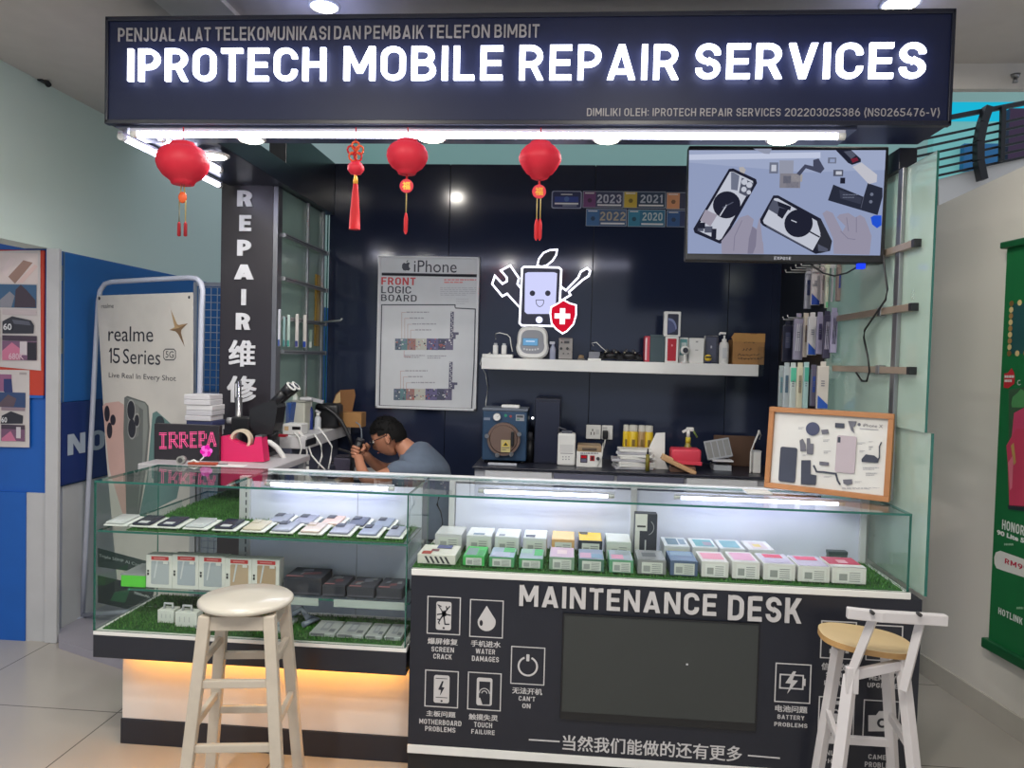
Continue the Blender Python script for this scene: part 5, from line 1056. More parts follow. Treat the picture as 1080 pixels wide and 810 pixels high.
b = B(); b.box(x0, x1, YP - .005, 1.069, aty(40, 420, YP).z, aty(40, 417, YP).z, C(26, 96, 186)); b.build('edge_strip', t)
def advert(name, quad, crop, label, items, texts):
    b = B().plane((0, YP - .008, 0), crop=crop); b.poly(quad, C(206, 198, 196, rough=.4), 0)
    ps = [b.pt(x, y, 0) for x, y in quad]
    for i in range(4): b.face([ps[i], ps[(i + 1) % 4], ps[(i + 1) % 4] + V((0, .003, 0)), ps[i] + V((0, .003, 0))], WPRINT)
    for k, (q, c_) in enumerate(items):
        if len(q) == 4 and not isinstance(q[0], tuple): b.rect(*q, C(*c_), 1 + k * .5)
        else: b.poly(q, C(*c_), 1 + k * .5)
    for s_, q, c_ in texts: b.text(s_, *q, C(*c_), 14, .02)
    b.build(name, label=label, cat='poster', group='phone adverts on the blue shop corner')
img1 = [((-150, 75, 180, 218), (222, 206, 202)), ([(40, 188), (112, 110), (156, 122), (72, 222)], (160, 128, 116)), ([(8, 160), (52, 92), (76, 104), (30, 190)], (226, 208, 206)), ([(80, 218), (165, 130), (180, 140), (110, 218)], (226, 196, 190)), ((-150, 224, 175, 334), (62, 98, 134)), ([(70, 334), (76, 250), (100, 226), (128, 252), (170, 300), (172, 334)], (70, 58, 70)), ([(0, 300), (48, 258), (72, 280), (56, 334), (0, 334)], (140, 140, 150)),
        ((-150, 344, 2, 458), (96, 70, 84)), ((14, 344, 175, 370), (196, 182, 184)), ([(14, 458), (14, 400), (60, 376), (150, 396), (164, 420), (162, 458)], (52, 52, 62)), ([(60, 392), (140, 400), (150, 420), (70, 412)], (92, 94, 108)), ((-150, 468, 2, 584), (150, 90, 110)), ((14, 468, 178, 492), (70, 56, 72)), ((14, 494, 178, 584), (126, 90, 120)), ([(14, 540), (60, 500), (100, 530), (100, 584), (14, 584)], (206, 120, 150)), ((98, 496, 132, 560), (210, 200, 206)), ((134, 500, 178, 584), (40, 36, 48))]
advert('advert_poster', [(-160, 70), (190, 62), (193, 634), (-160, 600)], LK, 'taller phone advert with a pink phone and a man, higher on the orange board', img1, [('60', (22, 410, 62, 442), (225, 225, 228)), ('680K', (48, 550, 120, 582), (225, 190, 205))])
img2 = [((-120, 487, 42, 548), (150, 96, 132)), ([(14, 548), (14, 505), (42, 505), (46, 555), (20, 556)], (44, 56, 110)), ((48, 492, 58, 520), (210, 200, 200)), ((70, 482, 96, 490), (170, 160, 160)), ((-120, 551, 92, 604), (52, 74, 116)), ([(0, 590), (30, 560), (60, 575), (50, 604), (0, 604)], (96, 80, 90)), ((6, 606, 90, 618), (150, 130, 140)), ([(4, 664), (8, 636), (40, 620), (84, 636), (82, 664)], (46, 46, 56)), ((6, 668, 90, 684), (70, 56, 72)), ((6, 684, 90, 726), (120, 84, 112)), ([(8, 716), (40, 690), (60, 726), (8, 726)], (200, 116, 148)), ((60, 676, 76, 716), (205, 198, 204))]
advert('advert_poster', [(-130, 470), (104, 474), (104, 749), (-130, 744)], LK2, 'smaller phone advert mounted lower, crossing the orange and blue', img2, [('60', (10, 640, 30, 660), (222, 222, 226))])
b = B(); b.box(aty(26.5, 600, 1.058).x, aty(47, 600, 1.05).x, 1.058, 1.07, 0, aty(40, 520, 1.06).z, mat('grey_white_panel', (190, 190, 192))); b.box(-3.6, aty(26.5, 600, 1.05).x, 1.05, 1.07, 0, aty(40, 520, 1.06).z, mat('shop_blue_board', (22, 92, 180)));
struct(b, 'trim_4')

# ================================================================== SIDE DESK BEHIND THE CASE
DZ = 1.060
t = thing('side_desk', 'pale grey desk behind the glass case carrying tape dispenser and microscope', 'desk', (-1.6, .72, 0))
xr = atz(270, 492, DZ).x
b = B(); b.box(-1.88, -1.28, .46, .95, DZ - .03, DZ, mat('desk_grey', (178, 176, 180), rough=.4), .004); b.build('desktop', t)
for x, y in ((-1.86, .92), (-1.31, .92), (-1.31, .49)):
    b = B(); b.box(x - .014, x + .014, y - .014, y + .014, 0, DZ - .03, mat('desk_grey_side', (165, 165, 170), rough=.5)); b.build('leg', t)
D1 = (170, 380, 6)
# LED panel
Y = .60; X0, X1, _, Z1 = bb(162, 449, 231.5, 490, Y)
t = thing('led_panel', 'black light board with pink outlined letters and a pink rose', 'sign', ((X0 + X1) / 2, Y, DZ))
b = B(); b.box(X0, X1, Y, Y + .03, DZ, Z1, mat('panel_black', (36, 32, 38), rough=.45), .003); b.build('board', t)
PKN = emis('pink_neon', (246, 96, 150), 1.1); PK2 = emis('pink_rose', (232, 40, 170), 1.0)
b = B().plane((0, Y, 0), crop=(80, 390, 4.5))
def serif(ch, x0, y0, x1, y1):
    w_ = 5; m = PKN; xm = (x0 + x1) / 2; ym = (y0 + y1) / 2
    def dbl(p, q):
        for d in (-4, 4):
            n = V((q[1] - p[1], p[0] - q[0])).normalized() * d; b.stroke([(p[0] + n.x, p[1] + n.y), (q[0] + n.x, q[1] + n.y)], 3.6, m, 1)
    if ch == 'I': dbl((xm, y0), (xm, y1)); dbl((x0, y0), (x1, y0)); dbl((x0, y1), (x1, y1))
    if ch == 'R': dbl((x0 + 8, y0), (x0 + 8, y1)); dbl((x0, y0), (x1 - 10, y0)); dbl((x1 - 6, y0 + 6), (x1 - 6, ym - 6)); dbl((x0 + 8, ym), (x1 - 10, ym)); dbl((xm, ym), (x1, y1)); dbl((x0, y1), (x0 + 16, y1))
    if ch == 'E': dbl((x0 + 8, y0), (x0 + 8, y1)); dbl((x0, y0), (x1, y0)); dbl((x0 + 8, ym), (x1 - 8, ym)); dbl((x0, y1), (x1, y1))
    if ch == 'P': dbl((x0 + 8, y0), (x0 + 8, y1)); dbl((x0, y0), (x1 - 8, y0)); dbl((x1 - 5, y0 + 5), (x1 - 5, ym - 2)); dbl((x0 + 8, ym + 2), (x1 - 10, ym + 2)); dbl((x0, y1), (x0 + 18, y1))
    if ch == 'A': dbl((xm, y0), (x0 + 2, y1)); dbl((xm, y0), (x1 - 2, y1)); dbl((x0 + 10, ym + 10), (x1 - 10, ym + 10)); dbl((x0 - 4, y1), (x0 + 10, y1)); dbl((x1 - 10, y1), (x1 + 4, y1))
for ch, q in (('I', (396, 304, 432, 370)), ('R', (440, 302, 484, 368)), ('R', (490, 302, 532, 366)), ('E', (540, 300, 576, 364)), ('P', (582, 298, 620, 362)), ('A', (626, 296, 664, 358))): serif(ch, *q)
b.build('outlined_letters', t)
b = B().plane((0, Y, 0), crop=(80, 390, 4.5))
for k in range(6): b.circle(620 + 17 * math.cos(k), 385 + 16 * math.sin(k), 13, PK2 if k % 2 else emis('pink_rose_light', (255, 110, 215), 1.0), 2 + k * .2, 12)
b.circle(620, 384, 9, emis('pink_rose_light', (255, 110, 215), 1.0), 4, 12); b.stroke([(612, 404), (604, 418), (590, 430)], 6, WPRINT, 2); b.build('rose', t)
# stack of paper packs
Y = .70; X0, X1, _, Z1 = bb(195, 416.5, 223, 450, Y); z = DZ; n = 12; h = (Z1 - DZ) / n; rr = random.Random(2)
for k in range(n):
    dx, dy = rr.uniform(-.006, .006), rr.uniform(-.008, .008)
    lb = 'dark blue bound pad inside the white paper stack' if k == 6 else ('topmost white paper ream of the stack behind the pink letter board' if k == n - 1 else 'white paper ream in the stack behind the pink letter board')
    b = B(); b.box(X0 + dx, X1 + dx, Y + dy, Y + .13 + dy, DZ + k * h, DZ + (k + 1) * h - .0008, C(54, 60, 98) if k == 6 else C(*rr.choice(((198, 196, 200), (188, 186, 192), (206, 204, 206)))), .003); b.build('paper_ream', label=lb, cat='paper', group='paper reams on the side desk')
# tape dispenser
Y = .62; b = B().plane((0, Y, 0), crop=D1)
t = thing('tape_dispenser', 'bright pink tape dispenser with a cream roll on the side desk', 'tape dispenser', atz(255, 485, DZ))
PKM = mat('dispenser_pink', (214, 34, 96), rough=.35)
def prism(b, pts, m, dep, back=0):
    f = [b.pt(x, y, 0) + V((0, back, 0)) for x, y in pts]; zmin = min(p.z for p in f); g = [p + V((0, dep, 0)) for p in f]; b.face(f, m); b.face(g[::-1], m)
    for i in range(len(f)): b.face([f[i], f[(i + 1) % len(f)], g[(i + 1) % len(f)], g[i]], m)
yb = 480 * 0 + (atz(255, 485, DZ).z)
def zy(px, Y_):   # the picture row of the desktop below this column
    lo, hi = 470, 500
    for _ in range(30):
        mid = (lo + hi) / 2
        if aty(px, mid, Y_).z > DZ: lo = mid
        else: hi = mid
    return lo
rb = (zy(255, Y) - 380) * 6
body = [(378, rb), (373, 482), (415, 476), (432, 500), (470, 520), (545, 548), (585, 530), (596, 486), (634, 484), (652, rb)]
prism(b, body, PKM, .065); b.build('body', t, clean=True)
c = aty(170 + 500 / 6, 380 + 506 / 6, Y + .02); R_ = aty(170 + 556 / 6, 460, Y).x - c.x
b = B(); n = 36; TP = C(204, 190, 168, rough=.4)
ring = []
for k in range(n):
    a = 2 * PI * k / n; ring.append([V((c.x + q * math.cos(a), c.y + d, c.z + q * math.sin(a))) for q, d in ((R_, 0), (R_, .03), (R_ * .74, .03), (R_ * .74, 0))])
for k in range(n):
    for j in range(4): b.face([ring[k][j], ring[(k + 1) % n][j], ring[(k + 1) % n][(j + 1) % 4], ring[k][(j + 1) % 4]], TP, True)
b.build('tape_roll', t, clean=True)
b = B(); q = aty(170 + 615 / 6, 380 + 480 / 6, Y); b.box(q.x - .016, q.x + .016, Y + .004, Y + .06, q.z - .006, q.z + .002, STEEL); b.build('cutter', t)
# small things before it
c = atz(199, 487.5, DZ); b = B(); b.cyl((c.x, .475, DZ + .018), (c.x, .5, DZ + .018), .018, C(150, 150, 146), n=20); b.cyl((c.x, .474, DZ + .018), (c.x, .501, DZ + .018), .011, C(70, 70, 72), n=16); b.build('tape_ring', label='small grey tape ring in front of the pink letter board', cat='tape')
b = B(); M = Mx.Translation((atz(224, 488, DZ).x, .49, DZ + .006)) @ Mx.Rotation(.1, 4, 'Z'); b.box(-.07, .06, -.012, .012, -.006, .006, mat('tool_orange', (166, 70, 44), rough=.5), .004, M); b.box(.05, .1, -.006, .006, -.003, .003, STEEL, .001, M); b.build('orange_tool', label='orange handled tool lying before the tape dispenser', cat='tool')
b = B(); c = atz(249, 489.5, DZ); b.box(c.x - .055, c.x + .065, .47, .52, DZ, DZ + .003, WPRINT); b.build('paper_slip', label='white paper slip on the side desk edge before the tape dispenser', cat='paper')
c = atz(210, 488, DZ); b = B(); b.tube([(c.x - .02, .48, DZ + .006), (c.x + .01, .482, DZ + .02), (c.x + .03, .485, DZ + .008)], .005, WPRINT); b.build('white_clip', label='little white clip between tape ring and orange tool', cat='clip')
# microscope
Y = .82; def_ = None
t = thing('microscope', 'black microscope on a chrome pole with its eyepiece pointing at the bench', 'microscope', (aty(262, 470, Y).x, Y, DZ))
def m6(x, y, Y_=Y): return aty(170 + x / 6, 380 + y / 6, Y_)
b = B(); c = m6(500, 500); b.box(c.x - .02, c.x + .15, Y - .06, Y + .12, DZ, DZ + .02, BLACK, .005); b.build('base', t)
b = B(); p = m6(476, 130); b.cyl((p.x, Y + .03, DZ + .02), (p.x, Y + .03, p.z), .011, CHROME); b.cyl((p.x, Y + .03, DZ + .02), (p.x, Y + .03, m6(476, 235).z), .016, STEEL); b.build('pole', t)
b = B(); p, q = m6(440, 460), m6(560, 360); b.box(p.x, q.x, Y, Y + .07, p.z, q.z, BLACK, .008); b.build('focus_block', t)
for x_, r_ in ((428, .016), (575, .014)):
    b = B(); p = m6(x_, 385); s_ = -1 if x_ < 500 else 1; b.cyl((p.x + s_ * -.01, Y + .03, p.z), (p.x + s_ * .02, Y + .03, p.z), r_, C(160, 160, 162)); b.build('focus_knob', t)
b = B()
for q in ([(560, 310), (620, 280), (720, 250), (735, 300), (720, 400), (700, 470), (610, 470), (560, 420)],):
    b.plane((0, Y - .02, 0), crop=D1); prism(b, q, BLACK, .11)
b.build('body', t, clean=True)
b = B(); p = m6(685, 450); b.cyl((p.x, Y + .03, m6(685, 505).z), (p.x, Y + .03, p.z), .028, BLACK, .033); b.build('objective', t)
for dy in (0, .065):
    b = B(); p, q = m6(700, 280, Y), m6(790, 195, Y); p.y = q.y = Y + dy; b.cyl(p, q, .02, BLACK, .022); e_ = b.build('eyepiece_tube', t)
    b = B(); r_ = p + (q - p) * 1.32; b.cyl(q - (q - p) * .1, r_, .025, BLACK, .025); b.cyl(r_, r_ + (q - p).normalized() * .006, .027, WPRINT, .027); b.cyl(r_ + (q - p).normalized() * .006, r_ + (q - p).normalized() * .0065, .017, C(70, 72, 84, rough=.1)); b.build('eyepiece', e_)

# ================================================================== GLASS SIDE WITH RAILS OVER THE BENCH
PALE = mat('pale_added_sheet', (158, 178, 172), rough=.35, var=.1, scale=2)
t = thing('glass_rail_wall', 'glass side wall with rails behind the dark post', 'glass panel', (-1.52, 1.45, 1.0))
b = B(); b.box(-1.53, -1.524, 1.06, 1.845, .98, 2.405, PALE); b.build('added_sheet', t)  # opaque sheet added to give the glass its pale look
b = B(); b.box(-1.512, -1.504, 1.06, 1.845, .98, 2.405, GLASS, 0, mfun=lambda f: GLASS if abs(f.normal.x) > .9 else GEDGE); b.build('pane', t)
for px in (323, 339):
    b = B(); yy = atx(px, 320, -1.5).y; b.box(-1.504, -1.49, yy - .012, yy + .012, .98, 2.40, ALU, .002); b.build('slotted_upright', t)
b = B(); y0, y1 = atx(332, 330, -1.52).y, atx(338, 330, -1.52).y; b.box(-1.522, -1.514, y0, y1, atx(335, 365, -1.52).z, atx(335, 290, -1.52).z, C(196, 150, 52)); b.build('yellow_strip', t)
rl = [(293, 247, 'topmost of the four glass wall rails over the bench'), (292, 293, 'second rail down on the glass wall over the bench'), (292, 335, 'third rail down on the glass wall, with white packs'), (292, 371, 'lowest rail on the glass wall, under the white packs')]
for px, py, lb in rl:
    z = atx(px, py, -1.5).z; t = thing('display_rail', lb, 'rail', (-1.48, 1.4, z), group='display rails on the bench glass')
    b = B(); b.box(-1.488, -1.468, 1.065, 1.72, z - .011, z + .011, ALU, .002); b.build('bar', t)
    b = B(); b.box(-1.468, -1.464, 1.07, 1.70, z - .003, z + .003, C(90, 92, 98)); b.build('groove', t)
    b = B(); b.box(-1.49, -1.466, 1.72, 1.745, z - .012, z + .012, STEEL, .002); b.build('end_cap', t)
p, q = aty(336, 340, 1.55), aty(361, 338, 1.55); b = B(); b.tube([V((-1.466, 1.58, p.z)), q + V((-.01, 0, 0)), q + V((0, 0, .012))], .006, ALU, 6); b.build('display_hook', label='single metal display arm sticking out over the bench', cat='hook')
zb = atx(300, 368, -1.46).z
for k, (px0, px1, pyt, c_, a_) in enumerate(((291.5, 295.5, 326, (176, 178, 186), (40, 60, 120)), (297, 300.5, 334, (130, 160, 160), (60, 120, 120)), (301, 305.5, 332, (176, 196, 190), (70, 150, 140)), (309, 314.5, 331, (204, 200, 196), (60, 70, 130)), (317, 323, 332, (208, 204, 200), (36, 70, 160)), (324, 329, 348, (120, 140, 130), (190, 196, 190)))):
    Yp = atx((px0 + px1) / 2, 345, -1.46).y; X0, X1 = aty(px0, 345, Yp).x, aty(px1, 345, Yp).x; zt_ = aty(px0, pyt, Yp).z
    t = thing('hanging_pack', ('slim grey pack hanging on the bench glass nearest the dark post', 'grey green pack second from the dark post', 'pale mint pack third from the dark post', 'white pack with dark foot on the bench glass', 'white pack with blue foot, tilted, on the bench glass', 'small green card pack last on the bench glass')[k], 'pack', ((X0 + X1) / 2, Yp, zb + .012), group='packs on the bench glass')
    b = B(); b.box(-1.462, X1, Yp, Yp + .012, zb + .0115, zt_, C(*c_, rough=.35), .002); b.build('sleeve', t)
    b = B(); b.box(-1.461, X1 - .001, Yp - .001, Yp, zb + .014, zb + .045, C(*a_)); b.build('foot_print', t)

# ================================================================== WORK BENCH
t = thing('work_bench', 'white work bench along the glass wall where the man sits', 'bench', (-1.2, 1.3, 0))
b = B(); b.box(-1.5, -.95, 1.064, 1.845, .84, .8695, mat('bench_white', (188, 188, 190), rough=.4), .003); b.build('bench_top', t)
for y in (1.05, 1.8):
    b = B(); b.box(-1.48, -1.2, y - .015, y + .015, 0, .84, mat('bench_white', (188, 188, 190))); b.build('end_panel', t)
b = B(); b.box(-1.485, -1.34, 1.064, 1.842, 1.07, 1.135, mat('ledge_white', (205, 204, 206), rough=.4), .004); b.build('raised_ledge', t)
b = B(); b.box(-1.485, -1.42, 1.064, 1.842, .87, 1.07, C(88, 92, 112), .002); b.build('riser', t)
b = B(); b.box(-1.341, -1.336, 1.05, 1.2, 1.085, 1.12, BLACK, .001); b.build('slot', t)
LZ = 1.1356
def m5(x, y, Y_): return aty(280 + x / 5.4, 380 + y / 5.4, Y_)
Y = 1.1; p, q = m5(95, 440, Y), m5(205, 365, Y)
t = thing('white_extension_box', 'white power extension box with a black slot on the bench ledge', 'power strip', ((p.x + q.x) / 2, Y, LZ))
b = B(); b.box(p.x, q.x, Y, Y + .1, LZ, q.z, WPRINT, .006); b.build('housing', t)
b = B().plane((0, Y, 0), crop=(280, 380, 5.4)); b.rect(152, 378, 200, 396, BLACK, 1); b.rect(108, 376, 132, 400, C(206, 180, 140), 1); b.build('sockets', t)
Y = 1.32; p, q = m5(128, 370, Y), m5(225, 240, Y)
t = thing('white_tool_box', 'tall cream box on the bench ledge behind the eyepiece', 'box', ((p.x + q.x) / 2, Y, LZ))
b = B(); b.box(p.x, q.x, Y, Y + .12, LZ, q.z, C(190, 190, 178), .006); b.build('body', t)
b = B(); b.box(p.x - .003, q.x + .003, Y - .003, Y + .123, q.z, q.z + .008, C(160, 160, 152), .002); b.build('lid', t)
b = B(); b.lathe(((p.x + q.x) / 2 - .035, Y + .05, q.z + .008), [(.024, 0), (.022, .02), (.01, .045), (.004, .05)], WPRINT, 16); b.build('white_bulb', label='white rounded bulb standing on the cream bench box', cat='bulb')
b = B(); b.box((p.x + q.x) / 2 + .005, (p.x + q.x) / 2 + .075, Y + .02, Y + .06, q.z + .0081, q.z + .026, C(196, 196, 200), .007); b.build('white_handset', label='pale handset lying across the cream bench box', cat='tool')
b = B(); p, q = m5(95, 430, 1.25), m5(125, 270, 1.25); M = Mx.Translation((p.x, 1.25, LZ)) @ Mx.Rotation(.12, 4, 'Y'); b.box(0, .03, 0, .1, .004, .16, C(36, 76, 150), .003, M); b.build('blue_folder', label='blue folder standing on the bench ledge by the microscope', cat='folder')
b = B(); p = m5(60, 436, 1.03); b.box(p.x - .01, p.x + .06, 1.0, 1.04, LZ, LZ + .012, C(176, 30, 50), .002); b.build('red_booklet', label='red booklet on the bench ledge under the blue folder', cat='booklet')
# bottles and black gear
for k, (x, y0, y1, c_, lb) in enumerate(((252, 355, 240, (34, 52, 120), 'dark blue spray bottle on the bench ledge'), (268, 355, 300, (180, 184, 190), 'small pale bottle on the bench ledge beside the dark blue one'))):
    Y = 1.42; p, q = m5(x, y0, Y), m5(x, y1, Y); r = .018; t = thing('bench_bottle', lb, 'bottle', (p.x + k * .03, Y, LZ))
    b = B(); b.lathe((p.x + k * .03, Y, LZ), [(r, 0), (r, (q.z - LZ) * .7), (r * .5, (q.z - LZ) * .85)], C(*c_, rough=.3), 16); b.build('bottle', t); b = B(); b.cyl((p.x + k * .03, Y, LZ + (q.z - LZ) * .85), (p.x + k * .03, Y, q.z), r * .55, WPRINT); b.build('cap', t)
Y = 1.5; p, q = m5(275, 370, Y), m5(415, 250, Y)
t = thing('hot_air_station', 'black hot air station with a hose on the bench ledge', 'machine', ((p.x + q.x) / 2, Y, LZ))
b = B(); b.box(p.x, q.x, Y, Y + .11, LZ, q.z, BLACK, .02, seg=3); b.build('case', t)
b = B(); a = [m5(x, y, Y - .03) for x, y in ((300, 255), (345, 270), (395, 305), (430, 345), (455, 390), (478, 440), (497, 495))]; b.tube(a, .011, BLACK, 10); b.build('hose', t)
b = B(); a = [m5(x, y, Y - .05) for x, y in ((200, 225), (235, 215), (330, 238))]; b.beam(a[1], a[2], .02, .02, C(176, 178, 184)); b.beam(m5(285, 285, Y - .04), m5(312, 300, Y - .04), .012, .012, C(190, 190, 195)); b.build('hand_piece', t)
Y = 1.62; p, q = m5(420, 350, Y), m5(547, 300, Y)
t = thing('open_carton', 'open brown cardboard box at the end of the bench ledge', 'box', ((p.x + q.x) / 2, Y, LZ))
b = B(); b.box(p.x, q.x, Y, Y + .1, LZ, q.z, CARD, .002); b.build('tray', t)
b = B(); b.plane((0, Y + .1, 0), crop=(280, 380, 5.4)); prism(b, [(425, 312), (420, 250), (380, 250), (400, 195), (425, 170), (505, 165), (512, 200), (490, 310)], mat('cardboard_dark', (132, 92, 56), rough=.8), .006); b.build('lid', t, clean=True)
b = B(); b.plane((0, Y + .09, 0), crop=(280, 380, 5.4)); prism(b, [(385, 248), (404, 198), (424, 180), (428, 240)], C(196, 168, 124), .004); b.build('side_flap', t, clean=True)
q = [m5(x, y, 1.55) for x, y in ((515, 352), (535, 366), (546, 395), (548, 440), (546, 470))]; b = B(); b.tube(q, .004, C(120, 128, 140), 6); b.build('thin_lead', label='thin grey lead arching down from the brown carton', cat='cable')
for k, pts in enumerate((((160, 410), (190, 440), (205, 500), (190, 560), (206, 612)), ((185, 405), (225, 450), (236, 520), (238, 590)), ((205, 412), (240, 470), (262, 540), (300, 585), (340, 624)), ((280, 440), (316, 480), (322, 545), (300, 615)), ((300, 380), (340, 430), (378, 490), (372, 560), (358, 620)))):
    q = [m5(x, y, 1.06 + .02 * k) for x, y in pts]; q[0].z = max(q[0].z, LZ + .006)
    b = B(); b.tube(q, .0045, WPRINT, 6); b.build('white_cable', label=('first white cable hanging off the bench ledge, by the microscope', 'second white cable hanging off the ledge, into a white plug', 'long white cable slanting across under the ledge', 'curved white cable hanging off the middle of the ledge', 'white cable hanging in a long loop nearest the man')[k], cat='cable', group='white cables on the bench ledge')
c = m5(240, 610, 1.15); t = thing('suction_cup_lamp', 'white round lamp foot standing on the bench', 'lamp', (c.x, 1.15, 0.87))
b = B(); b.lathe((c.x, 1.15, 0.87), [(.04, 0), (.04, .01), (.02, .04), (.01, .06), (.008, .1)], WPRINT); b.build('base', t); b = B(); b.cyl((c.x, 1.15, .98), (c.x, 1.15, 1.03), .006, WPRINT); b.build('stem', t)
q = [aty(170 + x / 6, 380 + y / 6, .80) for x, y in ((640, 515), (690, 520), (735, 555), (770, 605), (785, 650), (788, 690))]; b = B(); b.tube(q, [.013] * 6, C(206, 206, 204), 10); b.build('white_flex_strap', label='broad white strap arching down beside the tape dispenser', cat='strap')
# clutter by the man's hands
for k, (x, y, w_, h_, c_, lb) in enumerate(((430, 560, .1, .1, (70, 66, 84), 'dim purple grey tool holder on the bench by the hands'), (372, 596, .05, .05, (40, 42, 60), 'dark small tool case on the bench'))):
    p = m5(x, y, 1.35); t = thing('bench_tool_block', lb, 'tool holder', (p.x, 1.4, 0.87)); zt_ = max(.93, p.z)
    b = B(); b.box(p.x - w_ / 2, p.x + w_ / 2, 1.37, 1.45, .87, zt_, C(*c_), .006); b.build('body', t); b = B(); b.box(p.x - w_ * .4, p.x + w_ * .4, 1.375, 1.445, zt_, zt_ + .012, C(*[int(v * .7) for v in c_]), .003); b.build('top', t)
b = B(); p, q = m5(415, 505, 1.3), m5(480, 525, 1.3); b.beam(p, q, .012, .012, BLACK); b.beam(q, q + V((.01, 0, -.06)), .01, .01, BLACK); b.cyl(q + V((.01, 0, -.06)), (q.x + .01, q.y, 0.87), .008, BLACK); b.build('clamp_arm', label='black clamp arm rising from the bench before the man', cat='clamp')
# ================================================================== GRASS MATS
BLADES = [mat('grass_blade_%d' % k, c, rough=.7, var=.2) for k, c in enumerate(((62, 116, 46), (82, 138, 60), (44, 90, 38)))]
def grass(label, rects, z, n, h=.014):
    x0, x1, y0, y1 = rects[0]; z += .0006
    t = thing('grass_mat', label, 'grass mat', ((x0 + x1) / 2, (y0 + y1) / 2, z)); b = B()
    for q in rects: b.box(*q, z, z + .004, GREEN)
    b.build('mat_backing', t); A = [(q[1] - q[0]) * (q[3] - q[2]) for q in rects]
    rr = random.Random(n); b = B()
    for k in range(n):
        x0, x1, y0, y1 = rects[0] if rr.random() < A[0] / sum(A) else rects[-1]
        x, y = rr.uniform(x0 + .004, x1 - .004), rr.uniform(y0 + .004, y1 - .004); a = rr.uniform(0, PI); w_ = .0022; hh = h * rr.uniform(.5, 1.2); dx, dy = rr.uniform(-.005, .005), rr.uniform(-.005, .005)
        b.face([(x - w_ * math.cos(a), y - w_ * math.sin(a), z + .003), (x + w_ * math.cos(a), y + w_ * math.sin(a), z + .003), (x + dx, y + dy, z + .003 + hh)], BLADES[k % 3])
    o = b.build('grass', t); o['kind'] = 'stuff'
# ================================================================== GLASS CASE (LEFT)
LX0, LX1, BZ = -1.776, -.578, .478
t = thing('glass_display_case', 'glass display case of phones and boxes on a white base with amber glow', 'display case', (-1.18, .2, 0))
BASEW = mat('base_white', (214, 208, 204), rough=.45); BAND = mat('band_dark', (34, 36, 46), rough=.35)
def gbox(x0, x1, y0, y1, z0, z1, name, par):
    d = [x1 - x0, y1 - y0, z1 - z0]; ax = d.index(min(d)); b = B(); b.box(x0, x1, y0, y1, z0, z1, GLASS, 0, mfun=lambda f: GLASS if abs(f.normal[ax]) > .9 else GEDGE); return b.build(name, par)
b = B(); b.box(-1.734, LX1 + .01, .125, .42, .1, .39, BASEW, .002); b.build('base', t)
b = B(); b.box(-1.738, LX1 + .01, .12, .425, 0, .1, BAND, .002); b.build('toe_band', t)
b = B(); b.box(LX0, LX1 + .004, 0, .44, .39, .476, BAND, .003); b.build('dark_band', t)
b = B(); b.box(LX0, LX1 + .004, 0, .44, .476, .492, WHITE, .002); b.build('bottom_shelf', t)
b = B(); b.box(-1.70, LX1 - .02, .06, .075, .378, .389, emis('amber_strip', (255, 170, 40), 30)); b.build('amber_light_strip', t)
gbox(LX0, -1.2715, 0, .44, 1.054, 1.062, 'top_glass', t); gbox(-1.271, LX1, 0, .399, 1.054, 1.062, 'top_glass', t); gbox(LX0, LX1, .0, .006, .492, 1.054, 'front_glass', t); gbox(LX0, LX0 + .006, .006, .44, .492, 1.054, 'end_glass', t); gbox(LX1 - .006, LX1, .006, .4, .492, 1.054, 'dividing_glass', t)
xp = aty(265, 530, .3).x
b = B(); b.box(xp, LX1 - .01, .30, .31, .5, 1.03, mat('case_back_white', (210, 212, 232), rough=.5)); b.box(xp + (LX1 - xp) * .62 - .001, xp + (LX1 - xp) * .62 + .001, .2985, .30, .5, 1.03, C(150, 150, 160)); b.build('back_panel', t)
xq = aty(254.5, 530, .3).x
b = B(); b.box(xq, xp, .28, .31, .5, 1.053, mat('upright_white', (196, 196, 200), rough=.4), .002)
for k in range(16): b.box((xq + xp) / 2 + .006, (xq + xp) / 2 + .011, .2785, .281, .52 + k * .032, .54 + k * .032, C(70, 72, 80))
b.build('slotted_upright', t)
UZ = .873
gbox(LX0 + .008, LX1 - .008, .012, .29, UZ - .008, UZ, 'upper_shelf', t); gbox(LX0 + .008, xq - .003, .292, .87, UZ - .008, UZ, 'upper_shelf', t)
MZ = .628
gbox(-1.70, LX1 - .01, .10, .279, MZ - .009, MZ - .001, 'middle_shelf', t)
b = B(); p0, p1 = aty(299, 633, .098), aty(427, 640, .098)
for a, c_ in ((299, 336), (352, 427)): b.box(aty(a, 633, .098).x, aty(c_, 633, .098).x, .096, .0985, MZ - .03, MZ + .0, C(176, 186, 186), .001)
b.build('price_rail', t)
p, q = atz(278, 509, 1.042), atz(417, 513, 1.042); p.y = q.y = (p.y + q.y) / 2
tube_light('tube_light', (p.x, p.y, 1.036), (q.x, q.y, 1.036), 'white light tube under the glass top of the phone case', .009, TUBE2)
b = B(); b.box(-1.27, 1.185, .40, .43, 1.045, 1.068, mat('rail_white', (206, 208, 212), rough=.35), .003); b.build('rear_rail', label='long white rail along the rear of both glass tops', cat='rail')
grass('green grass mat on the upper shelf of the phone case', [(-1.66, LX1 - .02, .02, .275, )], UZ, 7000)
grass('green grass mat at the open corner behind the upper shelf phones', [(-1.66, xq - .01, .293, .86)], UZ, 12000)
grass('darker grass mat on the case floor under the small white boxes', [(-1.75, LX1 - .02, .02, .277), (-1.75, xq - .012, .291, .43)], .492, 9500)
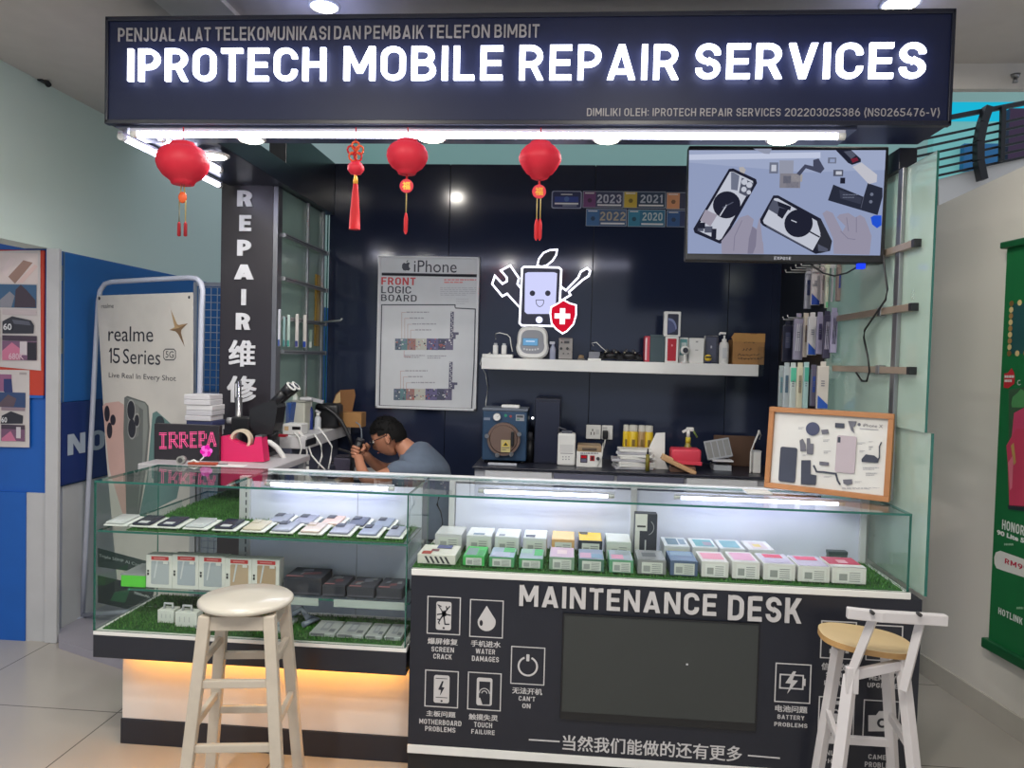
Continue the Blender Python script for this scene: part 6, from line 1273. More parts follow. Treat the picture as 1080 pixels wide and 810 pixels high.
# phones on white trays
GZ = UZ + .012
def phone(px0, px1, Y, c_, label, w=.074, camc=(40, 42, 52)):
    a = aty(px0, 555, Y).x; e = aty(px1, 555, Y).x; w_ = e - a; a += .07 * w_; e -= .10 * w_; w_ = e - a
    t = thing('phone_tray', label, 'phone', ((a + e) / 2, Y + .07, GZ), group='phones on white trays')
    tilt = Mx.Translation((0, Y, GZ)) @ Mx.Rotation(.07, 4, 'X')
    b = B(); b.box(a, e, 0, .125, .0, .006, WPRINT, .002, tilt); b.build('tray', t)
    m = C(*c_, rough=.25)
    b = B(); pw = min(.072, w_ * .80); x = (a + e) / 2 - pw / 2 - .004; b.box(x, x + pw, .004, .118, .0065, .0155, m, .004, tilt, 3); ph_ = b.build('phone', t)
    b = B(); b.box(x + .004, x + pw * .5, .072, .112, .0155, .0185, C(*camc, rough=.2), .004, tilt, 3) if camc else b.box(x + pw * .3, x + pw * .8, .01, .035, .0155, .0165, C(200, 200, 204), 0, tilt)
    b.build('camera_island' if camc else 'price_tag', ph_)
fr = [(107, 136, (196, 196, 198), None, 'white phone at the outer end of the front row, on a white tray'), (134, 165, (44, 46, 62), None, 'black phone with a pale tag, second in the front row'), (160, 192, (50, 52, 72), None, 'dark navy phone with a pale tag, third in the front row'), (190, 222, (188, 190, 196), None, 'pale silver phone, fourth in the front row'), (221, 252, (40, 42, 62), None, 'black phone, last dark one of the front row'),
      (251, 282, (206, 194, 178), (196, 186, 172), 'cream phone at the edge of the lit back panel, front row'), (282, 312, (150, 152, 172), (60, 62, 78), 'grey phone next to the cream one in the front row'), (312, 343, (206, 186, 180), (196, 176, 170), 'rose cream phone in the front row under the light tube'), (343, 373, (150, 150, 174), (52, 54, 72), 'lilac grey phone in the front row'), (374, 403, (140, 146, 174), (48, 50, 68), 'blue grey phone in the front row, second from the glass divider'), (404, 427, (150, 152, 176), (52, 54, 72), 'front row phone touching the glass divider')]
for px0, px1, c_, cc, lb in fr: phone(px0, px1, .03, c_, lb, camc=cc)
bk = [(278, 306, (144, 146, 164), 'grey phone first in the rear row before the white panel'), (305, 333, (146, 146, 168), 'lilac phone second in the rear row'), (334, 362, (206, 176, 168), 'pink phone in the rear row'), (362, 389, (88, 92, 116), 'slate phone in the rear row'), (390, 416, (140, 148, 172), 'blue grey phone in the rear row, before the divider')]
for px0, px1, c_, lb in bk: phone(px0, px1, .165, c_, lb, camc=(60, 62, 78))
# five white window boxes, a green box and dark game boxes on the middle shelf
for k, (a, c_, y0, wc) in enumerate(((154, 182.2, 585.5, (176, 182, 190)), (181.8, 210, 585.5, (170, 178, 190)), (209.6, 238, 587, (168, 176, 186)), (237.4, 266, 589, (188, 164, 140)), (265.6, 295, 590, (182, 156, 130)))):
    Y = .12; X0, X1 = aty(a, 600, Y).x, aty(c_, 600, Y).x - .002; Z1 = aty((a + c_) / 2, y0, Y).z
    t = thing('window_box', ('white window box with red top label, outermost by the green box', 'white window box with grey window, second from the green box', 'white window box in the middle of the five', 'white window box with a tan window, fourth of the five', 'white window box with a tan window, beside the dark boxes')[k], 'box', ((X0 + X1) / 2, Y, MZ), group='white window boxes on the middle shelf')
    b = B(); b.box(X0, X1, Y, Y + .05, MZ, Z1, WPRINT, .002); b.build('carton', t)
    w_, h_ = X1 - X0, Z1 - MZ
    b = B().plane((0, Y, 0)); b.urect(X0 + w_ * .2, MZ + h_ * .12, X1 - w_ * .12, MZ + h_ * .82, C(*wc, rough=.15), 1, .004); b.face([b.w(X0 + w_ * .4, MZ + h_ * .82, 2), b.w(X0 + w_ * .3, MZ + h_ * .3, 2), b.w(X0 + w_ * .35, MZ + h_ * .3, 2), b.w(X0 + w_ * .47, MZ + h_ * .82, 2)], C(205, 208, 214)); b.build('window', t)
    b = B().plane((0, Y, 0)); b.urect(X0 + w_ * .2, MZ + h_ * .85, X0 + w_ * .86, MZ + h_ * .96, C(196, 52, 56), 1); b.urect(X0 + w_ * .3, MZ + h_ * .89, X0 + w_ * .74, MZ + h_ * .92, C(222, 150, 150), 2); b.urect(X0 + w_ * .66, MZ + h_ * .74, X0 + w_ * .84, MZ + h_ * .82, C(225, 225, 225), 3); b.build('red_label', t)
    b = B().plane((0, Y, 0)); b.urect(X0 + w_ * .05, MZ + h_ * .38, X0 + w_ * .12, MZ + h_ * .46, C(40, 40, 44), 1); b.urect(X0 + w_ * .05, MZ + h_ * .48, X0 + w_ * .12, MZ + h_ * .54, C(40, 40, 44), 1); b.build('side_marks', t)
Y = .115; X0, X1 = aty(127.5, 610, Y).x, aty(153, 610, Y).x; Z1 = aty(140, 607, Y).z
t = thing('green_box', 'flat box with a bright green edge beside the white window boxes', 'box', ((X0 + X1) / 2, Y, MZ))
b = B(); b.box(X0, X1, Y, Y + .15, MZ, Z1, C(92, 206, 62), .002); b.build('carton', t); b = B(); b.box(X0 - .001, X1 + .001, Y - .001, Y + .15, Z1, Z1 + .006, C(150, 152, 156), .001); b.build('grey_lid', t)
def flatbox(name, a, c_, ytop, Y, dep, z, m, label, prints, group=None, seed=1, ymid=620):
    X0, X1 = aty(a, ymid, Y).x, aty(c_, ymid, Y).x; Z1 = aty((a + c_) / 2, ytop, Y).z
    Z1 = max(Z1, z + .012)
    t = thing(name, label, 'box', ((X0 + X1) / 2, Y, z), group=group)
    b = B(); b.box(X0, X1, Y, Y + dep, z, Z1, m, .002); b.build('carton', t)
    b = B().plane((0, 0, Z1), (1, 0, 0), (0, 1, 0)); b.dl = 0; prints(b, X0, X1, Y, Y + dep, random.Random(seed)); b.build('top_print', t)
    return t, X0, X1, Z1
def pr_game(b, x0, x1, y0, y1, r):
    b.urect(x0 + .003, y0 + .003, x1 - .003, y1 - .003, C(78, 78, 92), 1)
    for k in range(6): w_ = x1 - x0; a = x0 + w_ * r.uniform(.08, .6); y = y0 + (y1 - y0) * r.uniform(.1, .7); b.face([b.w(a, y, 2 + k * .3), b.w(a + w_ * .3, y + .01, 2 + k * .3), b.w(a + w_ * .25, y + .04, 2 + k * .3), b.w(a + w_ * .02, y + .03, 2 + k * .3)], C(*r.choice(((150, 150, 156), (136, 88, 96), (140, 140, 156), (70, 70, 82)))))
    b.urect(x0 + .006, y0 + .006, x0 + (x1 - x0) * .5, y0 + .018, C(186, 120, 124), 4)
GB = C(50, 52, 64)
for k, (a, c_, y0, lb) in enumerate(((299, 338.5, 609.5, 'tallest dark box on the middle shelf, behind the stool seat'), (340, 364, 617.5, 'flat dark box with a pale print, next to the tallest dark one'), (366, 394.5, 620, 'flat dark box in the middle of the dark row'), (397, 424, 621, 'flat dark box ending the row at the glass divider'))):
    tt, X0, X1, Z1 = flatbox('game_box', a, c_, y0, .12, .14, MZ, GB, lb, pr_game, 'dark boxes on the middle shelf', k)
    b = B().plane((0, .12, 0)); b.urect(X0 + .004, MZ + .006, X1 - .004, MZ + .012, C(84, 84, 96), 1); b.build('edge_print', tt)
# bottom shelf
FZ = .498
for k, (a, c_, y0, Y) in enumerate(((166, 186.5, 643.5, .10), (184, 207.5, 646, .07))):
    X0, X1 = aty(a, 655, Y).x, aty(c_, 655, Y).x; X0 += .002 if k else 0; Z1 = aty((a + c_) / 2, y0, Y).z
    t = thing('earbud_box', ('upright white box farther in on the case floor', 'upright white box with a hanger tab on the case floor')[k], 'box', ((X0 + X1) / 2, Y, FZ), group='white boxes on the case floor')
    b = B(); b.box(X0, X1 - (.012 if not k else 0), Y, Y + (.05 if k else .05), FZ, Z1, WPRINT, .002); b.build('carton', t)
    b = B().plane((0, Y, 0)); w_ = X1 - X0
    for j in range(3): b.urect(X0 + w_ * (.2 + .22 * j), FZ + .02, X0 + w_ * (.24 + .22 * j), FZ + (Z1 - FZ) * .7, C(190, 190, 194), 1)
    b.build('front_print', t)
    b = B(); xm = (X0 + X1) / 2 - .005; b.tube([(xm - .018, Y + .02, Z1 - .004), (xm - .016, Y + .02, Z1 + .02), (xm + .016, Y + .02, Z1 + .02), (xm + .018, Y + .02, Z1 - .004)], .005, C(186, 188, 194)); b.build('hanger_tab', t)
def pr_phone(b, x0, x1, y0, y1, r):
    w_ = x1 - x0; b.urect(x0 + w_ * .3, y0 + .03, x0 + w_ * .62, y1 - .02, C(150, 154, 166), 1, .006); b.urect(x0 + w_ * .38, y0 + .05, x0 + w_ * .56, y1 - .035, C(176, 180, 188), 2, .005); b.urect(x0 + w_ * .68, y0 + .02, x0 + w_ * .9, y0 + .05, C(120, 124, 134), 1)
for k, (a, c_, y0, Y, lb) in enumerate(((205, 223, 660, .06, 'flat grey white box beside the two upright white ones'), (224, 240, 661, .07, 'flat grey white box seen between the stool legs'), (252, 276, 664, .07, 'flat box with a dark edge print behind the stool'), (277, 300, 664, .06, 'flat grey box just inside the stool leg'), (326, 353, 668, .05, 'flat white box clear of the stool, first of four'), (354.5, 383, 669.5, .05, 'flat white box with a phone print, second of four'), (385, 403, 671, .05, 'narrow flat box third of four on the case floor'), (405, 423, 672, .05, 'narrow flat box touching the glass divider on the case floor'))):
    tt, X0, X1, Z1 = flatbox('phone_case_box', a, c_, y0, Y, .14, FZ, C(178, 182, 186), lb, pr_phone, 'flat boxes on the case floor', k, 668)
    b = B().plane((0, Y, 0)); b.urect(X0 + .006, FZ + .006, X0 + (X1 - X0) * .6, FZ + .014, C(120, 122, 130), 1); b.build('edge_label', tt)
b = B(); x = aty(318, 655, .14).x; b.tube([(x - .06, .16, FZ + .03), (x - .02, .2, FZ + .05), (x + .02, .15, FZ + .035), (x + .05, .19, FZ + .02), (x + .01, .13, FZ + .012)], .012, C(120, 128, 146, rough=.3)); b.build('cable_bag', label='bundled grey cable in a clear bag on the case floor', cat='cable')

# ================================================================== MAINTENANCE DESK
RX0, RX1 = -.562, 1.229
t = thing('maintenance_desk', 'dark counter desk with MAINTENANCE DESK lettering, icons and an inset black screen', 'desk', (.33, .2, 0))
DPN = mat('desk_panel', (27, 30, 42), rough=.38, var=.1, scale=30)
b = B(); b.box(RX0, RX1, 0, .45, .138, .764, DPN, .002); b.build('front_panel', t)
b = B(); b.box(RX0, RX1 - .04, -.004, .45, .764, .788, WHITE, .003); b.build('top_trim', t)
b = B(); b.box(RX0, RX1, -.006, .45, .108, .138, WHITE, .002); b.build('bottom_trim', t)
b = B(); b.box(RX0, RX1, .01, .45, 0, .108, BLACK, .002); b.build('kick_board', t)
SILV = C(196, 194, 196, rough=.45)
b = B().plane((0, 0, 0)); b.text('MAINTENANCE', 547.8, 616, 755.4, 649, SILV, 1, .165, ext=.008); b.text('DESK', 767.5, 627, 845, 657, SILV, 1, .165, ext=.008); b.build('lettering', t)
a, e = aty(594, 643, 0), aty(796.5, 772, 0); zb_ = aty(594, 757, 0).z
a.z -= .010
t2 = thing('inset_screen', 'large switched-off black screen set into the desk front', 'screen', ((a.x + e.x) / 2, 0, zb_))
b = B(); b.box(a.x, e.x, -.012, -.0005, zb_, a.z, mat('screen_bezel', (22, 23, 26), rough=.35), .002); b.build('bezel', t2)
b = B(); b.box(a.x + .006, e.x - .006, -.0145, -.012, zb_ + .03, a.z - .006, mat('screen_off', (52, 56, 56), rough=.16, var=.04)); b.build('dark_glass', t2)
b = B(); p = aty(724, 699, 0); b.box(p.x - .0035, p.x + .0035, -.0152, -.0145, p.z - .003, p.z + .003, C(200, 200, 205)); b.build('pale_mark', t2)  # small pale square on the dark glass
I1, I2, I3 = (420, 600, 4.5), (660, 530, 3.176), (720, 620, 3)
b = B().plane((0, 0, 0), crop=I1); BG = DPN
def icon(q, fn, w=5): b.frame(*q, w, SILV, 1); fn(q)
def phone_icon(x0, y0, x1, y1): b.rect(x0, y0, x1, y1, SILV, 1, r=.008); b.circle((x0 + x1) / 2, y1 - 10, 5, BG, 2)
def i_crack(q):
    phone_icon(180, 155, 252, 290)
    for p in ([(216, 212), (190, 170), (205, 178)], [(216, 212), (246, 176)], [(216, 212), (184, 216)], [(216, 212), (250, 220)], [(216, 212), (192, 252), (196, 262)], [(216, 212), (222, 262), (244, 262)], [(232, 192), (228, 176)], [(200, 240), (186, 238)]): b.stroke(p, 6, BG, 2)
    b.poly([(206, 200), (226, 196), (230, 222), (210, 228)], BG, 2)
icon((137, 131, 296, 311), i_crack)
def i_drop(q):
    pts = [(420, 174)] + [(420 + 43 * math.sin(a) * (1 if True else 1), 252 - 43 * math.cos(a) + 0) for a in [math.radians(d) for d in range(75, 286, 15)]]
    b.poly(pts, SILV, 1); b.circle(394, 256, 8, BG, 2, ry=14)
icon((339, 146, 499, 326), i_drop)
def i_pow(q): b.ring(615, 462, 44, 9, SILV, 1, 40, 112, 428); b.rect(608, 405, 623, 438, SILV, 1, r=.003)
icon((534, 369, 696, 549), i_pow)
def i_bolt(q): phone_icon(169, 504, 243, 636); b.rect(178, 518, 234, 521, BG, 2); b.rect(178, 608, 234, 611, BG, 2); b.poly([(208, 532), (190, 572), (203, 574), (198, 602), (220, 562), (207, 560), (216, 532)], BG, 2)
icon((126, 481, 286, 657), i_bolt)
def i_touch(q):
    phone_icon(372, 516, 446, 648); b.rect(384, 534, 436, 612, BG, 2); b.ring(409, 590, 24, 4, SILV, 3, 20, 0, 180); b.ring(409, 590, 12, 4, SILV, 3, 16, 0, 180); b.rect(404, 580, 414, 640, BG, 3.5, r=.002); b.poly([(388, 606), (404, 612), (414, 600), (436, 604), (434, 642), (400, 642)], BG, 3)
icon((329, 491, 489, 671), i_touch)
for s_, q, bo in (('爆屏修复', (140, 325, 283, 363), .03), ('SCREEN', (158, 367, 265, 397), .03), ('CRACK', (167, 401, 255, 430), .03), ('手机进水', (345, 337, 487, 375), .03), ('WATER', (368, 377, 460, 406), .03), ('DAMAGES', (350, 411, 478, 443), .03), ('无法开机', (541, 560, 684, 599), .03), ("CAN'T", (572, 602, 650, 629), .03), ('ON', (589, 637, 628, 662), .03),
                  ('主板问题', (133, 670, 272, 706), .03), ('MOTHERBOARD', (100, 709, 300, 746), .03), ('PROBLEMS', (128, 744, 272, 777), .03), ('触摸失灵', (335, 685, 474, 723), .03), ('TOUCH', (360, 725, 446, 755), .03), ('FAILURE', (347, 759, 458, 788), .03)): b.text(s_, *q, SILV, 1, .17 if ord(s_[0]) < 999 else .025)
b.build('icons_near_case', t)
b = B().plane((0, 0, 0), crop=I2)
def i_bat(q): b.frame(514, 575, 596, 625, 5, SILV, 1); b.rect(596, 590, 602, 614, SILV, 1); b.poly([(560, 565), (534, 604), (552, 606), (540, 640), (576, 596), (558, 594), (570, 565)], SILV, 2)
icon((499, 539, 620, 671), i_bat, 4)
def i_sig(q):
    for k in range(4): b.rect(682 + k * 18, 490 - k * 18, 694 + k * 18, 505, SILV, 1)
icon((652, 397, 772, 524), i_sig, 4)
def i_mem(q): b.rect(828, 448, 905, 508, SILV, 1, r=.004); b.rect(842, 462, 890, 494, BG, 2)
icon((804, 410, 927, 531), i_mem, 4)
def i_lock(q): b.rect(668, 664, 734, 752, SILV, 1, r=.005); b.rect(676, 676, 726, 740, BG, 2); b.rect(686, 706, 718, 734, SILV, 3, r=.002); b.ring(702, 704, 11, 5, SILV, 3, 16, 0, 180)
icon((644, 651, 765, 782), i_lock, 4)
def i_cam(q): b.poly([(812, 712), (838, 712), (848, 698), (872, 698), (880, 712), (902, 712), (902, 766), (812, 766)], SILV, 1); b.circle(858, 738, 17, BG, 2); b.circle(858, 738, 9, SILV, 3)
icon((794, 662, 916, 790), i_cam, 4)
for s_, q in (('电池问题', (500, 677, 608, 706)), ('BATTERY', (508, 709, 598, 729)), ('PROBLEMS', (497, 734, 608, 755)), ('信号故障', (655, 535, 765, 566)), ('SIGNAL', (670, 567, 756, 587)), ('FAILURE', (664, 595, 756, 616)), ('内存升级', (805, 544, 915, 574)), ('MEMORY', (815, 576, 905, 599)), ('UPGRADE', (809, 602, 911, 624)),
             ('UNLOCK', (654, 828, 744, 850)), ('PHONE', (660, 856, 740, 876)), ('CAMERA', (812, 842, 902, 864)), ('PROBLEMS', (800, 867, 912, 892))): b.text(s_, *q, SILV, 1, .17 if ord(s_[0]) < 999 else .025)
b.build('icons_near_stool', t)
b = B().plane((0, 0, 0), crop=(420, 740, 2.4545)); b.text('当然我们能做的还有更多', 425, 85, 890, 156, SILV, 1, .015); b.stroke([(338, 98), (418, 103)], 4, SILV, 1); b.stroke([(905, 139), (988, 146)], 4, SILV, 1); b.build('bottom_lettering', t)
# glass case on the desk
t = thing('counter_glass_case', 'glass case full of phone cartons on top of the dark desk', 'display case', (.3, .2, .788))
KZ = .788
gbox(LX1 + .002, 1.182, 0, .399, 1.054, 1.062, 'top_glass', t); gbox(RX0 - .012, 1.182, .0, .006, KZ, 1.054, 'front_glass', t); gbox(1.176, 1.182, .006, .4, KZ, 1.054, 'end_glass', t)
b = B(); xm = aty(668, 540, .38).x; xr = aty(906, 560, .38).x
for a, c_ in ((RX0 + .10, xm - .008), (xm + .008, xr)): b.box(a, c_, .380, .39, KZ, 1.04, mat('case_back_white', (210, 212, 232)))
b.build('back_panel', t)
for x in (RX0 + .085, xm, xr + .012):
    b = B(); b.box(x - .012, x + .012, .365, .392, KZ, 1.05, mat('upright_white', (196, 196, 200)), .002); b.build('slotted_upright', t)
for (a, c_), lb in ((((505, 516.5), (648, 523)), 'white light tube over the green cartons under the desk glass'), (((711, 523.5), (891, 531)), 'white light tube over the white and red cartons under the desk glass')):
    p, q = atz(*a, 1.036), atz(*c_, 1.036); y = (p.y + q.y) / 2; tube_light('tube_light', (p.x, y, 1.034), (q.x, y, 1.034), lb, .008, TUBE2)
grass('long green grass mat under the phone cartons on the desk', [(RX0 + .0, 1.165, .012, .358)], KZ, 11000)
q = [aty(x, y, .33) for x, y in ((463, 524), (461, 532), (465, 540), (467, 552), (463, 560), (466, 566))]; b = B(); b.tube(q, .003, BLACK, 6); b.build('case_cable', label='thin black cable hanging inside the desk case near the divider', cat='cable')
GZ2 = KZ + .012
BARC = C(200, 204, 200)
def carton(a, c_, ytop_front, Y, dep, col, top, label, endlab=True, hz=None, group='phone cartons in the desk case', z=GZ2):
    ym = 600; X0, X1 = aty(a, ym, Y).x, aty(c_, ym, Y).x; Z1 = hz if hz else aty((a + c_) / 2, ytop_front, Y).z
    t = thing('phone_carton', label, 'box', ((X0 + X1) / 2, Y, z), group=group)
    b = B(); b.box(X0, X1, Y, Y + dep, z, Z1, C(*col, rough=.4), .0015); b.build('carton', t)
    b = B().plane((0, 0, Z1), (1, 0, 0), (0, 1, 0)); top(b, X0, X1, Y, Y + dep); b.build('lid_print', t)
    if endlab:
        b = B().plane((0, Y, 0)); w_, h_ = X1 - X0, Z1 - z; b.urect(X0 + w_ * .14, z + h_ * .08, X1 - w_ * .12, Z1 - h_ * .14, BARC if endlab == 1 else C(226, 226, 226), 1)
        for j in range(5): b.urect(X0 + w_ * .5, z + h_ * (.16 + .13 * j), X1 - w_ * .18, z + h_ * (.2 + .13 * j), C(120, 124, 128), 2)
        b.urect(X0 + w_ * .2, z + h_ * .2, X0 + w_ * .44, z + h_ * .62, C(150, 154, 154), 2); b.build('end_label', t)
    else:
        b = B().plane((0, Y, 0)); w_, h_ = X1 - X0, Z1 - z
        for j in range(5): b.face([b.w(X0 + w_ * (.28 + .13 * j), z + h_ * .1, 1), b.w(X0 + w_ * (.34 + .13 * j), z + h_ * .1, 1), b.w(X0 + w_ * (.24 + .13 * j), z + h_ * .8, 1), b.w(X0 + w_ * (.18 + .13 * j), z + h_ * .8, 1)], C(44, 44, 52))
        b.build('striped_end', t)
    return t
def tp(base, parts):
    def f(b, x0, x1, y0, y1):
        w_, d_ = x1 - x0, y1 - y0
        if base: b.urect(x0 + .002, y0 + .002, x1 - .002, y1 - .002, C(*base, rough=.25), 1)
        for k, (u0, v0, u1, v1, c_) in enumerate(parts): b.urect(x0 + w_ * u0, y0 + d_ * v0, x0 + w_ * u1, y0 + d_ * v1, C(*c_, rough=.25), 2 + k * .4)
    return f
GRN = (62, 170, 84)
front = [
 (440, 480, 589, (214, 210, 204), tp(None, ((.1, .0, .35, .3, (176, 80, 70)), (.4, .6, .8, .95, (66, 72, 130)), (.3, .3, .5, .5, (120, 70, 80)))), 'white carton with diagonal black stripes at the divider end', 0),
 (488, 510.5, 588, GRN, tp((66, 176, 92), ((.1, .1, .6, .8, (110, 140, 140)), (.65, .1, .92, .6, (50, 150, 80)))), 'bright green carton with a grey picture, next to the striped one', 1),
 (515.5, 542, 588, (76, 150, 100), tp((150, 166, 186), ((.1, .05, .8, .5, (168, 172, 196)), (.5, .5, .95, .95, (80, 170, 110)))), 'green sided carton with a lilac grey lid, before the second white lid', 1),
 (547, 572.5, 591, (70, 140, 92), tp((150, 164, 178), ((.05, .5, .5, .95, (150, 180, 170)), (.6, .3, .95, .95, (76, 170, 108)))), 'green sided carton with a greenish grey lid, before the third white lid', 1),
 (579, 605.5, 588, (120, 150, 130), tp((196, 170, 196), ((.3, .3, .7, .7, (214, 190, 200)),)), 'carton with a pink lilac lid in front of the orange one', 1),
 (610, 637, 590, (70, 110, 96), tp((140, 150, 176), ((.05, .1, .5, .6, (190, 150, 180)), (.5, .1, .95, .5, (120, 150, 180)))), 'carton with a violet and blue lid in front of the yellow one', 1),
 (642.5, 668, 591, (90, 150, 116), tp((150, 160, 176), ((.1, .1, .6, .5, (206, 140, 170)), (.3, .55, .9, .9, (140, 150, 160)))), 'carton with a grey and pink lid before the last white lid', 1),
 (672.5, 702.5, 591, (128, 130, 134), tp((140, 142, 148), ((.2, .3, .7, .7, (110, 112, 120)),)), 'silver grey carton before the tall black accessory box', 1),
 (707, 736, 592, (74, 92, 124), tp((92, 116, 152), ((.1, .5, .9, .9, (120, 146, 176)),)), 'steel blue carton with a white end label', 1),
 (740, 768.5, 592.5, (216, 214, 214), tp((224, 214, 216), ((.1, .2, .9, .8, (226, 140, 164)),)), 'white carton with a pink top print, next to the steel blue one', 2),
 (772.5, 801.5, 593, (218, 216, 216), tp((222, 214, 218), ((.1, .15, .9, .85, (222, 156, 190)),)), 'white carton with a rose top print, before the middle phone picture', 2),
 (805.5, 839, 595, (220, 218, 218), tp((206, 196, 218), ((.2, .55, .8, .9, (222, 60, 96)), (.1, .1, .9, .5, (196, 182, 214)))), 'white carton with a lilac lid and red writing', 2),
 (842, 875.5, 597.5, (220, 218, 218), tp((200, 186, 214), ((.15, .55, .85, .9, (226, 72, 110)),)), 'white carton with a lilac red lid, second from the grass end', 2),
 (878, 914, 599, (222, 220, 220), tp((196, 44, 80), ((.35, .4, .65, .7, (230, 160, 176)), (0, 0, 1, .25, (226, 222, 224)))), 'white carton with a red lid, at the grass end of the row', 2)]
for k, (a, c_, yt, col, top, lb, el) in enumerate(front):
    ed = el if el else False
    zz = aty((a + c_) / 2, yt, .03).z
    carton(a, c_, yt, .03, .145, col, top, lb, ed, hz=max(zz, GZ2 + .035))
LIDW = tp((222, 222, 226), ((.2, .1, .7, .35, (150, 156, 170)),))
rear = [(458, 486, (196, 196, 200), tp((206, 206, 210), ()), 'pale grey carton in the rear row behind the striped one'), (491, 517.5, (206, 208, 210), tp((222, 222, 226), ((.25, .1, .7, .3, (120, 140, 160)),)), 'white lidded carton first in the rear row, above bright green'), (521, 546.5, (204, 206, 210), tp((224, 224, 228), ((.15, .1, .4, .3, (130, 136, 150)),)), 'white lidded carton second in the rear row'), (551, 575.5, (204, 206, 210), tp((220, 220, 226), ((.1, .1, .5, .35, (70, 74, 90)),)), 'white lidded carton with dark print, third in the rear row'),
        (581, 605, (206, 164, 110), tp((236, 196, 140), ()), 'orange cream carton in the rear row'), (609.5, 634.5, (50, 54, 66), tp((238, 196, 56), ((.05, .7, .4, .98, (60, 50, 30)),)), 'bright yellow lidded carton in the rear row'), (639, 665, (196, 204, 200), tp((222, 224, 226), ()), 'plain white lidded carton beside the tall black box'),
        (700, 727, (200, 204, 212), tp((214, 218, 226), ((.15, .15, .6, .85, (92, 120, 140)), (.65, .2, .9, .8, (120, 140, 160)))), 'white carton with a dark blue phone picture, rear row'), (730, 756.5, (206, 208, 214), tp((216, 220, 226), ((.15, .1, .9, .85, (90, 150, 160)), (.5, .2, .85, .6, (140, 130, 150)))), 'white carton with a teal phone picture, rear row'), (759, 785.5, (206, 208, 214), tp((218, 220, 228), ((.15, .1, .85, .85, (110, 160, 176)),)), 'white carton with a sky blue phone picture, rear row'), (789, 817, (208, 208, 214), tp((224, 220, 226), ((.2, .1, .8, .8, (206, 190, 200)), (.3, .3, .6, .6, (214, 190, 120)))), 'white carton with a pale gold picture, last of the rear row')]
for k, (a, c_, col, top, lb) in enumerate(rear):
    carton(a, c_, 570, .21, .145, col, top, lb, 1, hz=.868 if k < 7 else .862, group='phone cartons in the desk case, rear row')
Y = .245; X0, X1 = aty(669, 575, Y).x, aty(692.5, 575, Y).x; Z1 = aty(681, 542, Y).z; t = thing('accessory_box', 'tall black box with a white corner standing among the cartons', 'box', ((X0 + X1) / 2, Y, GZ2))
b = B(); b.box(X0, X1, Y, Y + .05, GZ2, Z1, C(52, 54, 66), .002); b.build('carton', t)
b = B().plane((0, Y, 0)); w_, h_ = X1 - X0, Z1 - GZ2; b.urect(X0 + .001, GZ2 + h_ * .62, X0 + w_ * .55, Z1 - .001, C(214, 214, 210), 1); b.urect(X0 + .001, GZ2 + .001, X0 + w_ * .22, GZ2 + h_ * .62, C(206, 206, 204), 1); b.urect(X0 + w_ * .1, GZ2 + h_ * .7, X0 + w_ * .48, GZ2 + h_ * .74, C(50, 50, 54), 2)
b.M = None
for k in range(14):
    a0, a1 = -1.2 + k * .15, -1.2 + (k + 1) * .15; cx, cz, r = X0 + w_ * .5, GZ2 + h_ * .7, w_ * .35
    b.face([b.w(cx + (r - .001) * math.cos(a0), cz + (r - .001) * math.sin(a0), 2), b.w(cx + (r + .001) * math.cos(a0), cz + (r + .001) * math.sin(a0), 2), b.w(cx + (r + .001) * math.cos(a1), cz + (r + .001) * math.sin(a1), 2), b.w(cx + (r - .001) * math.cos(a1), cz + (r - .001) * math.sin(a1), 2)], C(180, 182, 186))
b.urect(X0 + w_ * .46, GZ2 + h_ * .1, X0 + w_ * .52, GZ2 + h_ * .42, C(200, 202, 204), 2); b.build('front_print', t)
Y = .33; X0, X1 = aty(874, 585, Y).x, aty(894, 585, Y).x; Z1 = aty(884, 582, Y).z; t = thing('small_grey_box', 'small dark grey box at the rear behind the red lidded carton', 'box', ((X0 + X1) / 2, Y, GZ2))
b = B(); b.box(X0, X1, Y, Y + .03, GZ2, Z1, C(92, 104, 106), .002); b.build('carton', t); b = B(); b.box(X0 - .001, X1 + .001, Y - .001, Y + .031, Z1 - .012, Z1 + .001, C(76, 86, 90), .001); b.build('lid', t)
b = B(); p, q = aty(786, 515, .33), aty(812, 520, .33); b.box(p.x, q.x, .29, .38, 1.0625, 1.066, WPRINT); b.build('paper_slip', label='white paper slip on the glass top before the wooden frame', cat='paper')

# ================================================================== STOOLS
STW = mat('stool_worn_white', (192, 182, 168), rough=.5, var=.16, scale=18)
sc_, sz = V((-1.062, -.27, 0)), .745
t = thing('bar_stool', 'worn cream round wooden bar stool standing before the phone case', 'stool', (sc_.x, sc_.y, 0))
b = B(); b.lathe((sc_.x, sc_.y, sz - .024), [(.130, 0), (.146, .003), (.153, .009), (.152, .017), (.145, .023), (.06, .0245), (.001, .024)], mat('stool_seat_cream', (202, 196, 184), rough=.2, var=.06), 48); b.build('seat', t)
yaw = .16
def sp(dx, dy, z):
    k = 1 + (sz - z) / sz * .62; c_, s_ = math.cos(yaw), math.sin(yaw); x, y = dx * k, dy * k; return V((sc_.x + c_ * x - s_ * y, sc_.y + s_ * x + c_ * y, z))
R4 = .098
corn = [(-R4, -R4), (R4, -R4), (R4, R4), (-R4, R4)]
for dx, dy in corn:
    b = B(); p, q = sp(dx, dy, 0), sp(dx, dy, sz - .03); b.beam(p, q, .037, .037, STW, up=(math.sin(-yaw), math.cos(yaw), 0), bev=.004); b.build('leg', t)
for i, (zh) in enumerate(((.50, .30), (.56, .36), (.50, .30), (.56, .36))):
    for z in zh:
        b = B(); p, q = sp(*corn[i], z), sp(*corn[(i + 1) % 4], z); b.beam(p, q, .018, .026, STW, bev=.003); b.build('rung', t)
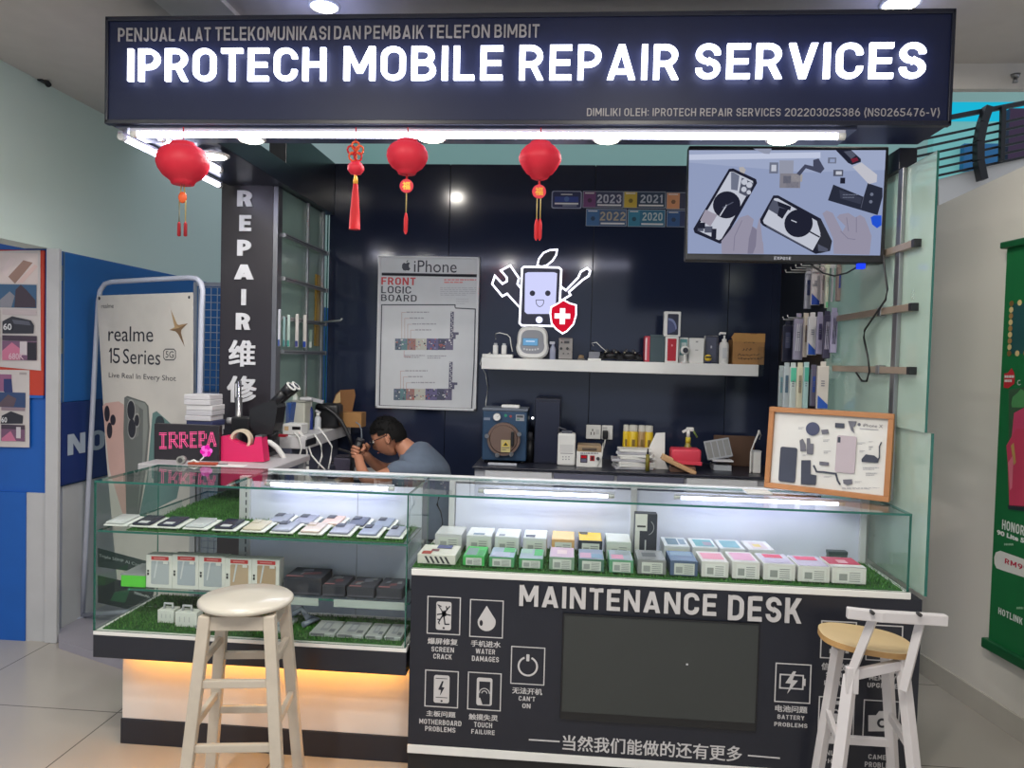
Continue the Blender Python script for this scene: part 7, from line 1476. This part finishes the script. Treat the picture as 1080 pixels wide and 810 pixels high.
for i in range(4):
    b = B(); z = sz - .055; b.beam(sp(*corn[i], z), sp(*corn[(i + 1) % 4], z), .018, .045, STW, bev=.002); b.build('apron', t)
# white stool with a low back by the desk
ST2 = mat('stool_white', (202, 198, 200), rough=.4, var=.06)
t = thing('low_back_stool', 'white stool with a pale wood seat and a low back bar at the desk end', 'stool', (.985, -.22, 0))
def w2(px, py, Y): return aty(px, py, Y)
c0 = V((.965, -.2, .684)); sx, sy = .140, .118
tl = Mx.Translation(c0) @ Mx.Rotation(-.12, 4, 'Z') @ Mx.Rotation(.07, 4, 'Y')
b = B(); b.M = tl
pts = []
for k in range(48):
    a = 2 * PI * k / 48; e = .78; pts.append((math.copysign(abs(math.cos(a)) ** e, math.cos(a)) * sx, math.copysign(abs(math.sin(a)) ** e, math.sin(a)) * sy))
PLY = mat('stool_plywood', (200, 176, 134), rough=.4, var=.14, scale=6)
b.face([(u, v, .009) for u, v in pts], PLY); b.face([(u, v, -.009) for u, v in pts][::-1], PLY)
for i in range(48):
    (u, v), (u2, v2) = pts[i], pts[(i + 1) % 48]; b.face([(u, v, -.009), (u2, v2, -.009), (u2, v2, .009), (u, v, .009)], mat('ply_edge', (176, 138, 88), rough=.5), True)
b.build('seat', t, clean=True)
Yf, Yb = -.33, -.13
legs = [((884, 683, Yb), (862, 815, Yb + .06)), ((935, 692, Yb), (942, 815, Yb + .06)), ((951, 694, Yf + .04), (965, 822, Yf - .02))]
for (x, y, Y), (x2, y2, Y2) in legs:
    p, q = w2(x, y, Y), w2(x2, y2, Y2); q = p + (q - p) * (p.z / (p.z - q.z)); b = B(); b.beam(q, p, .03, .03, ST2, bev=.002); b.build('leg', t)
p, m_, q = w2(921, 652, Yf - .03), w2(897, 712, Yf), w2(884, 815, Yf - .04); q = m_ + (q - m_) * (m_.z / (m_.z - q.z))
b = B(); b.beam(q, m_, .034, .03, ST2, bev=.002); b.build('leg', t)
b = B(); b.beam(m_ - V((0, 0, .0)), p, .036, .024, ST2, bev=.002); b.beam(m_ + V((0, -.012, -.05)), m_ + V((0, -.012, .03)), .036, .02, ST2, bev=.002); b.build('back_post', t)
p2, q2 = w2(971, 655, Yf - .03), w2(953, 727, Yf - .01)
b = B(); b.beam(q2, p2, .036, .024, ST2, bev=.002); b.build('back_post', t)
a, m1, e = w2(893, 646, Yf - .05), w2(925, 649.5, Yf - .062), w2(998, 654, Yf - .05)
b = B(); b.beam(a, m1 + (m1 - a) * .2, .024, .032, ST2, up=(0, 0, 1), bev=.003); b.beam(m1, e, .026, .032, ST2, bev=.003); b.build('back_bar', t)
for x, y in ((921, 647), (971, 649)):
    b = B(); s_ = w2(x, y, Yf - .085); b.cyl(s_ + V((0, .02, 0)), s_, .0055, C(50, 48, 50), n=10); b.build('bolt', t)
def on(i, z):
    (x, y, Y), (x2, y2, Y2) = legs[i]; p, q = w2(x, y, Y), w2(x2, y2, Y2); return p + (q - p) * ((p.z - z) / (p.z - q.z))
fl = lambda z: m_ + (q - m_) * ((m_.z - z) / m_.z)
for z, prs in ((.40, ((fl, 0), (1, 2))), (.30, ((0, 1), (fl, 2)))):
    for A, Z in prs:
        P_ = A(z) if callable(A) else on(A, z); Q_ = on(Z, z); b = B(); b.beam(P_, Q_, .016, .028, ST2, bev=.002); b.build('rung', t)
b = B(); z = .648; b.beam(on(0, z), on(1, z), .02, .03, ST2, bev=.002); b.build('seat_rail', t)
b = B(); b.beam(fl(min(z, m_.z)) , on(2, z), .02, .03, ST2, bev=.002); b.build('seat_rail', t)

# ================================================================== GREEN HANGING BANNER
GO = wr0 + wn * .03
t = thing('green_wall_banner', 'green phone advert banner hanging on the grey wall beside the kiosk', 'banner', hit(1060, 690, GO, wn))
gu = -wd if (-wd).dot(V((0, -1, 0))) > 0 else wd
gu = wd  # towards the camera
GK1, GK2 = (960, 240, 3.375), (960, 470, 3.375)
b = B().plane(GO, gu, (0, 0, 1), (0, 0, 1)); GRB = mat('banner_green', (26, 112, 62), rough=.45, var=.05)
if b.n.dot(wn) < 0: b.n = -b.n
q = [b.pt(x, y, 0) for x, y in ((1064, 262), (1041, 676))]
tl_, bl_ = b.uv(1064, 262), b.uv(1041, 676); wdt = .62
u0 = (tl_[0] + bl_[0]) / 2; f = [b.w(u0, bl_[1], 0), b.w(u0 + wdt, bl_[1], 0), b.w(u0 + wdt, tl_[1], 0), b.w(u0, tl_[1], 0)]; g = [p - b.n * .004 for p in f]
b.face(f, GRB); b.face(g[::-1], GRB)
for i in range(4): b.face([f[i], g[i], g[(i + 1) % 4], f[(i + 1) % 4]], GRB)
b.c = GK1
b.urect(u0 + .045, b.uv(370, 450)[1], u0 + wdt - .045, b.uv(370, 272)[1], C(36, 84, 86), 1)
BUL = C(222, 196, 140)
va, vb = b.uv(366, 448)[1], b.uv(366, 270)[1]
for k in range(9): 
    for uu in (u0 + .045, u0 + wdt - .045): b.face([b.w(uu + .013 * math.cos(j * PI / 5), va + (vb - va) * k / 8 + .013 * math.sin(j * PI / 5), 3) for j in range(10)], BUL if k % 2 else C(170, 130, 80))
for k in range(12):
    for vv in (va, vb): b.face([b.w(u0 + .045 + (wdt - .09) * k / 11 + .013 * math.cos(j * PI / 5), vv + .013 * math.sin(j * PI / 5), 3) for j in range(10)], BUL if k % 2 else C(170, 130, 80))
b.poly([(336, 520), (350, 516), (362, 500), (370, 514), (374, 530), (372, 556), (350, 572), (334, 570)], C(196, 40, 52), 2); b.scrib(338, 526, 372, 556, C(230, 220, 220), 3, 2, .6, 2)
b.poly([(352, 578), (420, 566), (440, 900), (352, 900)], C(62, 92, 66), 2); b.poly([(362, 626), (366, 604), (384, 588), (396, 574), (420, 590), (430, 640), (364, 640)], C(84, 150, 92), 3)
b.poly([(372, 660), (410, 640), (430, 900), (356, 900), (362, 760)], C(206, 70, 110), 4); b.ring(390, 552, 6, 2.5, C(200, 210, 200), 3, 14, 60, 330)
b.c = GK2
b.poly([(345, 0), (380, -60), (430, -60), (430, 220), (356, 216), (350, 60)], C(204, 64, 96), 5); b.poly([(352, 60), (372, 30), (366, 150), (358, 160)], C(226, 120, 140), 6); b.poly([(362, 0), (372, -10), (380, 60), (372, 70)], C(196, 156, 92), 6); b.poly([(350, 212), (430, 216), (430, 236), (352, 226)], C(40, 50, 56), 5)
b.text('HONOR', 328, 262, 408, 322, C(226, 230, 226), 2, .18); b.text('90 Lite 5G', 309, 298, 430, 356, C(226, 230, 226), 2, .05); b.scrib(336, 348, 390, 366, C(160, 200, 170), 2, 1, .4, 4)
b.poly([(300, 398), (306, 380), (322, 374), (440, 416), (440, 480), (330, 444), (308, 436), (301, 420)], C(226, 224, 220), 2); b.text('RM99', 338, 400, 424, 452, C(190, 30, 70), 3, .17); b.text('HOTLINK P', 314, 574, 424, 650, C(226, 230, 226), 2, .19)
b.scrib(380, 574, 420, 590, C(150, 196, 160), 2, 1, .5, 3)
b.build('printed_sheet', t)
for zz, hh, nm in ((tl_[1], .03, 'top_bar'), (bl_[1] - .03, .045, 'bottom_bar')):
    b = B().plane(GO, gu, (0, 0, 1)); 
    p, q = GO + gu * (u0 - .02) + V((0, 0, zz + hh / 2)), GO + gu * (u0 + wdt + .02) + V((0, 0, zz + hh / 2)); b.beam(p + wn * .004, q + wn * .004, .036, hh, mat('banner_bar_green', (24, 92, 54), rough=.35), bev=.006); b.build(nm, t)

# ================================================================== THE MAN AT THE BENCH
SKIN = mat('skin', (176, 122, 96), rough=.5, var=.06); SHIRT = mat('shirt_grey_blue', (92, 104, 122), rough=.85, var=.12, scale=30); HAIR = mat('hair_black', (11, 10, 11), rough=.75, spec=.2)
TROU = mat('trousers_dark', (38, 42, 54), rough=.8)
def skin(nodes, edges, root, lv=2):
    me = bpy.data.meshes.new('body'); names = list(nodes); me.from_pydata([nodes[n][0] for n in names], [(names.index(a), names.index(c_)) for a, c_ in edges], [])
    o = bpy.data.objects.new('body', me); COL.objects.link(o); m = o.modifiers.new('s', 'SKIN'); m.use_smooth_shade = True
    for i, n in enumerate(names):
        r = nodes[n][1]; me.skin_vertices[0].data[i].radius = r if isinstance(r, tuple) else (r, r); me.skin_vertices[0].data[i].use_root = n == root
    s_ = o.modifiers.new('d', 'SUBSURF'); s_.levels = s_.render_levels = lv
    dg = bpy.context.evaluated_depsgraph_get(); r = bpy.data.meshes.new_from_object(o.evaluated_get(dg)); bpy.data.objects.remove(o)
    t = bmesh.new(); t.from_mesh(r); return t
MY = 1.27
def mp(px, py, dy=0): return aty(px, py, MY + dy)
hipc = V((mp(455, 560).x, MY, .50))
t = thing('person', 'man in a grey blue T-shirt bent over the bench, looking down into an eyepiece', 'person', (hipc.x, MY, 0))
hc = mp(409.5, 461)
N = {'pelvis': (hipc, (.12, .10)), 'waist': (mp(459, 535), (.115, .10)), 'chest': (mp(452, 503), (.12, .10)), 'upper': (mp(441, 486), (.085, .07)), 'neck': (mp(428, 471.5), .046), 'skull': (mp(419, 465), .055)}
E_ = [('pelvis', 'waist'), ('waist', 'chest'), ('chest', 'upper'), ('upper', 'neck'), ('neck', 'skull')]
for s_, d in (('n', -1), ('f', 1)):
    N.update({s_ + 'sh': (mp(437, 492) + V((0, d * .17, 0)), .062), s_ + 'el': (V((mp(400, 506).x, MY + d * .20, .915)), .040), s_ + 'fa': (mp(391, 496) + V((0, d * .15, 0)), .034), s_ + 'wr': (mp(384.5, 484) + V((0, d * .10 if d < 0 else .06, 0)), .025), s_ + 'pa': (mp(382, 477) + V((0, d * .075 if d < 0 else .045, 0)), (.03, .018)),
              s_ + 'hip': (hipc + V((-.02, d * .09, -.0)), .09), s_ + 'kn': (hipc + V((-.38, d * .12, .0)), .062), s_ + 'an': (hipc + V((-.36, d * .12, -.42)), .042), s_ + 'to': (hipc + V((-.52, d * .12, -.465)), .034)})
    E_ += [('upper', s_ + 'sh'), (s_ + 'sh', s_ + 'el'), (s_ + 'el', s_ + 'fa'), (s_ + 'fa', s_ + 'wr'), (s_ + 'wr', s_ + 'pa'), ('pelvis', s_ + 'hip'), (s_ + 'hip', s_ + 'kn'), (s_ + 'kn', s_ + 'an'), (s_ + 'an', s_ + 'to')]
b = B(); b.grab(skin(N, E_, 'pelvis'), SKIN, True, None)
# head: an ellipsoid skull with jaw, turned to face the bench and tipped down
HR = Mx.Translation(hc) @ Mx.Rotation(-.42, 4, 'Y') @ Mx.Scale(.94, 4)            # local: -x is the way he faces, z up
tm = bmesh.new(); bmesh.ops.create_uvsphere(tm, u_segments=36, v_segments=26, radius=1)
for v in tm.verts:
    x, y, z = v.co; s_ = 1
    fx = max(0, -x)
    X = x * .096; Yy = y * .074; Z = z * .108
    if z < 0: Yy *= 1 - .28 * (-z) ; X *= (1 - .30 * (-z)) if x > 0 else (1 - .10 * (-z))
    if z < -.2 and x > .1: Z *= .75
    if fx > .8 and abs(z) < .3: X += .004
    for (ey) in (-.38, .38):
        d = math.hypot(y - ey, (z - .05)); 
        if x < 0 and d < .22: X += .010 * (1 - d / .22)
    d = math.hypot(y / .16, (z + .22) / .3)
    if x < 0 and d < 1: X -= .022 * (1 - d) * (1 if z < -.1 else .6)
    d = math.hypot(y / .32, (z + .58) / .10)
    if x < 0 and d < 1: X -= .005 * (1 - d)
    v.co = V((X, Yy, Z))
tm.transform(HR); b.grab(tm, SKIN, True)
def hp(x, y, z): return HR @ V((x, y, z))
for d in (-1, 1):
    b.ball(hp(-.078, d * .029, .006), .010, C(214, 208, 200), n=12); b.ball(hp(-.0865, d * .029, .006), .0045, C(30, 24, 22), n=8)
    ear = [(0, 0, .028), (.014, 0, .024), (.018, 0, .004), (.010, 0, -.016), (0, 0, -.024), (-.006, 0, -.01), (-.006, 0, .014)]
    b.tube([hp(.008 + x, d * .073 + y, z - .008) for x, y, z in ear], [.0075] * 7, SKIN, 8, closed=True); b.ball(hp(.013, d * .071, -.006), .014, SKIN, (.7, .35, 1.2), 10, HR.to_3x3().to_4x4())
b.tube([hp(-.083, y, -.063 + abs(y) * .12) for y in (-.022, -.011, 0, .011, .022)], .0035, C(140, 80, 72), 6)
# fingers: four bent fingers and a thumb on each hand round the eyepiece
for s_, d in (('n', -1), ('f', 1)):
    pa_ = N[s_ + 'pa'][0]; ey = V((mp(381.5, 468).x, MY, mp(381.5, 468).z))
    for k in range(4):
        o_ = pa_ + V((-.004 - .002 * k, d * -.005, .018 - .016 * k + .012)); L_ = (.9, 1, .95, .75)[k]
        b.tube([o_ + V((.012, d * .006, -.006)), o_ + V((-.012 * L_, d * .010, .004)), o_ + V((-.03 * L_, -d * .006, .006)), o_ + V((-.034 * L_, -d * .026, .003))], [.0095, .0092, .0085, .0065], SKIN, 8)
    o_ = pa_ + V((.014, -d * .004, .012)); b.tube([o_, o_ + V((.014, -d * .014, .018)), o_ + V((.004, -d * .03, .034))], [.0115, .010, .0075], SKIN, 8)
b.build('body', t)
# clothes
SN = {k: v for k, v in N.items() if k in ('pelvis', 'waist', 'chest', 'upper', 'nsh', 'fsh')}
SN = {k: (v[0], tuple(r * 1.2 + .012 for r in (v[1] if isinstance(v[1], tuple) else (v[1], v[1])))) for k, v in SN.items()}
SN['collar'] = (mp(429.5, 471.5), .068); SN['yoke'] = (mp(436, 478.5), (.115, .10))
for s_ in 'nf': SN[s_ + 'slv'] = (N[s_ + 'sh'][0].lerp(N[s_ + 'el'][0], .62), .062)
b = B(); b.grab(skin(SN, [('pelvis', 'waist'), ('waist', 'chest'), ('chest', 'upper'), ('upper', 'yoke'), ('yoke', 'collar'), ('upper', 'nsh'), ('upper', 'fsh'), ('nsh', 'nslv'), ('fsh', 'fslv')], 'pelvis'), SHIRT, True); b.build('t_shirt', t)
TN = {k: N[k] for k in ('pelvis', 'nhip', 'nkn', 'nan', 'fhip', 'fkn', 'fan')}; TN = {k: (v[0], tuple(r * 1.12 + .006 for r in (v[1] if isinstance(v[1], tuple) else (v[1], v[1])))) for k, v in TN.items()}
b = B(); b.grab(skin(TN, [('pelvis', 'nhip'), ('nhip', 'nkn'), ('nkn', 'nan'), ('pelvis', 'fhip'), ('fhip', 'fkn'), ('fkn', 'fan')], 'pelvis'), TROU, True); b.build('trousers', t)
for s_ in 'nf':
    b = B(); p = N[s_ + 'an'][0]; b.ball(p + V((-.07, 0, -.045)), .1, BLACK, (1.25, .45, .42), 16); b.build('shoe', t)
# hair: a cap of tufts over crown and back of the head
tm = bmesh.new(); bmesh.ops.create_uvsphere(tm, u_segments=40, v_segments=30, radius=1); rr = random.Random(3)
dele = []
for v in tm.verts:
    x, y, z = v.co; keep = z > .46 - .1 * abs(y) if x < -.35 else (z > .16 if x < .05 else (z > .02 if x < .3 else z > -.42))
    if not keep: dele.append(v); continue
    k = 1.04 + rr.uniform(0, .06) + (.05 if z > .6 else 0); v.co = V((x * .098 * k, y * .078 * k, z * .108 * k))
bmesh.ops.delete(tm, geom=dele, context='VERTS'); tm.transform(HR); b = B(); b.grab(tm, HAIR, True)
for k in range(420):
    a, e = rr.uniform(0, 2 * PI), rr.uniform(.2, 1.5); x, y, z = math.cos(a) * math.cos(e), math.sin(a) * math.cos(e), math.sin(e)
    if x < .1 and z < .40: continue
    p = V((x * .1, y * .08, z * .112)); dr = V((x + rr.uniform(-.5, .5) - .2, y + rr.uniform(-.5, .5), z + rr.uniform(-.4, .4))).normalized() * rr.uniform(.012, .028); s_ = dr.cross(V((0, 0, 1))).normalized() * .003
    b.face([hp(*(p - s_)), hp(*(p + s_)), hp(*(p + dr))], HAIR)
b.build('hair', t)
b = B(); GLS = C(26, 26, 30, rough=.3)
for d in (-1, 1):
    b.tube([hp(-.094, d * .03 + .022 * math.cos(k * PI / 8), .006 + .017 * math.sin(k * PI / 8)) for k in range(16)], .0022, GLS, 6, closed=True); b.tube([hp(-.093, d * .05, .01), hp(-.05, d * .072, .012), hp(.012, d * .076, .012)], .002, GLS, 6)
b.tube([hp(-.094, -.008, .01), hp(-.097, 0, .012), hp(-.094, .008, .01)], .002, GLS, 6); b.build('spectacles', t)
# what he holds, and what he sits on
e0 = V((mp(381, 469).x - .012, MY - .02, mp(381, 469).z))
t2 = thing('hand_eyepiece', 'black eyepiece gripped in the hands of the man', 'eyepiece', (e0.x, e0.y, .87))
b = B(); b.cyl(e0 + V((-.012, 0, -.05)), e0 + V((.012, 0, .022)), .019, BLACK, .022); b.build('barrel', t2); b = B(); b.cyl(e0 + V((.012, 0, .022)), e0 + V((.016, 0, .034)), .023, C(50, 50, 56), .021); b.build('eye_cup', t2)
b = B(); b.tube([e0 + V((-.012, 0, -.05)), V((e0.x - .03, e0.y, .96)), V((e0.x - .03, e0.y, .88))], .012, BLACK, 10); b.build('stand', t2); b = B(); b.box(e0.x - .09, e0.x + .03, e0.y - .05, e0.y + .05, .87, .885, BLACK, .004); b.build('foot', t2)
t3 = thing('work_stool', 'dark padded stool under the man at the bench', 'stool', (hipc.x + .02, MY, 0))
b = B(); b.lathe((hipc.x + .02, MY, .335), [(.16, -.04), (.18, -.03), (.18, -.004), (.16, .008), (.001, .01)], BLACK, 32); b.build('seat', t3); b = B(); b.cyl((hipc.x + .02, MY, .03), (hipc.x + .02, MY, .294), .025, CHROME); b.build('post', t3)
b = B(); b.lathe((hipc.x + .02, MY, 0), [(.2, 0), (.2, .012), (.05, .035), (.025, .05)], STEEL, 32); b.build('base', t3)
